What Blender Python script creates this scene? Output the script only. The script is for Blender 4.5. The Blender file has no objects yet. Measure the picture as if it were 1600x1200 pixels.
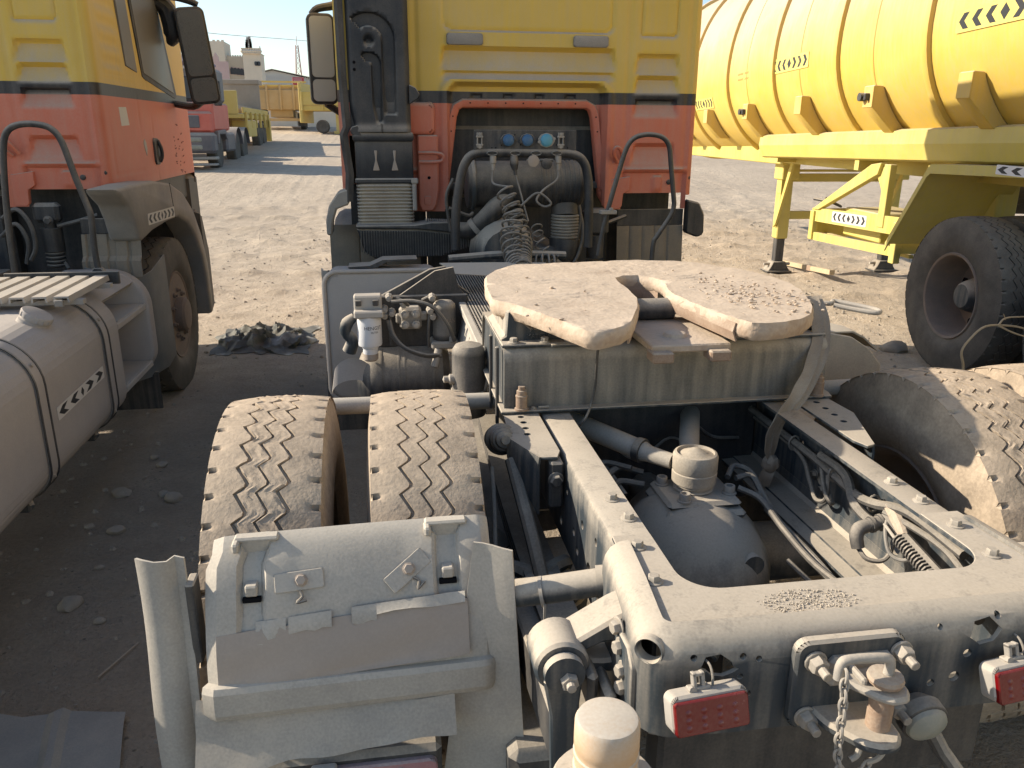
import bpy, bmesh, math, random
import numpy as np
from mathutils import Vector, Matrix, noise as mnoise
random.seed(7)
rng = np.random.default_rng(7)
PI = math.pi
R = math.radians
scene = bpy.context.scene
COL = scene.collection

# ------------------------------------------------------------------ camera
cam_data = bpy.data.cameras.new('camera')
cam = bpy.data.objects.new('camera', cam_data)
COL.objects.link(cam)
cam_data.sensor_width = 36.0
cam_data.lens = 28.125
cam_data.clip_start = 0.05
cam_data.clip_end = 3000.0
YAW, PITCH, ROLL = R(9.004), R(17.673), R(0.259)
fw = Vector((math.sin(YAW) * math.cos(PITCH), math.cos(YAW) * math.cos(PITCH), -math.sin(PITCH)))
rt = Vector((math.cos(YAW), -math.sin(YAW), 0))
up = rt.cross(fw)
rt2 = math.cos(ROLL) * rt + math.sin(ROLL) * up
up2 = -math.sin(ROLL) * rt + math.cos(ROLL) * up
cm = Matrix.Identity(4)
for i in range(3):
    cm[i][0], cm[i][1], cm[i][2] = rt2[i], up2[i], -fw[i]
cam.matrix_world = Matrix.Translation((-0.8055, 0.0, 1.7325)) @ cm
scene.camera = cam

# ------------------------------------------------------------------ light
SUN_EL, SUN_AZ = R(28.5), R(20.0)          # sun to the left (-X) and a little ahead (+Y)
to_sun = Vector((-math.cos(SUN_AZ) * math.cos(SUN_EL), math.sin(SUN_AZ) * math.cos(SUN_EL), math.sin(SUN_EL)))
world = bpy.data.worlds.new('World')
scene.world = world
world.use_nodes = True
wn = world.node_tree.nodes
sky = wn.new('ShaderNodeTexSky')
sky.sky_type = 'NISHITA'
sky.sun_disc = False
sky.sun_elevation = SUN_EL
sky.sun_rotation = math.atan2(to_sun.x, to_sun.y)
sky.air_density = 1.0
sky.dust_density = 0.7
sky.ozone_density = 1.0
bg = wn['Background']
bg.inputs['Strength'].default_value = 0.125
world.node_tree.links.new(sky.outputs['Color'], bg.inputs['Color'])
sun_data = bpy.data.lights.new('sun', 'SUN')
sun_data.energy = 4.8
sun_data.angle = R(0.6)
sun_data.color = (1.0, 0.90, 0.755)
sun = bpy.data.objects.new('sun', sun_data)
COL.objects.link(sun)
sun.rotation_euler = to_sun.to_track_quat('Z', 'Y').to_euler()
scene.view_settings.view_transform = 'Standard'
scene.view_settings.look = 'None'
scene.view_settings.exposure = 0.70
scene.view_settings.gamma = 1.0
scene.view_settings.use_curve_mapping = False

# ------------------------------------------------------------------ mesh helpers
class MB:
    """collects faces; build() links them as one mesh object"""
    def __init__(s):
        s.v = []; s.f = []; s.m = []; s.mi = 0; s.M = None
    def add(s, vs, fs, mi=None):
        o = len(s.v)
        if s.M is not None:
            vs = [tuple(s.M @ Vector(p)) for p in vs]
        s.v.extend(tuple(map(float, p)) for p in vs)
        s.f.extend([i + o for i in f] for f in fs)
        s.m.extend([s.mi if mi is None else mi] * len(fs))
        return s
    def bm(s, b, mi=None):
        b.verts.index_update()
        s.add([v.co[:] for v in b.verts], [[v.index for v in f.verts] for f in b.faces], mi)
        b.free()
        return s
    def box(s, x0, x1, y0, y1, z0, z1, bev=0.0, M=None, seg=1):
        b = bmesh.new()
        bmesh.ops.create_cube(b, size=1.0)
        for v in b.verts:
            v.co = ((x0 + x1) / 2 + v.co.x * (x1 - x0), (y0 + y1) / 2 + v.co.y * (y1 - y0), (z0 + z1) / 2 + v.co.z * (z1 - z0))
        if bev > 0:
            bev = min(bev, abs(x1 - x0) * .49, abs(y1 - y0) * .49, abs(z1 - z0) * .49)
            bmesh.ops.bevel(b, geom=list(b.edges), offset=bev, segments=seg, affect='EDGES', profile=.5)
        if M is not None:
            bmesh.ops.transform(b, matrix=M, verts=b.verts)
        return s.bm(b)
    def prism(s, poly, axis, a, b_, bev=0.0, seg=1):
        """extrude a 2d polygon along an axis: x -> (y,z), y -> (x,z), z -> (x,y)"""
        def P(p, d):
            if axis == 'x': return (d, p[0], p[1])
            if axis == 'y': return (p[0], d, p[1])
            return (p[0], p[1], d)
        n = len(poly)
        b = bmesh.new()
        A = [b.verts.new(P(p, a)) for p in poly]
        B = [b.verts.new(P(p, b_)) for p in poly]
        b.faces.new(A); b.faces.new(B[::-1])
        for i in range(n):
            b.faces.new((A[i], A[(i + 1) % n], B[(i + 1) % n], B[i]))
        bmesh.ops.recalc_face_normals(b, faces=b.faces)
        if bev > 0:
            bmesh.ops.bevel(b, geom=list(b.edges), offset=bev, segments=seg, affect='EDGES', profile=.5)
        return s.bm(b)
    def tube(s, pts, r, n=8, closed=False, smooth=0, caps=True):
        pts = [Vector(p) for p in pts]
        if smooth: pts = catmull(pts, smooth, closed)
        N = len(pts)
        rr = r if hasattr(r, '__len__') else [r] * N
        if hasattr(r, '__len__') and len(r) != N:
            rr = np.interp(np.linspace(0, 1, N), np.linspace(0, 1, len(r)), r)
        T = []
        for i in range(N):
            a = pts[(i - 1) % N] if (closed or i > 0) else pts[i]
            c = pts[(i + 1) % N] if (closed or i < N - 1) else pts[i]
            d = (c - a)
            T.append(d.normalized() if d.length > 1e-9 else Vector((0, 0, 1)))
        nrm = T[0].orthogonal().normalized()
        vs = []
        for i in range(N):
            nrm = (nrm - T[i] * nrm.dot(T[i]))
            nrm = nrm.normalized() if nrm.length > 1e-6 else T[i].orthogonal().normalized()
            bn = T[i].cross(nrm)
            for k in range(n):
                a = 2 * PI * k / n
                vs.append(pts[i] + (nrm * math.cos(a) + bn * math.sin(a)) * rr[i])
        fs = []
        for i in range(N if closed else N - 1):
            j = (i + 1) % N
            for k in range(n):
                l = (k + 1) % n
                fs.append([i * n + k, i * n + l, j * n + l, j * n + k])
        if caps and not closed:
            fs.append(list(range(n))[::-1]); fs.append([(N - 1) * n + k for k in range(n)])
        return s.add(vs, fs)
    def cyl(s, p0, p1, r, n=16, r2=None):
        return s.tube([p0, p1], [r, r if r2 is None else r2], n)
    def lathe(s, prof, o=(0, 0, 0), axis='z', n=32, cap=True, a0=0.0, a1=2 * PI):
        """prof = [(radius, height)] spun about an axis through o"""
        o = Vector(o)
        full = abs(a1 - a0 - 2 * PI) < 1e-6
        K = n if full else n + 1
        vs = []
        for (r, h) in prof:
            for k in range(K):
                a = a0 + (a1 - a0) * k / n
                c, d = r * math.cos(a), r * math.sin(a)
                vs.append(o + (Vector((h, c, d)) if axis == 'x' else Vector((c, h, d)) if axis == 'y' else Vector((c, d, h))))
        fs = []
        for i in range(len(prof) - 1):
            for k in range(n):
                l = (k + 1) % K
                fs.append([i * K + k, i * K + l, (i + 1) * K + l, (i + 1) * K + k])
        if cap and full:
            if prof[0][0] > 1e-6: fs.append([k for k in range(K)][::-1])
            if prof[-1][0] > 1e-6: fs.append([(len(prof) - 1) * K + k for k in range(K)])
        return s.add(vs, fs)
    def grid(s, fn, us, vs_, mi=None, skip=None):
        U, V = len(us), len(vs_)
        P = [fn(u, v) for u in us for v in vs_]
        fs = []; ms = []
        for i in range(U - 1):
            for j in range(V - 1):
                if skip and skip((us[i] + us[i + 1]) / 2, (vs_[j] + vs_[j + 1]) / 2): continue
                fs.append([i * V + j, (i + 1) * V + j, (i + 1) * V + j + 1, i * V + j + 1])
                ms.append((mi((us[i] + us[i + 1]) / 2, (vs_[j] + vs_[j + 1]) / 2)) if callable(mi) else (s.mi if mi is None else mi))
        o = len(s.v)
        if s.M is not None: P = [s.M @ Vector(p) for p in P]
        s.v.extend(tuple(map(float, p)) for p in P)
        s.f.extend([k + o for k in f] for f in fs); s.m.extend(ms)
        return s
    def sheet(s, G, t):
        """closed sheet of thickness t from a rows x cols array of points"""
        G = np.array(G, float)
        U, V = G.shape[:2]
        du = np.gradient(G, axis=0); dv = np.gradient(G, axis=1)
        n = np.cross(du, dv); n /= np.maximum(np.linalg.norm(n, axis=2, keepdims=True), 1e-9)
        H = G + n * t
        vs = np.concatenate([G.reshape(-1, 3), H.reshape(-1, 3)])
        o = U * V; fs = []
        I = lambda i, j: i * V + j
        for i in range(U - 1):
            for j in range(V - 1):
                q = [I(i, j), I(i + 1, j), I(i + 1, j + 1), I(i, j + 1)]
                fs.append(q[::-1]); fs.append([k + o for k in q])
        for i in range(U - 1):
            for j in (0, V - 1):
                fs.append([I(i, j), I(i + 1, j), I(i + 1, j) + o, I(i, j) + o])
        for j in range(V - 1):
            for i in (0, U - 1):
                fs.append([I(i, j), I(i, j + 1), I(i, j + 1) + o, I(i, j) + o])
        return s.add(vs, fs)
    def bolt(s, p, d=(0, 0, 1), r=.016, h=None, wash=1.35, n=6, stud=0):
        """hex bolt head with a washer, standing on p along d"""
        d = Vector(d).normalized(); p = Vector(p); h = h or r * 1.0
        q = Vector((0, 0, 1)).rotation_difference(d).to_matrix().to_4x4()
        M = Matrix.Translation(p) @ q @ Matrix.Rotation(random.random() * 3, 4, 'Z')
        keep = s.M; s.M = M if keep is None else keep @ M
        s.lathe([(r * wash, 0), (r * wash, h * .16), (r * wash * .93, h * .22)], n=14)
        s.lathe([(r, h * .2), (r, h * .9), (r * .84, h * 1.08)], n=n)
        if stud: s.lathe([(r * .5, h * .9), (r * .5, h + stud), (r * .42, h + stud * 1.05)], n=10)
        s.M = keep
        return s

def catmull(P, k, closed=False):
    out = []; n = len(P)
    for i in range(n if closed else n - 1):
        p0 = P[(i - 1) % n] if (closed or i > 0) else P[i] * 2 - P[i + 1]
        p1, p2 = P[i], P[(i + 1) % n]
        p3 = P[(i + 2) % n] if (closed or i + 2 < n) else p2 * 2 - p1
        for j in range(k):
            t = j / k
            out.append(.5 * ((2 * p1) + (p2 - p0) * t + (2 * p0 - 5 * p1 + 4 * p2 - p3) * t * t + (3 * p1 - p0 - 3 * p2 + p3) * t ** 3))
    if not closed: out.append(P[-1])
    return out

def rrect(x0, x1, y0, y1, r, n=5):
    pts = []
    for cx, cy, a in ((x1 - r, y1 - r, 0), (x0 + r, y1 - r, 90), (x0 + r, y0 + r, 180), (x1 - r, y0 + r, 270)):
        for k in range(n + 1):
            t = R(a + 90 * k / n)
            pts.append((cx + r * math.cos(t), cy + r * math.sin(t)))
    return pts

ORG = {}
def tag(o, label=None, cat=None, group=None, kind=None):
    if label: o['label'] = label
    if cat: o['category'] = cat
    if group: o['group'] = group
    if kind: o['kind'] = kind
    return o
def thing(name, label, cat, loc=(0, 0, 0), rotz=0.0, group=None):
    o = bpy.data.objects.new(name, None)
    COL.objects.link(o)
    o.empty_display_size = .2
    o.location = loc; o.rotation_euler = (0, 0, rotz)
    ORG[o.name] = Vector(loc) if rotz == 0 else Vector((0, 0, 0))
    return tag(o, label, cat, group)
def root_of(o):
    while o.parent: o = o.parent
    return o
def obj(name, mb, mats, parent=None, ang=35, label=None, kind=None, recalc=True, flat=False):
    if not isinstance(mats, (list, tuple)): mats = [mats]
    off = Vector((0, 0, 0))
    if parent is not None: off = ORG.get(root_of(parent).name, off)
    me = bpy.data.meshes.new(name)
    V = np.array(mb.v, float).reshape(-1, 3) - np.array(off)
    me.from_pydata(V.tolist(), [], mb.f)
    for m in mats: me.materials.append(m)
    if len(mats) > 1: me.polygons.foreach_set('material_index', mb.m)
    if recalc:
        b = bmesh.new(); b.from_mesh(me)
        bmesh.ops.recalc_face_normals(b, faces=b.faces)
        b.to_mesh(me); b.free()
    if not flat:
        me.polygons.foreach_set('use_smooth', [True] * len(me.polygons))
        me.set_sharp_from_angle(angle=R(ang))
    me.update()
    o = bpy.data.objects.new(name, me)
    COL.objects.link(o)
    if parent is not None: o.parent = parent
    if label: o['label'] = label
    if kind: o['kind'] = kind
    return o
def part_empty(name, parent):
    o = bpy.data.objects.new(name, None); COL.objects.link(o); o.parent = parent
    o.empty_display_size = .1
    return o
def copy_tree(o, parent=None):
    c = o.copy(); COL.objects.link(c)
    if parent is not None: c.parent = parent
    for ch in list(o.children): copy_tree(ch, c)
    return c
def cut(o, mb):
    """drill the shape mb (same coordinates as o's builder) out of o"""
    off = ORG.get(root_of(o).name, Vector((0, 0, 0)))
    me = bpy.data.meshes.new('cutter'); me.from_pydata([tuple(Vector(p) - off) for p in mb.v], [], mb.f)
    b = bmesh.new(); b.from_mesh(me); bmesh.ops.recalc_face_normals(b, faces=b.faces); b.to_mesh(me); b.free()
    c = bpy.data.objects.new('cutter', me); COL.objects.link(c)
    c.parent = o.parent
    md = o.modifiers.new('drill', 'BOOLEAN'); md.object = c; md.operation = 'DIFFERENCE'; md.solver = 'EXACT'
    dg = bpy.context.evaluated_depsgraph_get(); dg.update()
    new = bpy.data.meshes.new_from_object(o.evaluated_get(dg))
    o.modifiers.clear(); old = o.data; o.data = new
    if len(new.polygons) < 3: o.data = old
    bpy.data.objects.remove(c); bpy.data.meshes.remove(me)
    o.data.set_sharp_from_angle(angle=R(35))
    return o
FONT = None
def text_mb(s, size, M, ext=.0005, font=None):
    cu = bpy.data.curves.new('text', 'FONT'); cu.body = s; cu.size = size; cu.extrude = ext; cu.resolution_u = 2
    cu.align_x = 'CENTER'; cu.align_y = 'CENTER'
    t = bpy.data.objects.new('text', cu); COL.objects.link(t)
    dg = bpy.context.evaluated_depsgraph_get(); dg.update()
    me = bpy.data.meshes.new_from_object(t.evaluated_get(dg))
    mb = MB()
    mb.add([M @ v.co for v in me.vertices], [list(p.vertices) for p in me.polygons])
    bpy.data.objects.remove(t); bpy.data.meshes.remove(me)
    return mb
def frame_matrix(o, x, y):
    """matrix whose x/y axes run along x and y (z = x cross y) at o"""
    x = Vector(x).normalized(); y = Vector(y); y = (y - x * y.dot(x)).normalized(); z = x.cross(y)
    m = Matrix.Identity(4)
    for i in range(3): m[i][0], m[i][1], m[i][2], m[i][3] = x[i], y[i], z[i], o[i]
    return m

# ------------------------------------------------------------------ materials
DUST = (0.440, 0.378, 0.295)
def _n(nt, t, **kw):
    n = nt.nodes.new(t)
    for k, v in kw.items(): setattr(n, k, v)
    return n
def mat_dusty(name, base, up=.9, side=.35, rough=.5, metal=0.0, scale=5.0, bump=.25, dust=DUST, streak=0.0, var=.18, spec=.4, hi=.7, fine=180.0, bdist=.004, blotch=0.0, blotch_col=(.2, .08, .03)):
    m = bpy.data.materials.new(name); m.use_nodes = True
    nt = m.node_tree; L = nt.links.new
    bs = nt.nodes['Principled BSDF']
    geo = _n(nt, 'ShaderNodeNewGeometry'); tc = _n(nt, 'ShaderNodeTexCoord')
    sx = _n(nt, 'ShaderNodeSeparateXYZ'); L(geo.outputs['Normal'], sx.inputs[0])
    mr = _n(nt, 'ShaderNodeMapRange', interpolation_type='SMOOTHSTEP')
    mr.inputs['From Min'].default_value = -.15; mr.inputs['From Max'].default_value = hi
    mr.inputs['To Min'].default_value = side; mr.inputs['To Max'].default_value = up
    L(sx.outputs['Z'], mr.inputs['Value'])
    n1 = _n(nt, 'ShaderNodeTexNoise'); n1.inputs['Scale'].default_value = scale; n1.inputs['Detail'].default_value = 7; n1.inputs['Roughness'].default_value = .65
    n2 = _n(nt, 'ShaderNodeTexNoise'); n2.inputs['Scale'].default_value = fine; n2.inputs['Detail'].default_value = 3
    L(tc.outputs['Object'], n1.inputs['Vector']); L(tc.outputs['Object'], n2.inputs['Vector'])
    def math_(op, a, b=None, clamp=False):
        q = _n(nt, 'ShaderNodeMath', operation=op); q.use_clamp = clamp
        for i, x in enumerate((a, b)):
            if x is None: continue
            if isinstance(x, (int, float)): q.inputs[i].default_value = x
            else: L(x, q.inputs[i])
        return q.outputs[0]
    wgt = math_('ADD', math_('MULTIPLY', mr.outputs[0], .75), .20)
    d = math_('ADD', math_('MULTIPLY', math_('SUBTRACT', n1.outputs['Fac'], .5), 1.0), math_('MULTIPLY', math_('SUBTRACT', n2.outputs['Fac'], .5), .40))
    d = math_('ADD', mr.outputs[0], math_('MULTIPLY', d, wgt))
    if streak:
        mp = _n(nt, 'ShaderNodeMapping'); mp.inputs['Scale'].default_value = (22, 22, 1.6)
        L(tc.outputs['Object'], mp.inputs['Vector'])
        n3 = _n(nt, 'ShaderNodeTexNoise'); n3.inputs['Scale'].default_value = 1.6; n3.inputs['Detail'].default_value = 5
        L(mp.outputs[0], n3.inputs['Vector'])
        d = math_('ADD', d, math_('MULTIPLY', math_('SUBTRACT', n3.outputs['Fac'], .5), streak))
    d = math_('MAXIMUM', math_('MINIMUM', d, .97), 0.0)
    # base colour with a little wear variation
    bc = _n(nt, 'ShaderNodeMix', data_type='RGBA'); bc.inputs['Factor'].default_value = .5
    hv = _n(nt, 'ShaderNodeHueSaturation'); hv.inputs['Color'].default_value = (*base, 1)
    L(math_('ADD', math_('MULTIPLY', n1.outputs['Fac'], var * 2), 1 - var), hv.inputs['Value'])
    dv = _n(nt, 'ShaderNodeHueSaturation'); dv.inputs['Color'].default_value = (*dust, 1)
    L(math_('ADD', math_('MULTIPLY', n2.outputs['Fac'], .28), math_('ADD', math_('MULTIPLY', n1.outputs['Fac'], .45), .64)), dv.inputs['Value'])
    src = hv.outputs[0]
    if blotch:
        nb = _n(nt, 'ShaderNodeTexNoise'); nb.inputs['Scale'].default_value = 3.3; nb.inputs['Detail'].default_value = 8
        L(tc.outputs['Object'], nb.inputs['Vector'])
        rb = _n(nt, 'ShaderNodeMapRange'); rb.inputs['From Min'].default_value = .56; rb.inputs['From Max'].default_value = .66; rb.inputs['To Max'].default_value = blotch
        L(nb.outputs['Fac'], rb.inputs['Value'])
        mb_ = _n(nt, 'ShaderNodeMix', data_type='RGBA'); L(rb.outputs[0], mb_.inputs['Factor'])
        L(src, mb_.inputs[6]); mb_.inputs[7].default_value = (*blotch_col, 1); src = mb_.outputs[2]
    mx = _n(nt, 'ShaderNodeMix', data_type='RGBA'); L(d, mx.inputs['Factor'])
    L(src, mx.inputs[6]); L(dv.outputs[0], mx.inputs[7])
    L(mx.outputs[2], bs.inputs['Base Color'])
    rr = _n(nt, 'ShaderNodeMapRange'); rr.inputs['To Min'].default_value = rough; rr.inputs['To Max'].default_value = .95
    L(d, rr.inputs['Value']); L(rr.outputs[0], bs.inputs['Roughness'])
    if metal:
        L(math_('MULTIPLY', math_('SUBTRACT', 1.0, d), metal), bs.inputs['Metallic'])
    bs.inputs['Specular IOR Level'].default_value = spec
    if bump:
        b1 = _n(nt, 'ShaderNodeBump'); b1.inputs['Strength'].default_value = bump; b1.inputs['Distance'].default_value = bdist
        L(math_('ADD', math_('MULTIPLY', n2.outputs['Fac'], .35), n1.outputs['Fac']), b1.inputs['Height'])
        L(b1.outputs[0], bs.inputs['Normal'])
    return m
def mat_plain(name, col, rough=.6, metal=0.0, spec=.5, trans=0.0, alpha=1.0):
    m = bpy.data.materials.new(name); m.use_nodes = True
    bs = m.node_tree.nodes['Principled BSDF']
    bs.inputs['Base Color'].default_value = (*col, 1); bs.inputs['Roughness'].default_value = rough
    bs.inputs['Metallic'].default_value = metal; bs.inputs['Specular IOR Level'].default_value = spec
    bs.inputs['Transmission Weight'].default_value = trans
    nt = m.node_tree; L = nt.links.new
    tc = _n(nt, 'ShaderNodeTexCoord'); n1 = _n(nt, 'ShaderNodeTexNoise'); n1.inputs['Scale'].default_value = 14; n1.inputs['Detail'].default_value = 6
    L(tc.outputs['Object'], n1.inputs['Vector'])
    hv = _n(nt, 'ShaderNodeHueSaturation'); hv.inputs['Color'].default_value = (*col, 1)
    mr = _n(nt, 'ShaderNodeMapRange'); mr.inputs['To Min'].default_value = .8; mr.inputs['To Max'].default_value = 1.2
    L(n1.outputs['Fac'], mr.inputs['Value']); L(mr.outputs[0], hv.inputs['Value']); L(hv.outputs[0], bs.inputs['Base Color'])
    return m

YEL = mat_dusty('yellow_paint', (.72, .47, .020), up=.95, side=.24, rough=.38, streak=.40, scale=2.2, bump=.04)
RED = mat_dusty('red_paint', (.66, .115, .045), up=.85, side=.26, rough=.4, streak=.3, scale=2.2, bump=.04)
BLKP = mat_dusty('black_paint', (.014, .017, .024), up=.8, side=.04, rough=.4, streak=.2, scale=3, bump=.05)
CHASSIS = mat_dusty('chassis_paint', (.034, .044, .052), up=1.05, side=.0, rough=.55, streak=.95, scale=5, bump=.22)
CHASSIS_B = mat_dusty('beam_paint', (.045, .050, .052), up=1.05, side=.34, rough=.6, streak=1.1, scale=4, bump=.22)
CHASSIS_D = mat_dusty('chassis_dark', (.022, .025, .030), up=.75, side=.06, rough=.55, streak=.5, scale=5, bump=.22)
BLACK = mat_dusty('black_plastic', (.016, .019, .024), up=.65, side=.05, rough=.5, streak=.25, scale=6, bump=.1)
SNORK = mat_dusty('snorkel_plastic', (.014, .018, .024), up=.75, side=.015, rough=.5, streak=.08, scale=4, bump=.1)
GREYP = mat_dusty('grey_plastic', (.15, .16, .165), up=.95, side=.42, rough=.6, scale=4, bump=.15)
TANKB = mat_dusty('dusty_tank_skin', (.36, .345, .32), up=.95, side=.55, spec=.2, rough=.6, scale=3, bump=.05, streak=.5, dust=(.42, .372, .320))
ALU = mat_dusty('dusty_aluminium', (.42, .41, .39), up=.75, side=.4, rough=.4, metal=.5, scale=5, bump=.06)
TYRE = mat_dusty('dusty_tyre', (.055, .048, .040), up=.97, side=.72, rough=.8, scale=11, bump=.9, fine=110, dust=(.45, .355, .255), spec=.25)
TYRE_D = mat_dusty('worn_tyre', (.020, .021, .022), up=.5, side=.15, rough=.75, scale=5, bump=.3, spec=.3)
RIM = mat_dusty('dusty_rim', (.13, .115, .105), up=.6, side=.5, rough=.65, scale=6, bump=.2, dust=(.30, .215, .15))
RUST = mat_dusty('rusty_steel', (.20, .085, .035), up=.8, side=.45, rough=.8, scale=12, bump=.5)
PLATE = mat_dusty('mud_caked_steel', (.26, .13, .065), up=1.05, side=.78, rough=.85, scale=6, bump=1.0, dust=(.50, .405, .305), fine=75, bdist=.006, blotch=.30, blotch_col=(.22, .12, .06))
BOLT = mat_dusty('bolt_steel', (.20, .19, .175), up=.8, side=.45, rough=.5, metal=.4, scale=12, bump=.2)
SILVER = mat_dusty('cast_metal', (.24, .235, .225), up=.75, side=.42, rough=.5, metal=.3, scale=9, bump=.3)
HOSE = mat_dusty('hose_rubber', (.035, .037, .04), up=.55, side=.12, rough=.6, scale=15, bump=.15)
COIL = mat_dusty('coiled_hose', (.085, .09, .095), up=.6, side=.22, rough=.55, scale=12, bump=.1)
WHITE = mat_dusty('white_paint', (.74, .74, .74), up=.7, side=.12, rough=.4, scale=4, bump=.04)
STICK = mat_dusty('white_sticker', (.70, .68, .62), up=.6, side=.25, rough=.5, scale=6, bump=.02)
DARKGLASS = mat_dusty('dark_reflection_glass', (.05, .052, .055), up=.6, side=.16, rough=.15, scale=2.5, bump=.0, dust=(.30, .27, .23), spec=.5)  # dark reflection put into the glass colour of the left mirror
PRINT = mat_plain('black_print', (.02, .02, .022), .6)
HOLE = mat_plain('dark_hole', (.008, .008, .009), .9, spec=.1)
GLASS = mat_dusty('dusty_window_glass', (.035, .042, .045), up=.8, side=.38, rough=.12, scale=1.6, bump=.0, dust=(.30, .26, .21), spec=.6)
MIRROR = mat_dusty('mirror_glass', (.50, .50, .50), up=.6, side=.30, rough=.06, metal=1.0, scale=2.5, bump=.0, dust=(.33, .28, .22))
LENS = mat_dusty('red_lens', (.15, .0025, .004), up=.06, side=.0, rough=.22, scale=9, bump=.05, spec=.6)
BLUE = mat_plain('blue_plastic', (.05, .13, .24), .45)
CYAN = mat_plain('light_blue_plastic', (.10, .32, .42), .45)
AMBER = mat_dusty('amber_lens', (.60, .34, .14), up=.95, side=.45, rough=.3, scale=8, bump=.05, dust=(.48, .43, .355))
CLEAR = mat_dusty('clear_lens', (.20, .22, .19), up=.5, side=.15, rough=.2, scale=6, bump=.02)
STRAPM = mat_dusty('webbing', (.17, .115, .075), up=.65, side=.35, rough=.9, scale=8, bump=.6, fine=320)
FENDER = mat_dusty('fender_plastic', (.20, .20, .19), up=.96, side=.72, rough=.7, scale=4, bump=.25, dust=(.46, .41, .335))
CARD = mat_dusty('taped_board', (.36, .30, .245), up=.6, side=.45, rough=.7, scale=4, bump=.12, dust=(.38, .315, .25))
# ------------------------------------------------------------------ ground and sky-line terrain
def ground_base(y):
    y = np.asarray(y, float)
    t = np.clip(y - 10.0, 0, 38.0)
    return .050 * (t - 1.5 * (1 - np.exp(-t / 1.5)))
def fbm(x, y, f, oct=4, seed=0):
    r = np.zeros_like(x); a = 1.0; tot = 0
    g = np.random.default_rng(seed)
    for o in range(oct):
        for k in range(5):
            th = g.uniform(0, 2 * PI); ph = g.uniform(0, 2 * PI); ff = f * g.uniform(.7, 1.4)
            r += a * np.sin((x * math.cos(th) + y * math.sin(th)) * ff + ph) / 5
        tot += a; a *= .55; f *= 2.1
    return r / tot
def ground_z(x, y):
    x = np.asarray(x, float); y = np.asarray(y, float)
    z = ground_base(y)
    far = np.clip((y - 5.5) / 2.5, 0, 1)
    z = z + .030 * fbm(x, y, 1.1, 3, 1) + (.012 + .006 * far) * fbm(x, y, 7.0, 3, 2) + .010 * far * fbm(x, y, 30.0, 2, 5)
    # wheel ruts and scrape marks, running across the yard
    yy = y + .35 * np.sin(x * .25) + .06 * x
    rut = np.maximum(0, np.sin(yy * 5.2 + .6 * np.sin(x * .6))) ** 3
    m = np.clip((y - 6.4) / 2.0, 0, 1) * np.clip((24 - y) / 8, 0, 1)
    z = z + m * (.055 * rut * (.6 + .4 * np.sin(x * 9 + yy * 3)) - .012)
    fine_r = np.sin(yy * 17 + 1.2 * np.sin(x * 1.1) + .8 * np.sin(yy * 2.3))
    z = z + m * .010 * fine_r * (.5 + .5 * np.sin(x * .9 + y * .7)) * np.clip((16 - y) / 3, 0, 1)
    return z - .012
def nonuni(lo, hi, a, b, fine, grow=1.22):
    c = list(np.arange(a, b, fine)); s = fine; v = a
    left = []
    while v > lo:
        s = min(s * grow, 60); v -= s; left.append(v)
    s = fine; v = c[-1]; right = []
    while v < hi:
        s = min(s * grow, 60); v += s; right.append(v)
    return np.array(left[::-1] + c + right)
gx = nonuni(-900, 900, -5.5, 8.0, .045)
gy = nonuni(-400, 1500, .6, 16.0, .05)
GX, GY = np.meshgrid(gx, gy, indexing='ij')
GZ = ground_z(GX, GY)
gm = bpy.data.meshes.new('ground')
nU, nV = GX.shape
P = np.stack([GX, GY, GZ], -1).reshape(-1, 3)
ii, jj = np.meshgrid(np.arange(nU - 1), np.arange(nV - 1), indexing='ij')
q = np.stack([ii * nV + jj, (ii + 1) * nV + jj, (ii + 1) * nV + jj + 1, ii * nV + jj + 1], -1).reshape(-1, 4)
gm.vertices.add(len(P)); gm.vertices.foreach_set('co', P.ravel())
gm.loops.add(q.size); gm.loops.foreach_set('vertex_index', q.ravel().astype(np.int32))
gm.polygons.add(len(q)); gm.polygons.foreach_set('loop_start', np.arange(0, q.size, 4, dtype=np.int32))
gm.polygons.foreach_set('use_smooth', np.ones(len(q), bool))
gm.update(); gm.validate()
ground = bpy.data.objects.new('ground', gm); COL.objects.link(ground)
tag(ground, kind='structure', label='sandy yard ground with wheel tracks and scattered gravel')
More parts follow.
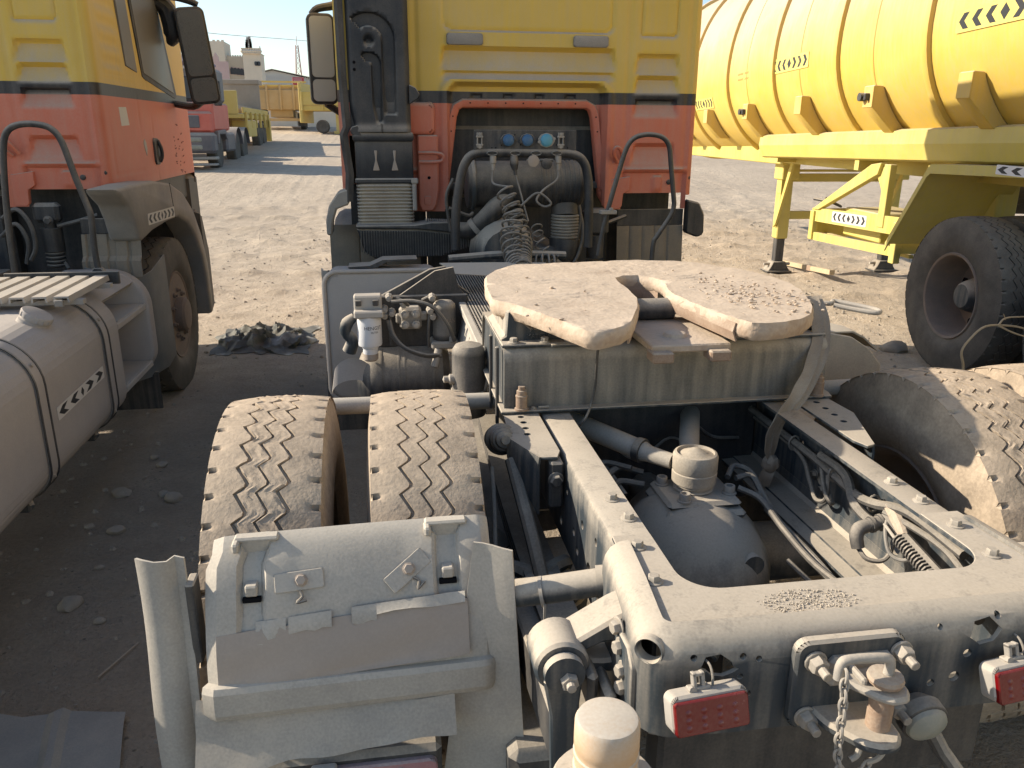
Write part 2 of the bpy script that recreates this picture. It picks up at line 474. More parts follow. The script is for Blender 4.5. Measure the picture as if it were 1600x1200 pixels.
def mat_ground():
    m = bpy.data.materials.new('sand'); m.use_nodes = True
    nt = m.node_tree; L = nt.links.new; bs = nt.nodes['Principled BSDF']
    tc = _n(nt, 'ShaderNodeTexCoord')
    def noise(sc, det=6, ro=.6, vec=None):
        n = _n(nt, 'ShaderNodeTexNoise'); n.inputs['Scale'].default_value = sc; n.inputs['Detail'].default_value = det; n.inputs['Roughness'].default_value = ro
        L(vec or tc.outputs['Object'], n.inputs['Vector']); return n.outputs['Fac']
    a = noise(.45, 6); b = noise(5, 8, .7); c = noise(60, 4, .7)
    cr = _n(nt, 'ShaderNodeValToRGB'); e = cr.color_ramp.elements
    e[0].position = .30; e[0].color = (.36, .29, .215, 1); e[1].position = .70; e[1].color = (.60, .495, .37, 1)
    mx = _n(nt, 'ShaderNodeMath', operation='ADD'); mm = _n(nt, 'ShaderNodeMath', operation='MULTIPLY'); mm.inputs[1].default_value = .45
    L(a, mm.inputs[0]); m2 = _n(nt, 'ShaderNodeMath', operation='MULTIPLY'); m2.inputs[1].default_value = .55; L(b, m2.inputs[0])
    L(mm.outputs[0], mx.inputs[0]); L(m2.outputs[0], mx.inputs[1]); L(mx.outputs[0], cr.inputs[0])
    # gravel specks
    vo = _n(nt, 'ShaderNodeTexVoronoi'); vo.inputs['Scale'].default_value = 38; L(tc.outputs['Object'], vo.inputs['Vector'])
    sp = _n(nt, 'ShaderNodeMapRange'); sp.inputs['From Min'].default_value = .12; sp.inputs['From Max'].default_value = .30; sp.inputs['To Min'].default_value = 1; sp.inputs['To Max'].default_value = 0
    L(vo.outputs['Distance'], sp.inputs['Value'])
    sc = _n(nt, 'ShaderNodeMath', operation='MULTIPLY'); L(sp.outputs[0], sc.inputs[0])
    st = _n(nt, 'ShaderNodeMapRange'); st.inputs['From Min'].default_value = .55; st.inputs['From Max'].default_value = .62; L(b, st.inputs['Value']); L(st.outputs[0], sc.inputs[1])
    hv = _n(nt, 'ShaderNodeHueSaturation')
    vr = _n(nt, 'ShaderNodeMapRange'); vr.inputs['To Min'].default_value = .62; vr.inputs['To Max'].default_value = 1.38; L(c, vr.inputs['Value'])
    L(vr.outputs[0], hv.inputs['Value']); L(cr.outputs[0], hv.inputs['Color'])
    m3 = _n(nt, 'ShaderNodeMix', data_type='RGBA'); L(sc.outputs[0], m3.inputs['Factor']); L(hv.outputs[0], m3.inputs[6])
    vc = _n(nt, 'ShaderNodeMix', data_type='RGBA'); vc.inputs[6].default_value = (.16, .13, .10, 1); vc.inputs[7].default_value = (.42, .37, .30, 1)
    L(vo.outputs['Color'], vc.inputs['Factor']); L(vc.outputs[2], m3.inputs[7])
    # darker ground colour in a noise-edged patch where the trucks stand
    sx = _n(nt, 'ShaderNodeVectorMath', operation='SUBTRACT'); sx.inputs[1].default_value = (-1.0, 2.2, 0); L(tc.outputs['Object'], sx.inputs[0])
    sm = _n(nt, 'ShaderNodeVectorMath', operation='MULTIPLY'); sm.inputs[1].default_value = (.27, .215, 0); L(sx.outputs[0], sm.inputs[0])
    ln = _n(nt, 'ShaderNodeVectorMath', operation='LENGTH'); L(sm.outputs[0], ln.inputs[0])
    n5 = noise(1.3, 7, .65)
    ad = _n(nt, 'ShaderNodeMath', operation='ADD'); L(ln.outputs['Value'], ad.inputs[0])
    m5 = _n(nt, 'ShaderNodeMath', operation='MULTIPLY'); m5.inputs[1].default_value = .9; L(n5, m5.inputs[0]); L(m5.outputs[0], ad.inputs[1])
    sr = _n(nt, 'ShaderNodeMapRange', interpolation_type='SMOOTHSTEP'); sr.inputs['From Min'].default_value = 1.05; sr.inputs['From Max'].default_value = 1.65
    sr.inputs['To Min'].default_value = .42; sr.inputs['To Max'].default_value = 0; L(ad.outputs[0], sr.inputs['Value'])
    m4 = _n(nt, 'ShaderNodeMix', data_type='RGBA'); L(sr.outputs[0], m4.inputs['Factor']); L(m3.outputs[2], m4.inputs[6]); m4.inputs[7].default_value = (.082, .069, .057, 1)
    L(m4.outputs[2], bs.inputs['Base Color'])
    bs.inputs['Roughness'].default_value = .95; bs.inputs['Specular IOR Level'].default_value = .15
    ha = _n(nt, 'ShaderNodeMath', operation='ADD'); L(b, ha.inputs[0])
    hm = _n(nt, 'ShaderNodeMath', operation='MULTIPLY'); hm.inputs[1].default_value = .30; L(c, hm.inputs[0]); L(hm.outputs[0], ha.inputs[1])
    hb = _n(nt, 'ShaderNodeMath', operation='ADD'); L(ha.outputs[0], hb.inputs[0])
    hs = _n(nt, 'ShaderNodeMath', operation='MULTIPLY'); hs.inputs[1].default_value = .25; L(sc.outputs[0], hs.inputs[0]); L(hs.outputs[0], hb.inputs[1])
    bp = _n(nt, 'ShaderNodeBump'); bp.inputs['Strength'].default_value = .9; bp.inputs['Distance'].default_value = .05
    L(hb.outputs[0], bp.inputs['Height']); L(bp.outputs[0], bs.inputs['Normal'])
    return m
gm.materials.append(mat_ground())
def gz(x, y): return float(ground_z(np.array([x]), np.array([y]))[0])

STONE_M = mat_dusty('stone', (.20, .175, .145), up=.45, side=.25, rough=.9, scale=9, bump=.5)
def stone_mb(x, y, r, seed, flat=.6, sub=1):
    b = bmesh.new(); bmesh.ops.create_icosphere(b, subdivisions=sub, radius=1)
    g = random.Random(seed); sx, sy = g.uniform(.8, 1.35), g.uniform(.7, 1.1); o = Vector((g.random() * 50, g.random() * 50, 0)); a = g.random() * 6.3
    z0 = gz(x, y)
    for v in b.verts:
        k = 1 + .35 * mnoise.noise(v.co * 1.3 + o)
        p = Vector((v.co.x * sx * k, v.co.y * sy * k, v.co.z * flat * k))
        v.co = (x + r * (p.x * math.cos(a) - p.y * math.sin(a)), y + r * (p.x * math.sin(a) + p.y * math.cos(a)), z0 + r * p.z + r * flat * .35)
    return MB().bm(b)
# gravel: nobody could count it
gv = MB(); g = random.Random(3)
tet = None
for k in range(3800):
    d = g.random() ** 1.6
    y = 1.4 + 13 * d; x = -3.4 + g.random() * (1.2 + y * .95) if g.random() < .55 else g.uniform(-4, 7.5)
    r = g.choice((.005, .006, .007, .009, .012, .017)) * (1 + .5 * d)
    z = gz(x, y); a = g.random() * 6.3
    c, s_ = math.cos(a), math.sin(a)
    pts = [(1.2, 0, 0), (.2, .9, 0), (-.9, .5, 0), (-.7, -.7, 0), (.4, -.8, 0)]
    vs = [(x + r * (p[0] * c - p[1] * s_) * g.uniform(.8, 1.2), y + r * (p[0] * s_ + p[1] * c), z - .002) for p in pts]
    vs += [(x + r * .5 * (p[0] * c - p[1] * s_), y + r * .5 * (p[0] * s_ + p[1] * c), z + r * g.uniform(.5, .8)) for p in pts]
    gv.add(vs, [[i, (i + 1) % 5, 5 + (i + 1) % 5, 5 + i] for i in range(5)] + [[5, 6, 7, 8, 9]])
tag(obj('gravel', gv, STONE_M, flat=True, recalc=False), kind='stuff')
# ------------------------------------------------------------------ wheels
def tyre_mb(r=.53, w=.29, rim_r=.29, N=42, kind='zig', seed=1, rough=.0):
    """tyre about the x axis, centred on the origin; tread cut as real grooves"""
    g = np.random.default_rng(seed)
    K = 8; n = N * K
    half = w * .44
    gw = .0065
    cols = []                                       # (offset, follows zigzag, depth)
    groove = [-.36, .0, .36]
    xs = [-1.0, -.93, -.86, -.80, -.70, -.60, -.5]
    base = [(x * half, 0.0 if abs(x) > .72 else (1.0 if abs(x) < .55 else .5), 0) for x in xs]
    for i, gx_ in enumerate(groove):
        c = gx_ * half
        ww = gw if i != 1 else gw * .7
        base += [(c - ww * .75, 1, 0), (c - ww * .5, 1, .008), (c + ww * .5, 1, .008), (c + ww * .75, 1, 0)]
        if i < 2: base += [(c + (groove[i + 1] - gx_) * half * t, 1, 0) for t in (.16, .27, .38, .5, .62, .73, .84)]
    base += [(-x * half, 0.0 if abs(x) > .72 else (1.0 if abs(x) < .55 else .5), 0) for x in xs[::-1]]
    V = []; M = 0
    rings = []
    side = [(.985, .97), (.955, 1.0), (.90, 1.04), (.80, 1.10), (.70, 1.12), (.62, 1.06), (rim_r / r + .015, .93), (rim_r / r, .90)]
    for k in range(n):
        a = 2 * PI * k / n
        ph = (k / K) % 1.0
        zig = .014 * ((2 * ph / .7 - 1) if ph < .7 else (1 - 2 * (ph - .7) / .3)) * (half / .127)
        row = []
        for (rr, ww) in side[::-1]: row.append((-half * ww, r * rr))
        for (x, fz, dep) in base:
            xn = x / half
            crown = r * (1 - .016 * abs(xn) ** 2.6)
            d = dep
            sl = (k + (3 if x > 0 else 0)) % K
            if abs(xn) > .90 and sl == 0: d = .013
            elif abs(xn) > .82 and sl == 0: d = .009
            elif abs(xn) > .75 and sl == 0: d = .003
            if rough and dep == 0 and abs(xn) < .42: d += rough * (mnoise.noise(Vector((x * 60, r * a * 60, seed))) + 1.0 * mnoise.noise(Vector((x * 170, r * a * 170, seed))))
            row.append((x + zig * fz, crown - d))
        for (rr, ww) in side: row.append((half * ww, r * rr))
        M = len(row)
        for (x, rad) in row: V.append((x, rad * math.cos(a), rad * math.sin(a)))
    F = []
    for k in range(n):
        l = (k + 1) % n
        for j in range(M - 1):
            F.append([k * M + j, k * M + j + 1, l * M + j + 1, l * M + j])
    mb = MB(); mb.v = V; mb.f = F; mb.m = [0] * len(F)
    return mb
def offset_mb(mb, d, rx=0.0):
    o = MB(); c, s = math.cos(rx), math.sin(rx)
    o.v = [(p[0] + d[0], p[1] * c - p[2] * s + d[1], p[1] * s + p[2] * c + d[2]) for p in mb.v]
    o.f = mb.f; o.m = mb.m
    return o
def rim_mb(c, side, r=.29, dish=.10, hub_r=.11, hub_out=.06, nuts=10):
    """disc rim seen from side (-1: faces -x, +1: faces +x); dish = depth of the disc inside the outer flange"""
    x0 = c[0]
    S = side
    mb = MB()
    prof = [(r + .012, .115), (r + .004, .125), (r - .008, .118), (r - .022, .09), (r - .028, .04), (r - .034, .118 - dish), (r - .06, .112 - dish), (r * .62, .118 - dish), (r * .55, .13 - dish), (hub_r, .13 - dish)]
    mb.lathe([(p[0], S * p[1]) for p in prof], (x0, c[1], c[2]), 'x', 40, cap=False)
    return mb
WC_Y, WC_Z, WR = 2.0, .525, .53

# ------------------------------------------------------------------ the tractor truck in front
T = thing('tractor_truck', 'dusty tractor truck with open rear chassis and mud caked coupling plate, yellow and red cab', 'truck', (0, 2.0, 0), 0, 'yellow and red tractor trucks')

zig_rough = tyre_mb(rough=.0030, seed=2, N=46); zig_fine = tyre_mb(rough=.0010, seed=5, N=46)
for x, mbz, rx in ((-1.10, zig_rough, 0.0), (-.735, zig_fine, .05), (.80, zig_rough, .02), (1.165, zig_fine, .09)):
    w = part_empty('wheel', T)
    obj('tyre', offset_mb(mbz, (x, WC_Y, WC_Z), rx), TYRE, w, ang=30)
    rm = rim_mb((x, WC_Y, WC_Z), -1 if x in (-1.10, .80) else 1, dish=.09)
    obj('rim', rm, RIM, w)
for x in (-.93, .93):                                # front wheels, mostly hidden
    w = part_empty('wheel', T)
    mbz = tyre_mb(N=24, seed=3)
    obj('tyre', offset_mb(mbz, (x, 5.6, WC_Z)), TYRE_D, w)
    obj('rim', rim_mb((x, 5.6, WC_Z), 1 if x > 0 else -1, dish=.02), RIM, w)

# frame rails: C channels open to the inside
def c_channel(x_out, sgn, y0, y1, z0, z1, fl=.083, t=.008, rr=.014):
    P = [(0, z0 + rr), (rr * .3, z0 + rr * .3), (rr, z0), (fl, z0), (fl, z0 + t), (t + rr, z0 + t), (t, z0 + t + rr * .8), (t, z1 - t - rr * .8), (t + rr, z1 - t), (fl, z1 - t), (fl, z1), (rr, z1), (rr * .3, z1 - rr * .3), (0, z1 - rr)]
    return MB().prism([(x_out + sgn * p[0], p[1]) for p in P], 'y', y0, y1)
for xo, sg in ((-.3825, 1), (.3825, -1)):
    o = obj('frame_rail', c_channel(xo, sg, 1.12, 6.9, .70, .95), CHASSIS, T, ang=30)
    h = MB()
    for (y, z, r) in ((1.62, .86, .011), (1.70, .80, .011), (1.78, .87, .009), (1.55, .78, .020), (1.66, .77, .011), (1.47, .76, .008), (1.50, .88, .010), (1.9, .80, .018), (2.02, .86, .011), (1.84, .76, .012)):
        h.lathe([(r, -.03), (r, .03)], (xo, y, z), 'x', 16)
    cut(o, h)
# inner reinforcing angle under the right rail, catching the sun
for sg in (1,):
    mb = MB(); t = .008
    mb.sheet([[(.374, y, .745), (.372, y, .712), (.355, y, .704), (.26, y, .70)] for y in (1.30, 1.8, 2.6, 3.4)], -.008)
    o = obj('lower_flange', mb, CHASSIS, T)
    cut(o, MB().prism([(.30, 1.98), (.34, 1.95), (.335, 2.06), (.305, 2.09)], 'z', .65, .76))

# rear cross member: top plate with rounded inner corners running into a curved rear face
inner = [(.300, 1.392)] + [(.300, 1.25)] + [(.230 + .07 * math.cos(R(-a)), 1.25 + .072 * math.sin(R(-a))) for a in range(10, 91, 10)]
inner_l = [(-x, y) for x, y in inner[::-1]]
plate_pts = [(-.380, 1.392), (-.388, 1.20), (-.385, 1.075), (.395, 1.075), (.405, 1.20), (.388, 1.392)] + inner + inner_l
mb = MB().prism(plate_pts, 'z', .9445, .9535, bev=.0015)
xm = obj('rear_crossmember', mb, CHASSIS, T)
plan = [(-.398, 1.36), (-.408, 1.22), (-.418, 1.12)] + [(-.36 - .06 * math.cos(R(a)), 1.095 - .06 * math.sin(R(a))) for a in range(0, 91, 15)] + [(-.25, 1.033), (-.12, 1.033), (0, 1.033), (.12, 1.033), (.25, 1.033)] + \
       [(.37 + .06 * math.sin(R(a)), 1.095 - .06 * math.cos(R(a))) for a in range(0, 91, 15)] + [(.430, 1.13), (.428, 1.22), (.418, 1.36)]
prof = [(.0, .775), (.0, .82), (.0, .88), (.0, .912), (.004, .928), (.012, .942), (.026, .951), (.044, .9545)]
G = []
pl = [Vector((p[0], p[1], 0)) for p in plan]
for i, p in enumerate(pl):
    tn = (pl[min(i + 1, len(pl) - 1)] - pl[max(i - 1, 0)]).normalized(); nin = Vector((-tn.y, tn.x, 0))
    G.append([(p.x + nin.x * off, p.y + nin.y * off, z) for off, z in prof])
rf = obj('rear_face', MB().sheet(G, .008), CHASSIS, T, ang=50)
holes = MB()
holes.prism([(-.335, .905), (-.325, .925), (-.30, .928), (-.282, .915), (-.278, .905), (-.268, .900), (-.28, .893), (-.295, .888), (-.315, .892), (-.322, .899)], 'y', .98, 1.10)
for (x, z, r) in ((-.345, .925, .006), (-.262, .921, .006), (-.235, .915, .0055), (-.265, .885, .0055), (-.25, .85, .007), (.085, .832, .007), (.145, .885, .008), (.128, .84, .010), (.09, .937, .005), (.20, .945, .006)):
    holes.lathe([(r, -.05), (r, .05)], (x, 1.033, z), 'y', 14)
holes.prism([(.145, .915), (.155, .94), (.185, .945), (.205, .925), (.19, .905), (.165, .90)], 'y', .98, 1.10)
cut(rf, holes)
# round opening with a rolled lip in the left rear corner
d = Vector((-.62, -.78, 0)).normalized()
lip = Matrix.Translation((-.408, 1.060, .928)) @ Vector((0, 0, 1)).rotation_difference(d).to_matrix().to_4x4()
c1 = MB(); c1.M = lip; c1.lathe([(.021, -.06), (.021, .05)], n=24); cut(rf, c1)
c1 = MB(); c1.M = lip; c1.lathe([(.021, -.06), (.021, .05)], n=24); cut(xm, c1)
mb = MB(); mb.M = lip
mb.lathe([(.0205, -.012), (.0205, .006), (.023, .009), (.026, .006), (.0265, -.004)], n=28, cap=False)
obj('lip_ring', mb, CHASSIS, T)
# inside of the tail: dark bracket and sunlit gusset seen through the hole
mb = MB(); mb.box(-.36, -.26, 1.10, 1.108, .80, .94); mb.tube([(-.32, 1.09, .91), (-.30, 1.06, .905), (-.29, 1.07, .89), (-.275, 1.09, .90)], .006, 8, smooth=4)
obj('inner_bracket', mb, CHASSIS_D, T)
mb = MB()
for x in (-.335, -.34, -.33, -.32): pass
for (x, y) in ((-.333, 1.56), (-.323, 1.465), (-.343, 1.34), (-.352, 1.215), (.338, 1.55), (.343, 1.45), (.337, 1.33), (.325, 1.21)):
    obj('bolt', MB().bolt((x, y, .9535 if y < 1.39 else .95), (0, 0, 1), .0115, .013, 1.5), BOLT, T)
# gravel heap lying on the cross member
mb = MB(); g = random.Random(9)
for k in range(620):
    a = g.random() * 6.3; rr = g.random() ** .62
    x = -.115 + .085 * rr * math.cos(a) + .02 * g.random(); y = 1.115 + .038 * rr * math.sin(a)
    r = g.choice((.0006, .0008, .0009, .0011, .0014, .0019)) * 1.0
    b = bmesh.new(); bmesh.ops.create_icosphere(b, subdivisions=1, radius=r)
    for v in b.verts: v.co = v.co * g.uniform(.7, 1.2) + Vector((x, y, .954 + r * .5))
    mb.bm(b)
obj('dried_mud', mb, mat_dusty('dried_mud', (.42, .36, .28), up=.9, side=.8, rough=.95, bump=.3), T, kind='stuff')

# outer gussets with drain holes
for pts, hs in (([(-.492, 2.15), (-.392, 2.15), (-.390, 1.84), (-.405, 1.80), (-.445, 1.805), (-.502, 1.95)], [(-.447, 2.10), (-.447, 2.055), (-.449, 2.01), (-.452, 1.965)]),
                ([(.505, 2.15), (.392, 2.15), (.390, 1.80), (.405, 1.755), (.43, 1.765), (.512, 2.00)], [(.452, 2.10), (.450, 2.045), (.447, 1.99), (.443, 1.935)])):
    o = obj('gusset_plate', MB().prism(pts, 'z', .948, .956, bev=.001), CHASSIS, T)
    h = MB()
    for (x, y) in hs: h.lathe([(.0095, .9), (.0095, 1.0)], (x, y, 0), 'z', 14)
    cut(o, h)
    s = -1 if pts[0][0] < 0 else 1
    e0, e1 = pts[-1], pts[-2]
    f = MB().sheet([[(e0[0], e0[1], .956), (e1[0], e1[1], .956)], [(e0[0] + s * .004, e0[1], .93), (e1[0] + s * .004, e1[1], .93)], [(e0[0] + s * .002, e0[1], .90), (e1[0] + s * .002, e1[1], .80)]], .006)
    obj('gusset_flange', f, CHASSIS, T)
# under-gusset bracket with bolt
obj('rail_bracket', MB().box(-.425, -.390, 1.79, 1.86, .82, .945, .006).bolt((-.41, 1.79, .90), (0, -1, 0), .015, .016), CHASSIS_D, T)

# air bag / damper on the left of the gusset
mb = MB(); mb.M = Matrix.Translation((-.515, 2.03, .92)) @ Matrix.Rotation(R(70), 4, 'X')
mb.lathe([(.030, -.10), (.038, -.07), (.040, -.02), (.044, 0), (.044, .02), (.036, .026), (.034, .045), (.030, .047), (.030, .065), (.024, .067), (.022, .085), (.012, .088), (.012, .105)], n=24)
obj('damper', mb, BLACK, T)
obj('damper_arm', MB().tube([(-.50, 1.93, .90), (-.47, 1.75, .74), (-.45, 1.6, .6)], .018, 10, smooth=3), BLACK, T)
obj('brake_cable', MB().tube([(-.545, 1.98, .86), (-.55, 1.9, .78), (-.56, 1.8, .68), (-.555, 1.74, .60)], .006, 8, smooth=4), SILVER, T)
mb = MB().lathe([(.115, -.03), (.12, -.01), (.12, .02), (.10, .035), (.03, .04)], (-.46, 1.72, .62), 'z', 24)
for a in (45, 135, 225, 315):
    c, s = math.cos(R(a)), math.sin(R(a))
    mb.tube([(-.46, 1.72, .662), (-.46 + .06 * c, 1.72 + .06 * s, .668), (-.46 + .115 * c, 1.72 + .115 * s, .655)], [.03, .022, .024], 8, smooth=2)
obj('brake_chamber', mb, CHASSIS, T)
obj('hub_arm', MB().box(-.62, -.50, 1.93, 2.05, .42, .66, .03), CHASSIS_D, T)

# cross beam under the coupling
beam = [(-.0, .957), (0, 1.10), (.006, 1.122), (.018, 1.135), (.034, 1.140), (.50, 1.140), (.52, 1.13), (.53, 1.11), (.53, .957), (.522, .957), (.522, 1.10), (.50, 1.131), (.034, 1.131), (.012, 1.12), (.008, 1.10), (.008, .957)]
obj('coupling_beam', MB().prism([(2.15 + y, z) for y, z in beam], 'x', -.487, .497), CHASSIS_B, T, ang=40)
obj('beam_flange', MB().prism([(-.50, 2.120), (.515, 2.125), (.525, 2.16), (.525, 2.70), (-.50, 2.70)], 'z', .9575, .966, bev=.002), CHASSIS, T)
for x in (-.480, -.15, .49):
    obj('beam_rib', MB().prism([(2.158, .967), (2.158, 1.11), (2.19, 1.13), (2.60, 1.13), (2.66, .967)], 'x', x - .005, x + .005), CHASSIS, T)
for x in (-.440, .470):
    mb = MB().lathe([(.020, .966), (.020, .972), (.0165, .973), (.0165, 1.005), (.0178, 1.006), (.0178, 1.010), (.0145, 1.011), (.0145, 1.024), (.010, 1.026), (.010, 1.037)], (x, 2.132, 0), 'z', 14)
    obj('spring_bolt', mb, RUST, T)
obj('beam_nut', MB().bolt((-.405, 2.135, .966), (0, 0, 1), .007, .006).tube([(-.39, 2.135, .97), (-.36, 2.133, .971)], .004, 6), BOLT, T)
# pedestals that carry the plate
for sg in (-1, 1):
    prof = [(-.49, 1.142), (-.49, 1.158), (-.475, 1.165), (-.470, 1.235), (-.455, 1.243), (-.432, 1.243), (-.425, 1.205), (-.40, 1.185), (-.33, 1.18), (-.27, 1.175), (-.25, 1.165), (-.20, 1.158), (-.20, 1.142)]
    o = obj('coupling_pedestal', MB().prism([(sg * x, z) for x, z in prof], 'y', 2.21, 2.50, bev=.004), CHASSIS, T)
    if sg < 0:
        obj('raised_lettering', MB(), CHASSIS, o)
        bpy.data.objects.remove(o.children[0])
        tx = text_mb('ATTENTION', .021, frame_matrix((-.345, 2.2045, 1.183), (1, 0, 0), (0, 0, 1)), .002)
        t2 = text_mb('MATERIAL HERE', .018, frame_matrix((-.350, 2.2045, 1.163), (1, 0, 0), (0, 0, 1)), .002)
        tx.add(t2.v, t2.f)
        obj('raised_lettering', MB().add(tx.v, tx.f), CHASSIS, o)
obj('pedestal_foot', MB().box(-.492, -.15, 2.165, 2.55, 1.1405, 1.151, .003).box(-.35, -.26, 2.156, 2.17, 1.141, 1.149, .002), CHASSIS, T)
obj('pedestal_foot', MB().box(.15, .495, 2.165, 2.55, 1.1405, 1.151, .003), CHASSIS, T)
for x in (-.455, -.365, -.29, .22, .33):
    obj('bolt', MB().bolt((x, 2.185, 1.1515), (0, 0, 1), .0125, .013, 1.4), BOLT, T)

# fifth-wheel coupling plate, mud caked, throat open to the rear
out = [(-.500, 2.30), (-.492, 2.50), (-.470, 2.68), (-.425, 2.80), (-.345, 2.90), (-.22, 2.935), (-.05, 2.955), (.15, 2.955), (.28, 2.92), (.38, 2.85), (.46, 2.72), (.495, 2.56), (.495, 2.42), (.47, 2.29), (.435, 2.18), (.390, 2.08), (.340, 1.995), (.290, 1.940), (.22, 1.905), (.16, 1.892), (.125, 1.902),
       (.108, 1.95), (.088, 2.06), (.072, 2.18), (.058, 2.32), (.070, 2.40), (.092, 2.49), (.090, 2.58), (.05, 2.635), (-.005, 2.635), (-.045, 2.59), (-.056, 2.52), (-.056, 2.42), (-.072, 2.26), (-.105, 2.15), (-.145, 2.05), (-.180, 1.965), (-.215, 1.915), (-.255, 1.890), (-.295, 1.872), (-.318, 1.885), (-.352, 1.975), (-.398, 2.085), (-.442, 2.19)]
def resample(P, step=.018):
    res = []
    for i in range(len(P)):
        a, b = P[i], P[(i + 1) % len(P)]
        k = max(1, int(math.dist(a, b) / step))
        res += [(a[0] + (b[0] - a[0]) * j / k, a[1] + (b[1] - a[1]) * j / k) for j in range(k)]
    return res
O2 = resample(out)
cx, cy = 0.0, 2.40
def pl_z(x, y): return 1.262 + .012 * mnoise.noise(Vector((x * 3, y * 3, 0))) * .4
b = bmesh.new()
top = [b.verts.new((x, y, pl_z(x, y) - .006)) for x, y in O2]
tf = b.faces.new(top)
bmesh.ops.triangulate(b, faces=[tf])
rings = []
nO = len(O2)
prevR = top
for j, (inset, dz) in enumerate(((-.004, -.016), (-.006, -.028), (-.003, -.042), (.004, -.054))):
    row = []
    for i, (x, y) in enumerate(O2):
        a = Vector(O2[i - 1]); c = Vector(O2[(i + 1) % nO]); tn = (c - a).normalized(); nout = Vector((tn.y, -tn.x))   # outline runs clockwise
        nz = mnoise.noise(Vector((x * 22, y * 22, j * 2.0))) * .007 + mnoise.noise(Vector((x * 70, y * 70, j * 2.0))) * .003
        k = -inset + nz
        row.append(b.verts.new((x - nout.x * k, y - nout.y * k, pl_z(x, y) + dz + nz * .5)))
    for i in range(nO):
        b.faces.new((prevR[i], row[i], row[(i + 1) % nO], prevR[(i + 1) % nO]))
    prevR = row
bf = b.faces.new(prevR)
bmesh.ops.triangulate(b, faces=[bf])
bmesh.ops.recalc_face_normals(b, faces=b.faces)
# refine the top so that the caked mud has real relief
ed = [e for e in b.edges if all(v.co.z > 1.24 for v in e.verts) and e.calc_length() > .05]
for it in range(4):
    ed = [e for e in b.edges if all(v.co.z > 1.243 for v in e.verts) and e.calc_length() > .028]
    bmesh.ops.subdivide_edges(b, edges=ed, cuts=1)
    bmesh.ops.triangulate(b, faces=[f for f in b.faces if len(f.verts) > 3 and all(v.co.z > 1.24 for v in f.verts)])
for v in b.verts:
    if v.co.z > 1.243:
        p = v.co
        ring = math.hypot(p.x + .27, (p.y - 2.45)); ring2 = math.hypot(p.x - .25, p.y - 2.45)
        swirl = .0022 * math.sin(ring * 150) * max(0, 1 - abs(ring - .12) / .08) + .0018 * math.sin(ring2 * 150) * max(0, 1 - abs(ring2 - .13) / .08)
        v.co.z += .0035 * mnoise.noise(p * 9) + .0022 * mnoise.noise(p * 30) + .0014 * mnoise.noise(p * 60) + 1.6 * swirl
fw_plate = obj('coupling_plate', MB().bm(b), PLATE, T, ang=50)
mb = MB(); g = random.Random(31)
for k in range(260):
    x, y = g.uniform(-.45, .45), g.uniform(1.95, 2.9)
    if k > 25: x, y = g.gauss(.30, .09), g.gauss(2.25, .16)
    if not (.12 < abs(x) < .45 and 1.98 < y < 2.85): continue
    r = g.choice((.0015, .002, .003, .004, .006))
    b = bmesh.new(); bmesh.ops.create_icosphere(b, subdivisions=1, radius=r)
    for v in b.verts: v.co = Vector((v.co.x * g.uniform(.7, 1.6), v.co.y * g.uniform(.7, 1.4), v.co.z * .7)) + Vector((x, y, 1.258 + r * .2))
    mb.bm(b)
obj('dirt_clods', mb, PLATE, fw_plate, kind='stuff')
# throat: ramp faces, lock jaw, pin plate
obj('lock_jaw', MB().cyl((-.062, 2.33, 1.205), (.066, 2.33, 1.205), .033, 18), CHASSIS_D, fw_plate)
mb = MB().box(-.10, .13, 2.02, 2.42, 1.150, 1.172, .004)
mb.lathe([(.035, 1.172), (.030, 1.182), (.012, 1.188)], (.0, 2.12, 0), 'z', 20)
obj('jaw_plate', mb, PLATE, fw_plate)
for x in (-.075, .09):
    obj('jaw_foot', MB().box(x - .03, x + .03, 1.99, 2.05, 1.128, 1.158, .004), RUST, fw_plate)
mb = MB().sheet([[(.102, 1.95, 1.246), (.070, 2.18, 1.246), (.056, 2.33, 1.246)], [(.096, 1.95, 1.222), (.064, 2.18, 1.222), (.051, 2.33, 1.222)], [(.106, 1.95, 1.195), (.076, 2.18, 1.195), (.060, 2.33, 1.195)]], .005)
obj('throat_ramp', mb, RUST, fw_plate)
mb = MB().sheet([[(-.176, 1.985, 1.244), (-.104, 2.16, 1.244), (-.058, 2.40, 1.244)], [(-.176, 1.985, 1.19), (-.104, 2.16, 1.19), (-.058, 2.40, 1.19)]], -.006)
obj('throat_ramp', mb, RUST, fw_plate)
obj('throat_hook', MB().lathe([(.074, 1.18), (.074, 1.238)], (.02, 2.56, 0), 'z', 24, cap=False, a0=R(-10), a1=R(190)), RUST, fw_plate)
# release handle
mb = MB().box(.45, .515, 2.27, 2.31, 1.213, 1.237, .006)
obj('handle_block', mb, RUST, fw_plate)
mb = MB().tube([(0.505, 2.275, 1.222), (0.545, 2.255, 1.222), (0.560, 2.262, 1.222), (0.580, 2.285, 1.222), (0.625, 2.24, 1.218), (0.660, 2.185, 1.214), (0.657, 2.160, 1.212), (0.635, 2.158, 1.212), (0.585, 2.205, 1.216), (0.550, 2.235, 1.221)], .0075, 10, smooth=4)
obj('release_handle', mb, SILVER, fw_plate)
# thin cable hanging from the plate
obj('trailing_wire', MB().tube([(-.275, 1.92, 1.205), (-.252, 2.02, 1.16), (-.236, 2.085, 1.09), (-.228, 2.12, 1.03), (-.235, 2.13, .975), (-.26, 2.10, .94), (-.285, 2.12, .90)], .0038, 8, smooth=6), HOSE, T)

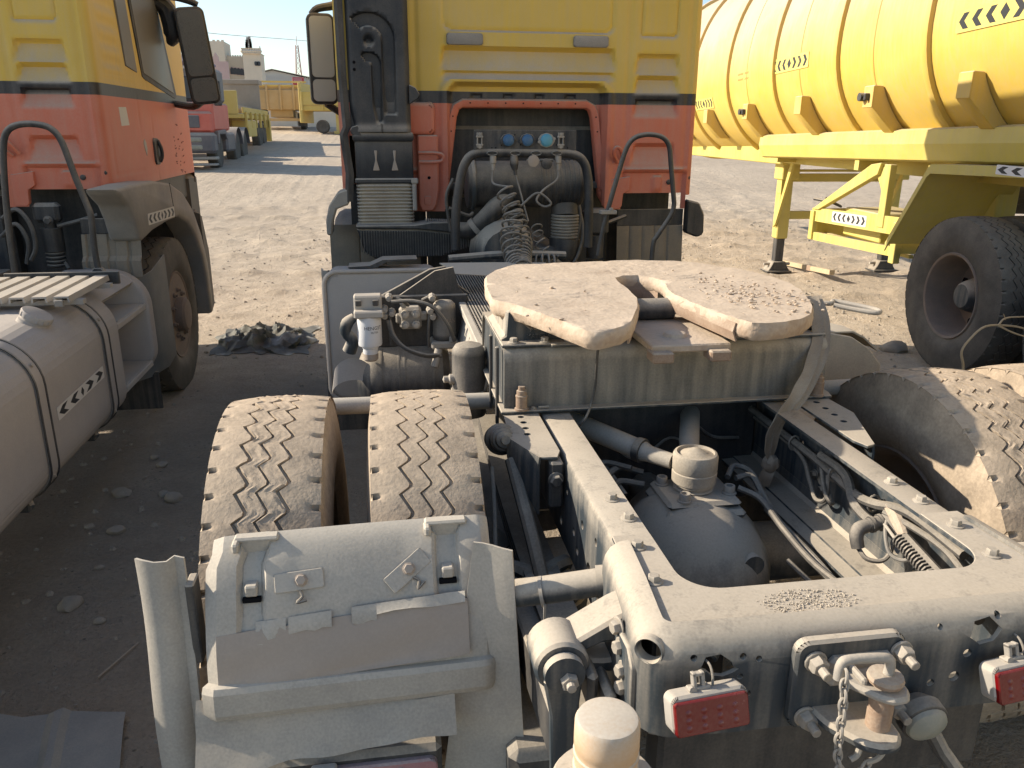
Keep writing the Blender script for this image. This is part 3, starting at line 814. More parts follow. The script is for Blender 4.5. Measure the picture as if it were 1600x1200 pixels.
# differential with banjo housing, cover plate and link ball
mb = MB()
mb.lathe([(.0, -.235), (.06, -.228), (.115, -.205), (.16, -.165), (.195, -.10), (.205, -.04), (.212, -.02), (.212, .06), (.20, .09), (.14, .2), (.10, .3)], (.005, 1.90, .565), 'y', 40)
mb.lathe([(.028, -.03), (.026, .0), (.015, .01)], (.10, 1.735, .66), 'y', 16)
obj('axle_housing', mb, CHASSIS, T, ang=40)
obj('axle_tube', MB().lathe([(.10, -.62), (.10, -.45), (.085, -.4), (.09, -.2), (.12, -.12), (.12, .12), (.09, .2), (.085, .45), (.10, .5), (.10, .72)], (0, 2.0, .525), 'x', 24), CHASSIS_D, T)
obj('cover_plate', MB().box(-.085, .125, 1.85, 2.02, .755, .775, .012).box(-.095, .135, 1.835, 2.03, .722, .752, .012).box(-.08, .12, 1.86, 2.0, .66, .73, .02), CHASSIS, T)
for (x, y) in ((-.06, 1.985), (-.035, 1.87), (.105, 1.90), (.085, 2.0)):
    obj('socket_bolt', MB().lathe([(.020, .775), (.020, .779), (.0155, .780), (.0155, .797), (.0145, .799), (.0095, .799), (.009, .790), (0.0, .790)], (x, y, 0), 'z', 16), SILVER, T)
mb = MB().lathe([(.052, .776), (.056, .780), (.050, .786), (.058, .792), (.058, .797), (.061, .800), (.062, .83), (.060, .833), (.062, .838), (.062, .876), (.058, .884), (.052, .886), (.050, .878), (.03, .884), (.014, .894), (0, .896)], (.018, 1.945, 0), 'z', 32)
obj('link_ball', mb, mat_dusty('dusty_casting', (.20, .18, .15), up=.95, side=.6, rough=.7, scale=9, bump=.5), T)
obj('link_arm', MB().tube([(-.035, 1.98, .845), (-.085, 2.03, .85), (-.10, 2.05, .852), (-.22, 2.22, .865), (-.34, 2.42, .87)], [.022, .024, .030, .032, .032], 14), FENDER, T)
obj('link_arm', MB().tube([(.03, 2.0, .845), (.06, 2.10, .85), (.17, 2.38, .865), (.30, 2.7, .87)], [.022, .030, .032, .032], 14), FENDER, T)
obj('link_sleeve', MB().lathe([(.0335, -.012), (.0345, -.006), (.0345, .006), (.0335, .012)], (0, 0, 0), 'z', 18) if False else MB().tube([(-.098, 2.047, .852), (-.112, 2.064, .853)], .036, 16), BLACK, T)
# cables beside the differential
def hose(name, pts, r, parent=T, mat=HOSE, n=8, sm=6):
    return obj(name, MB().tube(pts, r, n, smooth=sm), mat, parent)
hose('hose', [(.14, 1.94, .80), (.19, 1.95, .80), (.20, 1.89, .77), (.21, 1.80, .73), (.235, 1.65, .70), (.25, 1.5, .67), (.27, 1.36, .64)], .0085)
hose('hose', [(.13, 1.90, .79), (.18, 1.86, .77), (.20, 1.76, .73), (.22, 1.62, .70), (.27, 1.46, .68), (.30, 1.35, .66)], .0085)
hose('hose', [(.12, 1.95, .80), (.16, 2.0, .81), (.20, 1.98, .80), (.205, 1.92, .775), (.18, 1.87, .77)], .0085)
hose('hose', [(-.10, 2.02, .76), (-.17, 2.03, .77), (-.20, 1.98, .76), (-.19, 1.90, .74), (-.185, 1.80, .68), (-.18, 1.72, .60)], .0095)
hose('hose', [(-.09, 2.06, .78), (-.16, 2.08, .79), (-.22, 2.02, .77), (-.215, 1.92, .73), (-.21, 1.78, .66), (-.20, 1.70, .58)], .0095)
hose('hose', [(-.13, 2.05, .80), (-.20, 2.1, .80), (-.25, 2.05, .78), (-.24, 1.95, .74)], .0085)
hose('hose', [(.20, 1.72, .66), (.24, 1.58, .62), (.25, 1.4, .56), (.20, 1.25, .50)], .007)
for pts_, r_ in (([(-.33, 2.28, .84), (-.25, 2.2, .80), (-.20, 2.12, .79), (-.16, 2.0, .74)], .008), ([(-.34, 2.1, .80), (-.28, 2.0, .74), (-.24, 1.9, .70), (-.24, 1.75, .60)], .007),
                ([(.12, 2.2, .86), (.2, 2.25, .80), (.30, 2.28, .78)], .007), ([(.22, 1.9, .72), (.26, 1.75, .66), (.29, 1.55, .62), (.27, 1.3, .55)], .009), ([(.15, 1.55, .58), (.22, 1.45, .55), (.30, 1.4, .60)], .008),
                ([(-.15, 2.26, .80), (-.05, 2.24, .74), (.06, 2.26, .80), (.14, 2.24, .76)], .006)):
    hose('hose', pts_, r_, mat=BLACK)
for y_ in (1.62, 1.80, 2.02): obj('cable_tie', MB().tube([(.350 + .016 * math.cos(t), y_, .862 + .022 * math.sin(t)) for t in np.linspace(0, 2 * PI, 12, endpoint=False)], .003, 5, closed=True), COIL, T)
# harness along the right rail
hose('harness', [(.345, 2.35, .87), (.35, 2.1, .865), (.352, 1.9, .862), (.35, 1.78, .855), (.335, 1.66, .862), (.33, 1.58, .88), (.335, 1.52, .90), (.34, 1.45, .91), (.345, 1.3, .90)], .012)
hose('harness', [(.34, 1.86, .89), (.342, 1.74, .885), (.325, 1.66, .845), (.322, 1.58, .835), (.325, 1.53, .85)], .0125)
hose('harness', [(.36, 2.3, .84), (.355, 2.0, .84), (.34, 1.90, .80), (.33, 1.84, .77), (.335, 1.80, .79), (.345, 1.82, .85)], .006)
hose('harness', [(.347, 1.86, .855), (.325, 1.80, .82), (.325, 1.77, .80), (.338, 1.77, .79), (.345, 1.80, .80)], .0055)
hose('harness', [(.33, 1.54, .875), (.325, 1.46, .86), (.32, 1.38, .85), (.315, 1.30, .84), (.30, 1.18, .83)], .012, mat=BLACK)
hose('harness', [(.325, 1.54, .88), (.338, 1.44, .885), (.345, 1.34, .88), (.33, 1.22, .85)], .008)
hose('harness', [(.315, 1.52, .86), (.305, 1.40, .835), (.295, 1.30, .82), (.28, 1.18, .80)], .004, mat=SILVER)
mb = MB()
for t in np.linspace(0, 1, 26):
    y = 1.46 - .26 * t
    mb.tube([(.312 - .02 * t, y, .852 - .03 * t), (.312 - .02 * t, y - .004, .852 - .03 * t)], .0155, 10)
obj('corrugated_conduit', mb, HOSE, T)
# plug connector
mb = MB().tube([(.345, 1.545, .855), (.29, 1.545, .845)], .017, 14)
mb.tube([(.325, 1.545, .8515), (.318, 1.545, .850)], .021, 14); mb.tube([(.303, 1.545, .848), (.296, 1.545, .847)], .020, 14)
mb.tube([(.29, 1.545, .845), (.268, 1.542, .84), (.258, 1.535, .825), (.260, 1.525, .80)], [.016, .017, .016, .015], 12, smooth=3)
obj('plug_connector', mb, HOSE, T)
hose('plug_cable', [(.26, 1.525, .80), (.268, 1.50, .785), (.295, 1.485, .785), (.318, 1.49, .80), (.33, 1.50, .84), (.332, 1.52, .875)], .0055)
hose('plug_cable', [(.33, 1.53, .885), (.312, 1.51, .85), (.308, 1.48, .81), (.320, 1.45, .805), (.328, 1.43, .825), (.335, 1.44, .86)], .0045, mat=COIL)
obj('tape_wrap', MB().tube([(.335, 1.54, .895), (.332, 1.50, .88), (.325, 1.46, .86)], [.013, .017, .013], 10, smooth=3), PLATE, T)
for (y, z) in ((1.93, .80), (1.88, .775)):
    obj('bolt', MB().bolt((.374, y, z), (-1, 0, 0), .012, .012), CHASSIS_D, T)

# fender support pipes
mb = MB().tube([(-.655, 1.447, .803), (-.52, 1.397, .838), (-.40, 1.376, .86)], .0285, 18)
mb.tube([(-.412, 1.379, .859), (-.386, 1.374, .862)], .033, 18); 
pp = obj('fender_pipe', mb, CHASSIS, T)
obj('pipe_clamp', MB().tube([(-.517, 1.3945, .8365), (-.524, 1.396, .835)], .032, 18).box(-.523, -.518, 1.363, 1.369, .79, .825), SILVER, pp)
obj('fender_pipe', MB().tube([(.40, 1.37, .85), (.70, 1.36, .85), (1.28, 1.36, .85)], .0255, 18), CHASSIS, T)
obj('fender_pipe', MB().tube([(-1.09, 2.36, .925), (-.7, 2.365, .92), (-.42, 2.37, .915)], .026, 18), FENDER, T)
obj('fender_pipe', MB().tube([(.42, 2.36, .905), (.8, 2.365, .91), (1.2, 2.37, .915)], .026, 18), FENDER, T)

# stabiliser bracket with eye and hanging link on the left rear
mb = MB()
mb.prism([(-.53, .855), (-.50, .872), (-.425, .915), (-.395, .925), (-.385, .90), (-.39, .86), (-.45, .862), (-.49, .845)], 'y', 1.175, 1.255, bev=.006)
mb.prism([(-.52, .80), (-.48, .80), (-.41, .79), (-.39, .80), (-.39, .825), (-.45, .822), (-.50, .83)], 'y', 1.18, 1.25, bev=.006)
obj('stabiliser_bracket', mb, CHASSIS, T)
mb = MB().lathe([(.020, -.045), (.045, -.045), (.050, -.038), (.050, .038), (.045, .045), (.02, .045)], (-.530, 1.20, .832), 'y', 28)
mb.lathe([(.018, -.065), (.036, -.065), (.036, -.047), (.018, -.047)], (-.530, 1.20, .832), 'y', 28)
obj('link_eye', mb, CHASSIS, T)
obj('eye_bolt', MB().bolt((-.523, 1.14, .822), (0, -1, 0), .0165, .016, 1.3, stud=.012), SILVER, T)
obj('hanging_link', MB().prism([(-.565, .815), (-.495, .815), (-.500, .76), (-.498, .60), (-.548, .60), (-.552, .74)], 'y', 1.145, 1.165, bev=.004), CHASSIS, T)
for (z, y) in ((.905, 1.16), (.878, 1.14), (.845, 1.12), (.815, 1.115)):
    obj('bolt', MB().bolt((-.430, y, z), (-1, -.25, 0), .0125, .014, 1.4), BOLT, T)
obj('edge_plate', MB().prism([(1.24, .90), (1.10, .905), (1.075, .88), (1.07, .74), (1.24, .74)], 'x', -.434, -.422, bev=.003), CHASSIS, T)
obj('bump_stop', MB().box(-.465, -.445, 1.10, 1.19, .735, .81, .008), BLACK, T)
obj('bump_stop', MB().box(-.490, -.470, 1.13, 1.2, .76, .83, .008), BLACK, T)
mb = MB()
for k in range(5):
    mb.sheet([[(x, 1.10 + 1.6 * t, .60 + .02 * k + .14 * (2 * t - 1) ** 2 * .5) for x in (-.50, -.41)] for t in np.linspace(0, 1, 12)], .014)
obj('leaf_spring', mb, BLACK, T)

# tail of the truck: hitch
pl_ = MB().prism(rrect(-.182, .010, .785, .953, .022), 'y', 1.004, 1.026, bev=.005)
hp = obj('hitch_plate', pl_, CHASSIS, T)
for (x, z) in ((-.150, .918), (.000, .922), (-.155, .812), (.004, .815)):
    obj('hitch_nut', MB().lathe([(.019, 0), (.019, .004)], (0, 0, 0), 'z', 14) if False else MB().bolt((x, 1.003, z), (0, -1, -.05), .0155, .020, 1.25, stud=.020), BOLT, hp)
jaw_u = [(-.130, 1.01), (-.128, .985), (-.115, .96), (-.085, .922), (-.066, .910), (-.042, .912), (-.030, .93), (-.026, .96), (-.018, .99), (-.015, 1.01)]
obj('hitch_tongue', MB().prism(jaw_u, 'z', .892, .906, bev=.005).box(-.128, -.016, .990, 1.012, .87, .925, .008).box(-.098, -.088, .95, 1.0, .904, .916, .003), SILVER, hp)
o = obj('hitch_tongue', MB().prism([(-.150, 1.01), (-.140, .965), (-.105, .915), (-.08, .902), (-.050, .904), (-.034, .925), (-.030, .97), (-.01, 1.01)], 'z', .808, .828, bev=.006), CHASSIS, hp)
mb = MB().lathe([(.019, .79), (.019, .91), (.026, .912), (.028, .918), (.026, .924), (.012, .926)], (-.062, .948, 0), 'z', 20)
obj('hitch_pin', mb, RUST, hp)
obj('pin_handle', MB().tube([(-.060, .948, .918), (-.058, .948, .942), (-.068, .948, .955), (-.125, .95, .957), (-.140, .95, .950), (-.143, .948, .925)], .008, 12, smooth=4), SILVER, hp)
# chain with separate links
cp = [(-.138, .942, .945), (-.140, .934, .915), (-.140, .930, .88), (-.139, .930, .84), (-.136, .930, .795), (-.126, .930, .76), (-.108, .930, .745), (-.090, .930, .757), (-.080, .93, .775)]
cpt = catmull([Vector(p) for p in cp], 40)
acc = [0]
for i in range(1, len(cpt)): acc.append(acc[-1] + (cpt[i] - cpt[i - 1]).length)
L_ = acc[-1]; nl = int(L_ / .0155)
def at_len(s):
    i = min(max(int(np.searchsorted(acc, s)), 1), len(cpt) - 1)
    t = (s - acc[i - 1]) / max(acc[i] - acc[i - 1], 1e-9)
    return cpt[i - 1].lerp(cpt[i], t)
for k in range(nl):
    s = (k + .5) * L_ / nl
    p = at_len(s); d = (at_len(min(s + .006, L_)) - at_len(max(s - .006, 0))).normalized()
    side = d.cross(Vector((0, 1, 0))).normalized(); oth = d.cross(side)
    u = side if k % 2 else oth
    a, bq = .0110, .0062
    pts = [p + d * (a * math.cos(t)) * 1.0 + u * bq * math.copysign(abs(math.sin(t)) ** .7, math.sin(t)) for t in np.linspace(0, 2 * PI, 16, endpoint=False)]
    obj('chain_link', MB().tube(pts, .0026, 6, closed=True), SILVER, hp)
obj('chain_hook', MB().tube([(-.085, .93, .775), (-.066, .93, .780), (-.058, .93, .795), (-.058, .932, .815)], .005, 8, smooth=4), SILVER, hp)
obj('chain_hook', MB().tube([(-.095, .935, .815), (-.100, .933, .79), (-.112, .932, .782)], .005, 8, smooth=4), SILVER, hp)

# tail lamps
for cx_, cz_, tilt in ((-.338, .868, 2.0), (.215, .862, 4.0)):
    M = Matrix.Translation((cx_, .985, cz_)) @ Matrix.Rotation(R(-tilt), 4, 'Y') @ Matrix.Rotation(R(4), 4, 'Z') @ Matrix.Rotation(R(-16), 4, 'X')
    mb = MB(); mb.M = M; mb.prism(rrect(-.064, .064, -.031, .031, .012), 'y', -.018, .018, bev=.004)
    h = obj('tail_lamp', mb, ALU, T)
    mb = MB(); mb.M = M; mb.prism(rrect(-.0615, .0615, -.0305, .0235, .006), 'y', -.0245, -.012, bev=.002)
    ln = obj('lens', mb, LENS, h)
    mb = MB(); mb.M = M
    for ix in range(4):
        for iz in range(3):
            mb.lathe([(.0062, -.0242), (.004, -.0252), (0, -.0256)], (-.040 + .026 * ix, 0, -.019 + .0125 * iz), 'y', 10)
    obj('led_dots', mb, LENS, h)
    mb = MB(); mb.M = M
    mb.box(-.020, -.014, -.006, .006, .030, .058, .001); mb.box(-.006, .0, -.006, .006, .030, .058, .001); mb.box(-.020, .0, -.006, .006, .052, .057, .001); mb.box(-.028, .008, -.008, .010, .029, .036, .002); mb.lathe([(.006, -.012), (.006, -.004)], (-.024, 0, .034), 'y', 8)
    obj('lamp_bracket', mb, SILVER, h)
    mb = MB(); mb.M = M
    mb.tube([(.014, .0, .030), (.018, .006, .045), (.020, .02, .058), (.018, .05, .060)], .0022, 8, smooth=4)
    obj('lamp_wire', mb, HOSE, h)
# work lamp under the hitch
mb = MB(); mb.M = Matrix.Translation((.046, .975, .797)) @ Matrix.Rotation(R(12), 4, 'X')
mb.lathe([(.0, -.020), (.020, -.018), (.033, -.010), (.036, -.002)], (0, 0, 0), 'y', 24)
wl = obj('reversing_lamp', mb, CLEAR, T)
mb = MB(); mb.M = Matrix.Translation((.046, .975, .797)) @ Matrix.Rotation(R(12), 4, 'X')
mb.lathe([(.0365, -.003), (.040, -.001), (.040, .02), (.025, .04), (0, .045)], (0, 0, 0), 'y', 24)
obj('lamp_shell', mb, BLACK, wl)
obj('lamp_stay', MB().tube([(.06, 1.02, .80), (.10, .99, .72), (.17, .95, .62)], .014, 10), CHASSIS_D, T)
# amber beacon on its round foot
bx, by, bz = -.524, .90, .908
mb = MB().lathe([(.045, -.09), (.045, -.055), (.0475, -.052), (.0475, -.047), (.045, -.044), (.045, -.03), (.0475, -.027), (.0475, -.022), (.0455, -.02), (.0455, -.012), (.0468, -.010), (.0468, .0), (.0462, .028), (.043, .034), (.036, .036), (0, .0365)], (bx, by, bz), 'z', 40)
be = obj('beacon', mb, AMBER, T)
obj('beacon_foot', MB().lathe([(.074, -.088), (.078, -.080), (.074, -.074), (.050, -.070), (.048, -.064)], (bx, by, bz), 'z', 40), CHASSIS, be)
obj('beacon_stay', MB().tube([(bx, by, bz - .10), (bx, by + .02, bz - .25), (bx + .1, by + .2, bz - .30)], .02, 10), CHASSIS_D, be)
# black parts added low under the tail to deepen the shade there
obj('tail_beam', MB().box(-.34, .34, 1.16, 1.24, .50, .72, .01), BLACK, T)
obj('inner_cross_member', MB().box(-.37, .37, 2.30, 2.34, .55, .93, .01), BLACK, T)
obj('inner_cross_member', MB().box(-.37, .37, 3.0, 3.04, .60, .93, .01), BLACK, T)
obj('drive_shaft', MB().tube([(0, 2.1, .60), (0, 3.2, .68), (0, 4.4, .76)], .055, 14), BLACK, T)
for s in (-1, 1):
    obj('spring_pack', MB().prism([(1.15, .62), (2.0, .50), (2.85, .62), (2.85, .72), (2.0, .62), (1.15, .72)], 'x', s * .50 - .045, s * .50 + .045, bev=.005), BLACK, T)
    obj('air_spring', MB().lathe([(.0, .34), (.09, .35), (.12, .40), (.125, .52), (.12, .62), (.09, .66)], (s * .50, 2.52, 0), 'z', 20), BLACK, T)
obj('shade_filler', MB().box(-.60, -.392, 1.30, 2.10, .30, .52, .02).box(-.60, -.56, 1.45, 2.4, .45, .66, .01), BLACK, T)  # black boxes standing in for the shade between tyre and rail
for x in (-.30, .26): obj('belly_tank', MB().cyl((x, 2.42, .53), (x, 2.95, .53), .115, 18), BLACK, T)

# ------------------------------------------------------------------ rear left fender
fa = [(1.532, .940, 0), (1.518, .934, .0), (1.502, .922, .004), (1.480, .900, .002), (1.452, .860, .0), (1.43, .815, .0), (1.41, .765, .0), (1.396, .715, .0), (1.390, .694, .0), (1.378, .690, -.006), (1.374, .684, -.006), (1.370, .640, -.004), (1.373, .631, 0), (1.386, .627, 0)]
def fender_pt(u, i):
    """u 0..1 across, i index down"""
    y, z, _ = fa[i]
    sag = .006 * math.sin(u * PI)
    x = -1.185 + u * .565 + (.010 if i < 3 else 0) * (1 - u)
    if i > 8: x -= .01 * (1 - u)
    z2 = z + .012 * (u - .5) + sag * (.5 if i < 6 else 0)
    rib = 0
    for c, w in ((.155, .085), (.845, .085)):
        if abs(u - c) < w / 2 + .012 and 1 <= i <= 5:
            k = min(1, max(0, (w / 2 + .012 - abs(u - c)) / .012)); rib = max(rib, k)
    out_ = Vector((0, y - WC_Y, z - WC_Z)).normalized()
    if i in (1,): rib = rib * -.7
    edge = max(0, abs(u - .5) - .46) / .04
    p = Vector((x, y, z2)) - out_ * (.015 * rib) - out_ * (.018 * edge ** 2)
    if .25 < u < .75 and 3 <= i <= 5: p -= out_ * .004
    return p
us = sorted(set(list(np.linspace(0, 1, 25)) + [.10, .105, .115, .125, .185, .195, .205, .79, .80, .81, .88, .89, .90, .97, .985]))
o = obj('rear_fender', MB().sheet([[fender_pt(u, i) for i in range(len(fa))] for u in us], -.006), FENDER, T, ang=24)
FD = o
for u in (.155, .845):                                  # raised loops at the upper lip and clips in the channels
    p = fender_pt(u, 1); 
    obj('fender_hook', MB().box(p.x - .044, p.x + .044, p.y - .006, p.y + .022, p.z - .004, p.z + .007, .004).box(p.x - .046, p.x - .032, p.y - .026, p.y + .01, p.z - .016, p.z + .004, .004), FENDER, FD)
    p = fender_pt(u, 4)
    obj('fender_clip', MB().box(p.x - .012, p.x + .012, p.y - .020, p.y + .012, p.z - .004, p.z + .020, .003), FENDER, FD)
    obj('clip_slot', MB().box(p.x - .018, p.x + .018, p.y - .021, p.y - .010, p.z - .016, p.z - .006, .001), HOLE, FD)
for u, rz in ((.32, 4), (.70, 38)):
    p = fender_pt(u, 4) ; nrm = Vector((0, -.84, .54)).normalized()
    M = frame_matrix(p + nrm * .010 + Vector((0, .004, .008)), (1, 0, 0), Vector((1, 0, 0)).cross(nrm) * -1) @ Matrix.Rotation(R(rz), 4, 'Z')
    if M.to_3x3().col[2].dot(nrm) < 0: M = M @ Matrix.Rotation(PI, 4, 'X')
    mb = MB(); mb.M = M; mb.prism(rrect(-.048, .048, -.019, .019, .003), 'z', -.003, .0, bev=.001)
    pt = obj('fixing_plate', mb, FENDER, FD)
    mb = MB(); mb.M = M; mb.bolt((.004, 0, .0), (0, 0, 1), .011, .010, 1.2)
    obj('fixing_bolt', mb, CARD, FD)
    mb = MB(); mb.M = M; mb.tube([(0, -.019, 0), (.004, -.032, .002), (-.008, -.042, .003), (.012, -.040, .001)], .003, 6, smooth=3)
    obj('binding_wire', mb, HOSE, FD)
# taped board patch on the fender
pa = []
for u in np.linspace(0, 1, 14):
    row = []
    for k, i in enumerate(np.linspace(5.3, 8.2, 8)):
        i0 = int(i); t = i - i0; uu = .035 + .875 * u
        p = fender_pt(uu, i0).lerp(fender_pt(uu, min(i0 + 1, len(fa) - 1)), t)
        n_ = Vector((0, -.93, .36))
        row.append(p + n_ * (.009 + .0025 * math.sin(u * 9 + k)) + Vector((0, 0, .030 * (u - .5))))
    pa.append(row)
bd = obj('patch_board', MB().sheet(pa, -.003), CARD, FD)
mb = MB()
for (u0, u1, w) in ((.15, .27, .020), (.28, .45, .016), (.53, .63, .018), (.63, .99, .004)):
    rows = []
    for u in np.linspace(u0, u1, 6):
        uu = .035 + .875 * u
        p = fender_pt(uu, 5).lerp(fender_pt(uu, 6), .3) + Vector((0, -.93, .36)) * .015 + Vector((0, 0, .030 * (u - .5)))
        j = .003 * math.sin(u * 70)
        rows.append([p + Vector((0, .010, .012)), p + Vector((0, 0, 0)), p + Vector((0, -.004, -w - j))])
    mb.sheet(rows, -.0012)
obj('torn_tape', mb, FENDER, FD)
mb = MB().sheet([[fender_pt(.145 + .02 * math.sin(i * 2) * .2, 0) * 0 + Vector((-1.100 + .002 * math.sin(i * 3), 1.398 - .018 * i / 6, .775 - .08 * i / 6)) + Vector((w, 0, 0)) for w in (0, .004)] for i in range(7)], -.001)
# inner wall of the fender towards the frame
mb = MB().sheet([[Vector((-.655 - .085 * s + (.075 + .11 * s) * t, 1.435 - .065 * s - .028 * t + .004 * math.sin(t * 5), .940 - .008 * t - .58 * s)) for t in np.linspace(0, 1, 5)] for k, s in enumerate(np.linspace(0, 1, 12))], .006)
obj('fender_inner_panel', mb, FENDER, FD)
mb = MB().sheet([[Vector((-.70 + .155 * t, 1.37 - .01 * math.sin(t * 6) + .03 * s, .66 - .34 * s)) for t in np.linspace(0, 1, 8)] for s in np.linspace(0, 1, 6)], .006)

# ledge and lamp box below the fender
mb = MB().sheet([[Vector((-1.215 + .51 * t, 1.40 - .075 * s + (.004 * math.sin(t * 23) if s > .9 else 0), .655 - .105 * s + .045 * (t - .5) * (1 if s > .3 else .2) + (.004 * math.sin(t * 17 + 1) if s > .9 else 0))) for s in np.linspace(0, 1, 8)] for t in np.linspace(0, 1, 24)], .004)
obj('mud_flap_ledge', mb, GREYP, FD)
lb = obj('lamp_box', MB().box(-1.19, -.735, 1.335, 1.43, .38, .535, .012), BLACK, T)
obj('lamp_lens', MB().prism(rrect(-1.185, -.745, .34, .515, .016), 'y', 1.322, 1.345, bev=.004), mat_dusty('faded_red_lens', (.34, .05, .07), up=.9, side=.5, rough=.4, scale=5, bump=.05, dust=(.36, .30, .28)), lb)
obj('lamp_latch', MB().box(-.995, -.945, 1.308, 1.33, .49, .53, .004), ALU, lb)
for x in (-1.12, -.82): obj('lamp_screw', MB().bolt((x, 1.324, .497), (0, -1, 0), .008, .006), BOLT, lb)
# loose side flap leaning at the outer edge
rows = []
for k, s in enumerate(np.linspace(0, 1, 16)):
    z = .93 - .62 * s; y = 1.47 - .06 * s
    bow = .002 * math.sin(s * 9)
    cr = [(-1.316 + .002 * math.sin(s * 7), .012), (-1.300, -.004), (-1.275, -.012), (-1.252, -.006), (-1.240, .006), (-1.222, .000)]
    rows.append([(x + .03 * s * (0.3) + bow * .3, y + dy + bow, z + ((0, .004, .001, -.002, .003, .0)[j] if k == 0 else 0)) for j, (x, dy) in enumerate(cr)])
obj('side_flap', MB().sheet(rows, -.005), FENDER, T, ang=50)
obj('flap_strut', MB().box(-1.222, -1.205, 1.45, 1.50, .70, .88, .003), CHASSIS_D, T)
# front piece of the right fender, behind the beam
sec = [(3.05, .70), (2.99, .80), (2.93, .90), (2.86, .99), (2.78, 1.025), (2.69, 1.035), (2.63, 1.03)]
mb = MB().sheet([[(x, y + .02 * abs(x - .78), z - (.0 if x < .90 else (x - .90) * .8)) for (y, z) in sec] for x in (.46, .50, .70, .88, .93, .97, 1.0)], .006)
obj('front_fender_piece', mb, FENDER, T, ang=45)
obj('front_fender_edge', MB().prism([(.46, .80), (.46, 1.028), (.78, 1.03), (.87, 1.012), (.945, .965), (1.0, .90), (1.01, .80)], 'y', 2.615, 2.63, bev=.003), FENDER, T)
# ------------------------------------------------------------------ driver's cab (both tractors share the body shape)
def sst(a, b, x):
    t = min(1.0, max(0.0, (x - a) / (b - a))); return t * t * (3 - 2 * t)
def rr_mask(x, z, x0, x1, z0, z1, r, soft):
    """1 inside a rounded rectangle, fading to 0 over soft at its rim"""
    cx, cz = (x0 + x1) / 2, (z0 + z1) / 2
    qx, qz = abs(x - cx) - (x1 - x0) / 2 + r, abs(z - cz) - (z1 - z0) / 2 + r
    d = math.hypot(max(qx, 0), max(qz, 0)) + min(max(qx, qz), 0) - r
    return sst(soft, 0, -d) * 0 + (1 - sst(-soft, 0, d))
def louvre(x, z, x0, x1, z0, z1, D):
    """pressed louvre: deep under its upper edge, running out downwards, narrower at the top"""
    t = (z1 - z) / (z1 - z0)
    if t < -.15 or t > 1.02: return 0
    ins = .022 * (1 - max(0, t))
    m = sst(x0 + ins - .012, x0 + ins + .006, x) * (1 - sst(x1 - ins - .006, x1 - ins + .012, x))
    up_ = sst(-.10, .10, t)
    return D * m * up_ * max(0, 1 - t) ** .8
CAB_ROOF = 3.36
def rear_d(x, z, st):
    d = 0
    # large top panel and the narrow one beside it, mirrored on the left
    d += .014 * rr_mask(x, z, -.455, .515, 2.235, 3.4, .05, .016) - .009 * rr_mask(x, z, -.44, .50, 2.25, 3.4, .045, .008)
    for s in (1, -1):
        xs = x * s
        d += .013 * rr_mask(xs, z, .655, .885, 2.22, 3.4, .035, .012) - .010 * rr_mask(xs, z, .668, .872, 2.232, 3.4, .03, .007)
        for (z0, z1) in ((2.025, 2.135), (1.925, 2.015), (1.80, 1.895), (1.53, 1.645)):
            d += louvre(xs, z, .64, .905, z0, z1, .040)
        # long vertical press lines
        d += .008 * (sst(.575, .60, xs) - sst(.60, .625, xs)) + .010 * sst(.94, .965, xs)
        # lower edge fold of the side panel
        if xs > .60: d += .018 * (1 - sst(1.485, 1.50, z)) - .012 * (sst(1.495, 1.505, z) - sst(1.505, 1.52, z))
        if xs > .60: d += -.012 * rr_mask(xs, z, .78, .84, 1.38, 1.475, .006, .008)
    d += louvre(x, z, -.465, .525, 2.045, 2.155, .042) + louvre(x, z, -.465, .525, 1.995, 2.032, .020)
    # arched pocket above the engine opening
    d += .060 * rr_mask(x, z, -.435, .485, 1.0, 1.985, .075, .030) - .012 * rr_mask(x, z, -.475, .525, 1.0, 2.01, .09, .012) * (1 - rr_mask(x, z, -.435, .485, 1.0, 1.985, .075, .030))
    for xx in (-.26, -.08, .10, .28):
        d += .014 * rr_mask(x, z, xx - .03, xx + .03, st[0] + .012, st[1] - .012, .006, .008)
    # lower left column pressing
    d += .022 * rr_mask(x, z, -.60, -.50, 1.33, 1.70, .01, .02)
    return d
def hole_x(z):                                          # engine opening outline in the rear wall
    t = (1.855 - z) / .55
    return -.375 - .075 * max(0, t), .405 + .075 * max(0, t)
def zbot(x):
    if x < -.64: return 1.69
    if x < -.475: return 1.285
    if x < .50: return 1.28
    if x < .585: return 1.285
    return 1.372
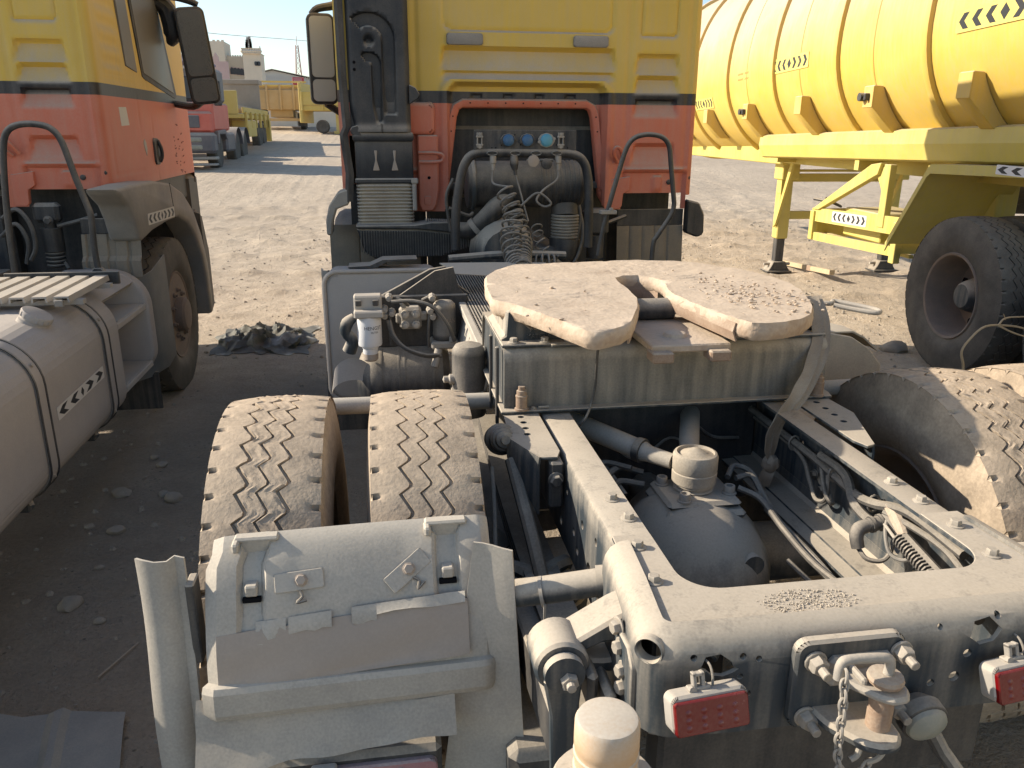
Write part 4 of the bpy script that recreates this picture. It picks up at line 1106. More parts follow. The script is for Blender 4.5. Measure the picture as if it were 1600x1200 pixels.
def make_cab(T_, cx, y0, dz=0.0, st=(1.868, 1.932), full_left=True, cut_left=True):
    W, RC = 1.03, .055
    zs = sorted(set([round(z, 4) for z in list(np.arange(1.28, 2.46, .0115))] + [st[0], st[1], st[0] + .004, st[1] - .004] + list(np.arange(2.46, CAB_ROOF - .14, .05)) + [CAB_ROOF - .14, CAB_ROOF - .10, CAB_ROOF - .06, CAB_ROOF - .03, CAB_ROOF - .01, CAB_ROOF]))
    plan = []                                           # (x, y, nx, ny, kind, local coordinate)
    for y in np.linspace(2.1, .08, 40): plan.append((-W, y, -1, 0, 'L', y))
    for a in (15, 35, 55, 75): plan.append((-W + RC - RC * math.cos(R(a)), RC - RC * math.sin(R(a)), -math.cos(R(a)), -math.sin(R(a)), 'C', 0))
    for x in np.arange(-W + RC, W - RC + .001, .0115): plan.append((x, 0, 0, -1, 'B', x))
    for a in (15, 35, 55, 75): plan.append((W - RC + RC * math.sin(R(a)), RC - RC * math.cos(R(a)), math.sin(R(a)), -math.cos(R(a)), 'C', 0))
    for y in np.linspace(.08, 2.1, 100): plan.append((W, y, 1, 0, 'R', y))
    for a in (15, 35, 55, 75, 90): plan.append((W - .14 + .14 * math.cos(R(a)), 2.1 + .14 * math.sin(R(a)), math.cos(R(a)), math.sin(R(a)), 'F', 0))
    plan.append((0, 2.27, 0, 1, 'F', 0))
    for a in (90, 75, 55, 35, 15): plan.append((-W + .14 - .14 * math.cos(R(a)), 2.1 + .14 * math.sin(R(a)), -math.cos(R(a)), math.sin(R(a)), 'F', 0))
    n, m = len(plan), len(zs)
    V = []; 
    for (x, y, nx, ny, k, q) in plan:
        for z in zs:
            d = 0.0
            if k == 'B': d = rear_d(q, z, st)
            elif k in 'RL':
                # door and locker shut lines
                def line(t, w=.006): return .006 * max(0, 1 - abs(t) / w)
                sk = (z - 1.45) * .02
                if .13 < q < .80 and 1.43 < z < 1.97: d += max(line(q - .14 - sk), line(q - .72 - sk * 2)) * (1 if 1.44 < z < 1.96 else 0)
                if .13 < q < .73: d += max(line(z - 1.445), line(z - 1.955))
                d += line(q - 1.0 + (z - 2) * .06)
                d += -.010 * (sst(1.28, 1.36, z) * 0 + (1 - sst(1.30, 1.40, z)))
                d += .012 * (1 - sst(.0, .10, q)) * 0
                if q < .72 and z > 2.0: d += .004 * math.sin(z * 62) * sst(.12, .2, q) * (1 - sst(.45, .55, q))
            # roof rounding and a slight lean
            top = max(0, (z - (CAB_ROOF - .14)) / .14)
            d += .14 * (1 - math.sqrt(max(0, 1 - top ** 2)))
            if k in 'RL': d += .012 * max(0, z - 1.95)
            V.append((cx + x - nx * d, y0 + y - ny * d, z + dz))
    F = []; Mi = []
    for i in range(n):
        j = (i + 1) % n
        ka, kb = plan[i][4], plan[j][4]
        xa = (plan[i][0] + plan[j][0]) / 2
        for t in range(m - 1):
            zc = (zs[t] + zs[t + 1]) / 2
            if ka == 'B' and kb == 'B':
                h0, h1 = hole_x(zc)
                if zc < 1.855 and h0 < xa < h1: continue
                if zc < zbot(xa): continue
            elif zc < 1.36 and (ka in 'RCL'): continue
            if ka == 'L' and zc < 1.45: continue
            F.append([i * m + t, j * m + t, j * m + t + 1, i * m + t + 1])
            Mi.append(0 if zc > st[1] else (1 if zc > st[0] else 2))
    roof = [i * m + m - 1 for i in range(n)]
    F.append(roof); Mi.append(0)
    mb = MB(); mb.v = V; mb.f = F; mb.m = Mi
    cab = obj('cab', mb, [YEL, BLKP, RED], T_, ang=40, recalc=True)
    # flange round the engine opening
    hp_ = [(hole_x(1.30)[0] - .02, 1.29)] + [(hole_x(z)[0], z) for z in (1.36, 1.5, 1.65, 1.80)] + [(hole_x(1.83)[0] + .012, 1.842), (hole_x(1.85)[0] + .035, 1.855)] + [(hole_x(1.85)[1] - .035, 1.855), (hole_x(1.83)[1] - .012, 1.842)] + [(hole_x(z)[1], z) for z in (1.80, 1.65, 1.5, 1.36)] + [(hole_x(1.30)[1] + .035, 1.29)]
    rows = []
    for i, p in enumerate(hp_):
        a = Vector(hp_[max(i - 1, 0)]); c = Vector(hp_[min(i + 1, len(hp_) - 1)]); tn = (c - a).normalized(); no = Vector((-tn.y, tn.x))
        pv = Vector(p)
        q = [(0.008, .085), (0.004, .046), (-.000, .040), (-.030, .036), (-.036, .046), (-.040, .075)]
        rows.append([(cx + pv.x - no.x * o_ * -1, y0 + dy, pv.y + dz - no.y * o_ * -1) for o_, dy in [(-k0, dy) for k0, dy in q]])
    obj('opening_flange', MB().sheet(rows, .003), RED, cab, ang=50)
    for i in range(7):
        x = -.30 + .605 * i / 6
        obj('flange_hole', MB().lathe([(.0042, .0325), (.0042, .037)], (cx + x, y0, 1.872 + dz), 'y', 10), HOLE, cab)
    for s in (0, 1):
        for z in (1.80, 1.72):
            x = hole_x(z)[s] + (.016 if s else -.016)
            obj('flange_hole', MB().lathe([(.004, .0325), (.004, .0372)], (cx + x, y0, z + dz), 'y', 10), HOLE, cab)
    # grey vent covers
    for x in (-.33, .375):
        obj('vent_cover', MB().prism(rrect(cx + x - .10, cx + x + .10, 2.168 + dz, 2.228 + dz, .015), 'y', y0 - .016, y0 + .02, bev=.006, seg=2), GREYP, cab)
    # rubber plugs on the lower edge
    for (x, z) in ((.885, 1.435), (1.0, 1.46)):
        obj('rubber_plug', MB().lathe([(.004, .008), (.014, .010), (.016, .018), (.016, .03)], (cx + x, y0, z + dz), 'y', 14), BLACK, cab)
    # tow loops and the tab below the opening corner
    obj('tab_plate', MB().prism([(cx + .505, 1.45 + dz), (cx + .505, 1.30 + dz), (cx + .52, 1.283 + dz), (cx + .58, 1.283 + dz), (cx + .595, 1.30 + dz), (cx + .60, 1.37 + dz), (cx + .64, 1.395 + dz), (cx + .64, 1.47 + dz)], 'y', y0 - .004, y0 + .03, bev=.003), RED, cab)
    obj('lifting_loop', MB().tube([(cx + .555, y0 - .01, 1.55 + dz), (cx + .52, y0 - .05, 1.60 + dz), (cx + .53, y0 - .06, 1.635 + dz), (cx + .56, y0 - .05, 1.62 + dz), (cx + .59, y0 - .01, 1.56 + dz)], .011, 8, smooth=4), RED, cab)
    obj('floor_pan', MB().box(cx - .99, cx + .99, y0 + .06, y0 + 2.1, 1.40 + dz, 1.43 + dz).box(cx - .60, cx + .62, y0 + .25, y0 + 2.1, 1.43 + dz, 1.86 + dz), BLACK, cab)
    return cab

cab_c = make_cab(T, 0.0, 4.70)
# red rear-left column of the front truck with its loop handle
mb = MB().prism([(-.605, 1.70), (-.605, 1.32), (-.59, 1.285), (-.525, 1.285), (-.505, 1.32), (-.49, 1.40), (-.49, 1.70)], 'y', 4.655, 4.69, bev=.008)
col = obj('rear_column', mb, RED, cab_c)
mb = MB()
mb.tube([(-.60, 4.645, 1.605), (-.52, 4.63, 1.605), (-.475, 4.63, 1.598), (-.465, 4.63, 1.58), (-.475, 4.63, 1.562), (-.52, 4.63, 1.556), (-.60, 4.645, 1.556)], .009, 8, smooth=3)
obj('loop_handle', mb, RED, col)
obj('column_hole', MB().lathe([(.009, 4.652), (.009, 4.658)], (-.545, 0, 1.47), 'y', 14), HOLE, col)
obj('column_tongue', MB().prism(rrect(-.575, -.535, 1.32, 1.37, .012), 'y', 4.648, 4.66, bev=.002), RED, col)
obj('side_lamp_bulge', MB().prism(rrect(-.70, -.505, 1.70, 1.872, .03), 'y', 4.65, 4.71, bev=.02, seg=2), RED, cab_c)

# snorkel: tall black intake duct behind the cab, pressed with arched channels
SX0, SX1, SY = -.960, -.640, 4.54
def duct_d(x, z):
    d = 0
    def chan(cx_, zt, r, w, zend, depth):
        # an arch that turns into a vertical slot on its right side
        t = 0
        if z > zt: 
            rr_ = math.hypot(x - cx_, z - zt); ang = math.atan2(z - zt, x - cx_)
            if -.1 < ang < PI * .72: t = 1 - sst(w * .55, w, abs(rr_ - r))
        elif z > zend:
            k = sst(zend, zend + .25, z)
            t = (1 - sst(w * .55, w, abs(x - cx_ - r))) * (.35 + .65 * k)
        return depth * t
    d += chan(-.845, 2.17, .100, .036, 1.80, .065)
    d += chan(-.850, 2.05, .038, .026, 1.76, .060)
    d += chan(-.80, 2.44, .115, .036, 2.40, .04)
    rr_ = math.hypot(x + .845, z - 2.165); d += .03 * (1 - sst(.014, .03, rr_))
    e = max(0, 1 - (x - SX0) / .03); f = max(0, 1 - (SX1 - x) / .03)
    d += .03 * (e * e + f * f)
    return d
zs = list(np.arange(1.715, 2.46, .0105)) + [2.6, 2.8, 3.0]
xs = list(np.arange(SX0, SX1 + .001, .008))
mb = MB()
def sk(x, z):
    taper = .02 * sst(1.86, 1.72, z) * (1 if x < -.8 else 0)
    lo = .012 * (1 - sst(1.715, 1.76, z))
    return (x + taper, SY + duct_d(x, z) - lo, z)
mb.grid(sk, xs, zs)
mb.box(SX0, SX1, SY + .03, SY + .14, 1.715, 3.0)
sn = obj('intake_duct', mb, SNORK, T, ang=50)
obj('duct_ear', MB().prism([(-.645, 1.955), (-.61, 1.94), (-.588, 1.905), (-.60, 1.885), (-.645, 1.855)], 'y', SY - .005, SY + .02, bev=.004).prism([(-.955, 1.74), (-.965, 1.72), (-.955, 1.70), (-.90, 1.69), (-.92, 1.75)], 'y', SY - .005, SY + .02, bev=.004), SNORK, sn)
for (x, z) in ((-.925, 2.06), (-.925, 2.025)):
    obj('duct_hole', MB().lathe([(.008, SY - .003), (.008, SY + .012)], (x, 0, z), 'y', 12), HOLE, sn)
rows = [[(-1.015, 4.62, z), (-1.012, 4.56, z), (-.995, 4.545, z), (-.968, 4.555, z)] for z in (1.35, 1.5, 1.66, 1.70, 1.74, 2.0, 2.4, 2.8, 3.0)]
for k, row in enumerate(rows[:5]): rows[k] = [(x + .012 * math.sin(k * 1.8), y, z) for x, y, z in row]
obj('side_trim', MB().sheet(rows, .006), BLACK, sn)
obj('lower_duct', MB().box(-.945, -.635, 4.55, 4.70, 1.46, 1.705, .012, seg=2).box(-.955, -.628, 4.535, 4.70, 1.665, 1.715, .016, seg=2).box(-.952, -.628, 4.54, 4.70, 1.445, 1.475, .008), SNORK, sn)
for x in (-.835, -.735):
    obj('duct_slot', MB().prism([(x - .008, 1.62), (x + .008, 1.62), (x + .004, 1.57), (x + .018, 1.515), (x - .018, 1.515), (x - .004, 1.57)], 'y', 4.545, 4.56, bev=.002), CARD, sn)
# bellows
mb = MB()
for k in range(12):
    z = 1.225 + .0185 * k
    for dz_, s in ((0, 0), (.0046, .010), (.0092, .010), (.0138, 0)): pass
    prof = rrect(-.95, -.635, 4.535, 4.70, .03)
    mb.prism(rrect(-.948, -.637, 4.537, 4.70, .03), 'z', z, z + .0105, bev=.004)
    mb.prism(rrect(-.937, -.648, 4.548, 4.69, .03), 'z', z + .0095, z + .0195)
obj('bellows', mb, mat_dusty('bellows_rubber', (.15, .14, .115), up=.9, side=.6, rough=.7, scale=8, bump=.15), T)
obj('bellows_clamp', MB().box(-.645, -.622, 4.525, 4.56, 1.30, 1.46, .006).box(-.65, -.612, 4.52, 4.56, 1.445, 1.475, .006), SILVER, T)
# finned scoop and its tube to the filter
mb = MB()
mb.prism([(-.955, 1.215), (-.62, 1.205), (-.33, 1.175), (-.31, 1.16), (-.40, 1.09), (-.50, 1.055), (-.86, 1.045), (-.92, 1.09)], 'y', 4.47, 4.62, bev=.01)
fins = MB()
for k in range(44):
    x = -.935 + .60 * k / 43
    zt = 1.198 - .03 * max(0, (x + .62) / .3); zb = 1.06 + .06 * max(0, (x + .50) / .2) + .03 * max(0, (-.88 - x) / .06)
    fins.box(x, x + .006, 4.456, 4.475, zb, zt, .001)
sc_ = obj('intake_scoop', mb, BLACK, T)
obj('scoop_fins', fins, HOSE, sc_, kind='stuff')
obj('scoop_top', MB().prism([(-.957, 1.232), (-.64, 1.232), (-.55, 1.245), (-.42, 1.245), (-.30, 1.19), (-.30, 1.172), (-.62, 1.207), (-.957, 1.214)], 'y', 4.455, 4.62, bev=.006), BLACK, sc_)
mb = MB()
for k in range(14):
    x = -.58 + .0125 * k
    mb.tube([(x, 4.53, 1.215), (x + .006, 4.53, 1.215)], .045 - .0006 * k, 14)
obj('scoop_hose', mb, HOSE, sc_)
mb = MB().tube([(-.40, 4.50, 1.20), (-.345, 4.40, 1.205), (-.30, 4.37, 1.235), (-.22, 4.36, 1.31), (-.15, 4.40, 1.38), (-.10, 4.46, 1.42)], [.04, .046, .05, .055, .058, .06], 18, smooth=5)
obj('intake_elbow', mb, BLACK, T)
obj('elbow_clamp', MB().tube([(-.325, 4.375, 1.215), (-.305, 4.37, 1.232)], .056, 20), SILVER, T)
# air filter drum, arch tube with connector board
mb = MB().lathe([(.0, -.36), (.10, -.36), (.125, -.352), (.13, -.34), (.13, -.32), (.124, -.315), (.124, .27), (.11, .285), (0, .285)], (0, 4.46, 1.445), 'x', 36)
dr = obj('filter_drum', mb, BLACK, T)
obj('drum_band', MB().lathe([(.132, -.335), (.137, -.33), (.137, -.318), (.132, -.313)], (0, 4.46, 1.445), 'x', 36), CHASSIS, dr)
mb = MB()
for k in range(9): mb.lathe([(.124, .04 + .026 * k), (.1275, .043 + .026 * k), (.1275, .050 + .026 * k), (.124, .053 + .026 * k)], (0, 4.46, 1.445), 'x', 36, cap=False)
obj('drum_ribs', mb, BLACK, dr, kind='stuff')
obj('filter_outlet', MB().tube([(.19, 4.44, 1.34), (.19, 4.43, 1.28)], .075, 20).tube([(.19, 4.42, 1.15), (.18, 4.42, 1.08), (.12, 4.45, 1.02), (.05, 4.5, 1.0)], .085, 18, smooth=4), BLACK, T)
mb = MB()
for k in range(8):
    z = 1.155 + .0165 * k
    mb.lathe([(.070, z), (.079, z + .004), (.079, z + .010), (.070, z + .0145)], (.19, 4.42, 0), 'z', 24, cap=False)
obj('outlet_bellows', mb, mat_dusty('small_bellows', (.12, .11, .085), up=.9, side=.6, rough=.7, scale=8, bump=.15), T)
arch = [(-.435, 4.28, 1.12), (-.43, 4.28, 1.32), (-.40, 4.28, 1.50), (-.37, 4.28, 1.575), (-.33, 4.28, 1.607), (-.25, 4.28, 1.615), (0, 4.28, 1.613), (.15, 4.28, 1.612), (.21, 4.28, 1.60), (.245, 4.28, 1.575), (.27, 4.28, 1.52), (.285, 4.28, 1.40), (.29, 4.28, 1.12)]
ar = obj('arch_tube', MB().tube(arch, .024, 14, smooth=5), BLACK, T)
for x in (-.24, -.12, -.01, .10):
    mb = MB().tube([(x + .026 * math.cos(t), 4.255 - .002, 1.612 + .010 * math.sin(t)) for t in np.linspace(0, 2 * PI, 18, endpoint=False)], .0035, 6, closed=True)
    obj('hose_lug', mb, CHASSIS, ar)
bd = obj('connector_board', MB().prism(rrect(-.333, .205, 1.628, 1.728, .006), 'y', 4.268, 4.274, bev=.001), CHASSIS_D, ar)
for x, mt, r in ((-.155, BLUE, .024), (-.055, BLUE, .024), (.045, CYAN, .027)):
    mb = MB().lathe([(r + .006, 4.262), (r + .005, 4.254), (r + .001, 4.252), (r, 4.246), (r - .004, 4.243), (0, 4.242)], (x, 0, 1.678), 'y', 24)
    cn = obj('socket_cap', mb, mt, bd)
    mb = MB().prism([(x + (r + .016) * math.cos(R(a)) * 1.05, 1.678 + (r + .010) * math.sin(R(a))) for a in (10, 50, 90, 130, 170, 190, 230, 270, 310, 350)], 'y', 4.258, 4.268, bev=.002)
    for s in (-1, 1): mb.lathe([(.008, 4.25), (.008, 4.258)], (x + s * (r + .012), 0, 1.678 + s * .008), 'y', 10)
    obj('socket_flange', mb, SILVER if r > .025 else BLACK, bd)
for x in (-.305, .12):
    mb = MB().box(x - .014, x - .008, 4.25, 4.268, 1.64, 1.716, .002).box(x + .008, x + .014, 4.25, 4.268, 1.64, 1.716, .002).box(x - .018, x + .018, 4.248, 4.266, 1.69, 1.70, .002).box(x - .018, x + .018, 4.248, 4.266, 1.65, 1.66, .002).lathe([(.009, 4.246), (.009, 4.258)], (x, 0, 1.708), 'y', 10).lathe([(.009, 4.246), (.009, 4.258)], (x, 0, 1.645), 'y', 10)
    obj('board_hinge', mb, SILVER, bd)
mb = MB()
for (x, z) in ((-.24, 1.64), (-.22, 1.64), (-.19, 1.652), (-.12, 1.705), (.10, 1.655), (-.09, 1.655), (.16, 1.64)): mb.lathe([(.0035, 4.2665), (.0035, 4.27)], (x, 0, z), 'y', 8)
obj('board_holes', mb, HOLE, bd)
# dummy couplings under the arch tube
mb = MB().tube([(-.125, 4.265, 1.60), (-.125, 4.255, 1.56), (-.12, 4.255, 1.53)], [.020, .023, .014], 12, smooth=3); mb.tube([(-.12, 4.255, 1.53), (-.118, 4.255, 1.505)], .010, 10)
obj('electric_plug', mb, BLACK, T)
obj('dummy_coupling', MB().lathe([(.012, 4.24), (.030, 4.245), (.030, 4.262), (.012, 4.27)], (-.025, 0, 1.575), 'y', 16).box(-.06, .01, 4.243, 4.26, 1.573, 1.583, .003), CARD, T)
obj('dummy_coupling', MB().lathe([(.012, 4.235), (.028, 4.24), (.028, 4.262), (.018, 4.27)], (.045, 0, 1.56), 'y', 16).box(.01, .08, 4.24, 4.26, 1.57, 1.585, .003), BLACK, T)
for x in (-.235, .11): obj('hose_coupling', MB().lathe([(.010, 1.53), (.012, 1.56), (.017, 1.565), (.017, 1.60)], (x, 4.262, 0), 'z', 12), SILVER, T)
# coiled air hoses
def coil(name, path, R0, turns, r, mat, start=None, end=None, nper=18):
    P = catmull([Vector(p) for p in path], 30)
    N = int(turns * nper); pts = []
    acc = [0]
    for i in range(1, len(P)): acc.append(acc[-1] + (P[i] - P[i - 1]).length)
    for k in range(N + 1):
        s = acc[-1] * k / N
        i = min(max(int(np.searchsorted(acc, s)), 1), len(P) - 1)
        t = (s - acc[i - 1]) / max(acc[i] - acc[i - 1], 1e-9)
        c = P[i - 1].lerp(P[i], t); d = (P[i] - P[i - 1]).normalized()
        a = d.cross(Vector((0, 1, 0))).normalized(); bq = d.cross(a)
        rad = R0(k / N) if callable(R0) else R0
        th = 2 * PI * k / nper
        pts.append(c + (a * math.cos(th) + bq * math.sin(th)) * rad)
    if start: pts = catmull([Vector(p) for p in start] + [pts[0]], 6)[:-1] + pts
    if end: pts = pts + catmull([pts[-1]] + [Vector(p) for p in end], 6)[1:]
    return obj(name, MB().tube(pts, r, 7), mat, T)
coil('coiled_hose', [(-.20, 4.10, 1.44), (-.165, 4.04, 1.33), (-.185, 3.98, 1.22), (-.180, 3.86, 1.12), (-.185, 3.72, 1.10)], lambda t: .052 - .008 * abs(2 * t - 1), 13, .0058, COIL, start=[(-.235, 4.262, 1.53), (-.24, 4.25, 1.47), (-.21, 4.2, 1.455)])
coil('coiled_hose', [(-.15, 4.16, 1.34), (-.125, 4.08, 1.25), (-.125, 4.0, 1.17), (-.15, 3.85, 1.11), (-.165, 3.72, 1.095)], .046, 16, .0058, COIL, start=[(.11, 4.262, 1.53), (.10, 4.24, 1.48), (.02, 4.2, 1.43), (-.02, 4.17, 1.38), (.02, 4.16, 1.35), (.05, 4.14, 1.37), (-.02, 4.15, 1.42)])
coil('coiled_hose', [(-.03, 4.12, 1.25), (-.03, 4.05, 1.20), (.0, 4.0, 1.12), (-.01, 3.95, 1.09)], .03, 5, .004, COIL)
coil('coiled_hose', [(-.09, 4.0, 1.085), (-.02, 3.96, 1.09), (.05, 3.95, 1.085)], .042, 6, .0055, COIL)
hose('plug_wire', [(-.118, 4.255, 1.505), (-.10, 4.2, 1.42), (-.085, 4.15, 1.34), (-.075, 4.1, 1.28)], .005)
for pts in ([(.22, 4.45, 1.45), (.27, 4.40, 1.3), (.25, 4.38, 1.15), (.2, 4.36, 1.03)], [(.26, 4.42, 1.35), (.285, 4.38, 1.2), (.26, 4.36, 1.08), (.22, 4.36, 1.0)], [(-.43, 4.4, 1.48), (-.47, 4.4, 1.38), (-.45, 4.4, 1.2)], [(-.46, 4.35, 1.33), (-.36, 4.36, 1.29), (-.33, 4.38, 1.3)]):
    hose('hose', pts, .009)
# grab hoop on the right
hoop = [(.300, 4.10, 1.10), (.315, 4.10, 1.20), (.345, 4.10, 1.34), (.40, 4.10, 1.55), (.430, 4.10, 1.645), (.465, 4.10, 1.69), (.52, 4.10, 1.708), (.58, 4.10, 1.706), (.625, 4.10, 1.69), (.655, 4.10, 1.65), (.67, 4.10, 1.56), (.695, 4.10, 1.40), (.70, 4.10, 1.355), (.685, 4.10, 1.30), (.62, 4.10, 1.20), (.60, 4.10, 1.16), (.595, 4.10, 1.05)]
hp2 = obj('grab_hoop', MB().tube(hoop, .0125, 12, smooth=4), BLACK, T)
obj('hoop_clamp', MB().box(.30, .385, 4.07, 4.12, 1.315, 1.335, .003).bolt((.355, 4.08, 1.335), (0, 0, 1), .011, .012), SILVER, hp2)
# engine and gearbox bulk, dark under the cab
mb = MB().box(-.42, .42, 4.9, 6.6, .75, 1.38, .04).box(-.30, .30, 4.3, 4.95, .62, 1.02, .06).box(-.55, .58, 4.92, 4.98, .7, 1.75, .02)
mb.lathe([(.22, 4.25), (.26, 4.5), (.30, 4.9)], (0, 0, .86), 'y', 24)
mb.box(-1.0, -.55, 5.02, 5.06, .9, 1.72).box(.55, 1.0, 5.02, 5.06, .9, 1.45)
obj('engine', mb, BLACK, T)
obj('gearbox_cover', MB().lathe([(.0, 4.22), (.12, 4.23), (.16, 4.28), (.18, 4.4)], (-.17, 0, 1.10), 'y', 20), CHASSIS, T)
mb = MB().tube([(.40, 4.55, 1.15), (.40, 4.55, 1.02)], .05, 18)
for k in range(4): mb.tube([(.40, 4.55, 1.0 - .022 * k), (.40, 4.55, .99 - .022 * k)], .052, 18)
obj('cab_damper', mb, BLACK, T)
obj('cab_mount', MB().box(.33, .47, 4.5, 4.62, 1.15, 1.30, .02).tube([(.42, 4.55, 1.20), (.62, 4.7, 1.24)], .012, 8), BLACK, T)
# right front wheel house: black fender and pale ribbed inner panel
def arch_rows(cx_, cz_, r, a0, a1, x0, x1, n=14):
    return [[(x, cx_ + r * math.cos(R(a)), cz_ + r * math.sin(R(a))) for x in (x0, x1)] for a in np.linspace(a0, a1, n)]
for s in (-1, 1):
    rows = [[(s * x, 5.55 + r * math.cos(R(a)), .56 + r * math.sin(R(a))) for x, r in ((.70, .66), (1.06, .66), (1.10, .64), (1.125, .60))] for a in np.linspace(10, 172, 22)]
    obj('front_fender', MB().sheet(rows, .006), BLACK, T)
mb = MB().prism([(1.02, 1.33), (1.10, 1.31), (1.135, 1.24), (1.14, 1.12), (1.10, 1.10), (1.02, 1.13)], 'y', 4.74, 4.80, bev=.01)
obj('fender_edge', mb, BLACK, T)
obj('fender_edge', MB().prism([(-.99, 1.42), (-1.05, 1.40), (-1.10, 1.33), (-1.12, 1.25), (-1.12, 1.17), (-1.09, 1.17), (-1.085, 1.24), (-1.06, 1.31), (-.99, 1.335)], 'y', 4.55, 4.72, bev=.008), GREYP, T)
def ribbed(x0, x1, y, z0, z1, xr):
    mb = MB()
    G = []
    for x in sorted(set(list(np.linspace(x0, x1, 30)) + xr)):
        k = max([0] + [1 - abs(x - q) / .012 for q in xr if abs(x - q) < .012])
        G.append([(x, y + .010 * k, z0), (x, y + .010 * k, (z0 + z1) / 2 - .02), (x, y - .03 + .010 * k, (z0 + z1) / 2 - .035), (x, y - .03, z0 + .0)] if False else [(x, y + .01 * k - .05, z0), (x, y + .01 * k - .05, z0 + .10), (x, y + .01 * k - .02, z0 + .125), (x, y + .01 * k, z1)])
    return mb.sheet(G, .005)
MUDP = mat_dusty('mud_dried_panel', (.10, .10, .095), up=.9, side=.62, rough=.8, scale=4, bump=.2, dust=(.30, .245, .175))
obj('wheelhouse_panel', ribbed(.60, 1.02, 4.80, .82, 1.17, [.68, .76, .84, .92]), MUDP, T)
obj('wheelhouse_top', MB().box(.60, 1.02, 4.80, 4.815, 1.17, 1.27, .003), BLACK, T)
obj('wheelhouse_panel', ribbed(-1.12, -.60, 4.80, .60, 1.20, [-.95, -.80]), MUDP, T)

# ------------------------------------------------------------------ left side between cab and bogie
rows = [[(-1.130, 4.12, z), (-1.118, 4.05, z), (-1.095, 4.04, z), (-1.085, 4.06, z)] for z in (.30, .35, .8, 1.04, 1.06)]
obj('side_skirt', MB().sheet([[(x + (.02 if k == 0 else 0), y, z) for x, y, z in row] for k, row in enumerate(rows)], .006), GREYP, T)
obj('side_flap_panel', MB().box(-1.13, -.93, 4.02, 4.03, .22, .55, .004), CHASSIS_D, T)
P_ = rrect(-1.085, -.56, .50, 1.105, .06, 8)
tk = obj('side_tank', MB().prism(P_, 'y', 3.70, 3.92, bev=.02, seg=3), TANKB, T, ang=50)
obj('tank_rim', MB().tube([(x, 3.705, z) for x, z in rrect(-1.09, -.555, .495, 1.11, .062, 8)], .010, 8, closed=True), TANKB, tk)
obj('tank_cover', MB().prism([(-.98, 1.112), (-.85, 1.112), (-.80, 1.14), (-.66, 1.145), (-.66, 1.15), (-.82, 1.148), (-.88, 1.122), (-.98, 1.118)], 'y', 3.78, 3.90), BLACK, tk)
ax = obj('air_tank', MB().lathe([(.0, -.955), (.07, -.948), (.115, -.928), (.145, -.89), (.15, -.86), (.15, -.63), (.146, -.58), (.12, -.55)], (0, 3.45, .675), 'x', 32), CHASSIS_D, T)
for x in (-.845, -.77, -.745, -.62):
    obj('tank_band', MB().lathe([(.1515, x - .006), (.1525, x), (.1515, x + .006)], (0, 3.45, .675), 'x', 32), CHASSIS_D, ax)
rv = obj('oil_reservoir', MB().lathe([(.056, .80), (.058, .81), (.058, .865), (.0565, .868), (.0565, 1.015), (.054, 1.03), (.044, 1.045), (.020, 1.053), (0, 1.055)], (-.545, 2.58, 0), 'z', 32), CHASSIS_D, T)
obj('reservoir_strap', MB().lathe([(.0595, .873), (.061, .875), (.061, .890), (.0595, .892)], (-.545, 2.58, 0), 'z', 32).lathe([(.0, -.09), (.012, -.085), (.012, -.07), (.018, -.065), (.018, -.05)], (-.545, 2.57, .93), 'x', 12), SILVER, rv)
# filters and valve block in front of a black plate
obj('backing_plate', MB().box(-.93, -.46, 3.42, 3.44, .82, 1.05, .006).prism([(-.78, 1.03), (-.60, 1.15), (-.52, 1.165), (-.50, 1.08), (-.46, 1.03)], 'y', 3.43, 3.45), BLACK, T)
obj('tray_panel', MB().prism([(-.86, 1.03), (-.62, 1.155), (-.55, 1.165), (-.52, 1.10), (-.44, 1.04)], 'y', 3.46, 3.475, bev=.003), CHASSIS_D, T)
ff = obj('fuel_filter', MB().lathe([(.030, .828), (.032, .838), (.032, .855), (.036, .858), (.036, .865), (.048, .868), (.050, .875), (.050, .975), (.046, .985), (.0455, .992)], (-.885, 3.30, 0), 'z', 32), WHITE, T)
obj('filter_head', MB().box(-.945, -.825, 3.25, 3.36, .99, 1.02, .006).box(-.945, -.83, 3.30, 3.37, 1.015, 1.075, .006), ALU, ff)
for x in (-.925, -.855): obj('head_bolt', MB().box(x - .012, x + .012, 3.288, 3.302, 1.035, 1.06, .003), BLACK, ff)
obj('filter_bowl', MB().lathe([(.024, .80), (.031, .808), (.031, .832)], (-.885, 3.30, 0), 'z', 24), CARD, ff)
tx = text_mb('HENGST', .021, Matrix.Identity(4), .0004); t2 = text_mb('FILTER', .011, Matrix.Translation((.004, -.018, 0)), .0004)
mb = MB()
for t in (tx, t2):
    vs = []
    for p in t.v:
        a = (p[0] - .0 + .018) / .0506
        vs.append((-.885 + .0506 * math.sin(a), 3.30 - .0506 * math.cos(a), .948 + p[1]))
    mb.add(vs, t.f)
obj('filter_lettering', mb, PRINT, ff)
dy = obj('air_dryer', MB().lathe([(.040, .86), (.048, .868), (.052, .88), (.052, .895), (.050, .90), (.050, 1.005), (.046, 1.022), (.034, 1.034), (.012, 1.038), (0, 1.038)], (-.568, 3.36, 0), 'z', 32), CHASSIS_D, T)
obj('dryer_base', MB().box(-.63, -.51, 3.30, 3.42, .835, .868, .008).tube([(-.60, 3.29, .84), (-.62, 3.26, .77)], .017, 12).lathe([(.014, .87), (.014, .89)], (-.54, 3.30, 0), 'z', 8), SILVER, dy)
tx = text_mb('MAN', .026, Matrix.Identity(4), .0006); mb = MB()
vs = []
for p in tx.v:
    a = (p[0] + .022) / .0504; vs.append((-.568 + .0504 * math.sin(a), 3.36 - .0504 * math.cos(a), .955 + p[1]))
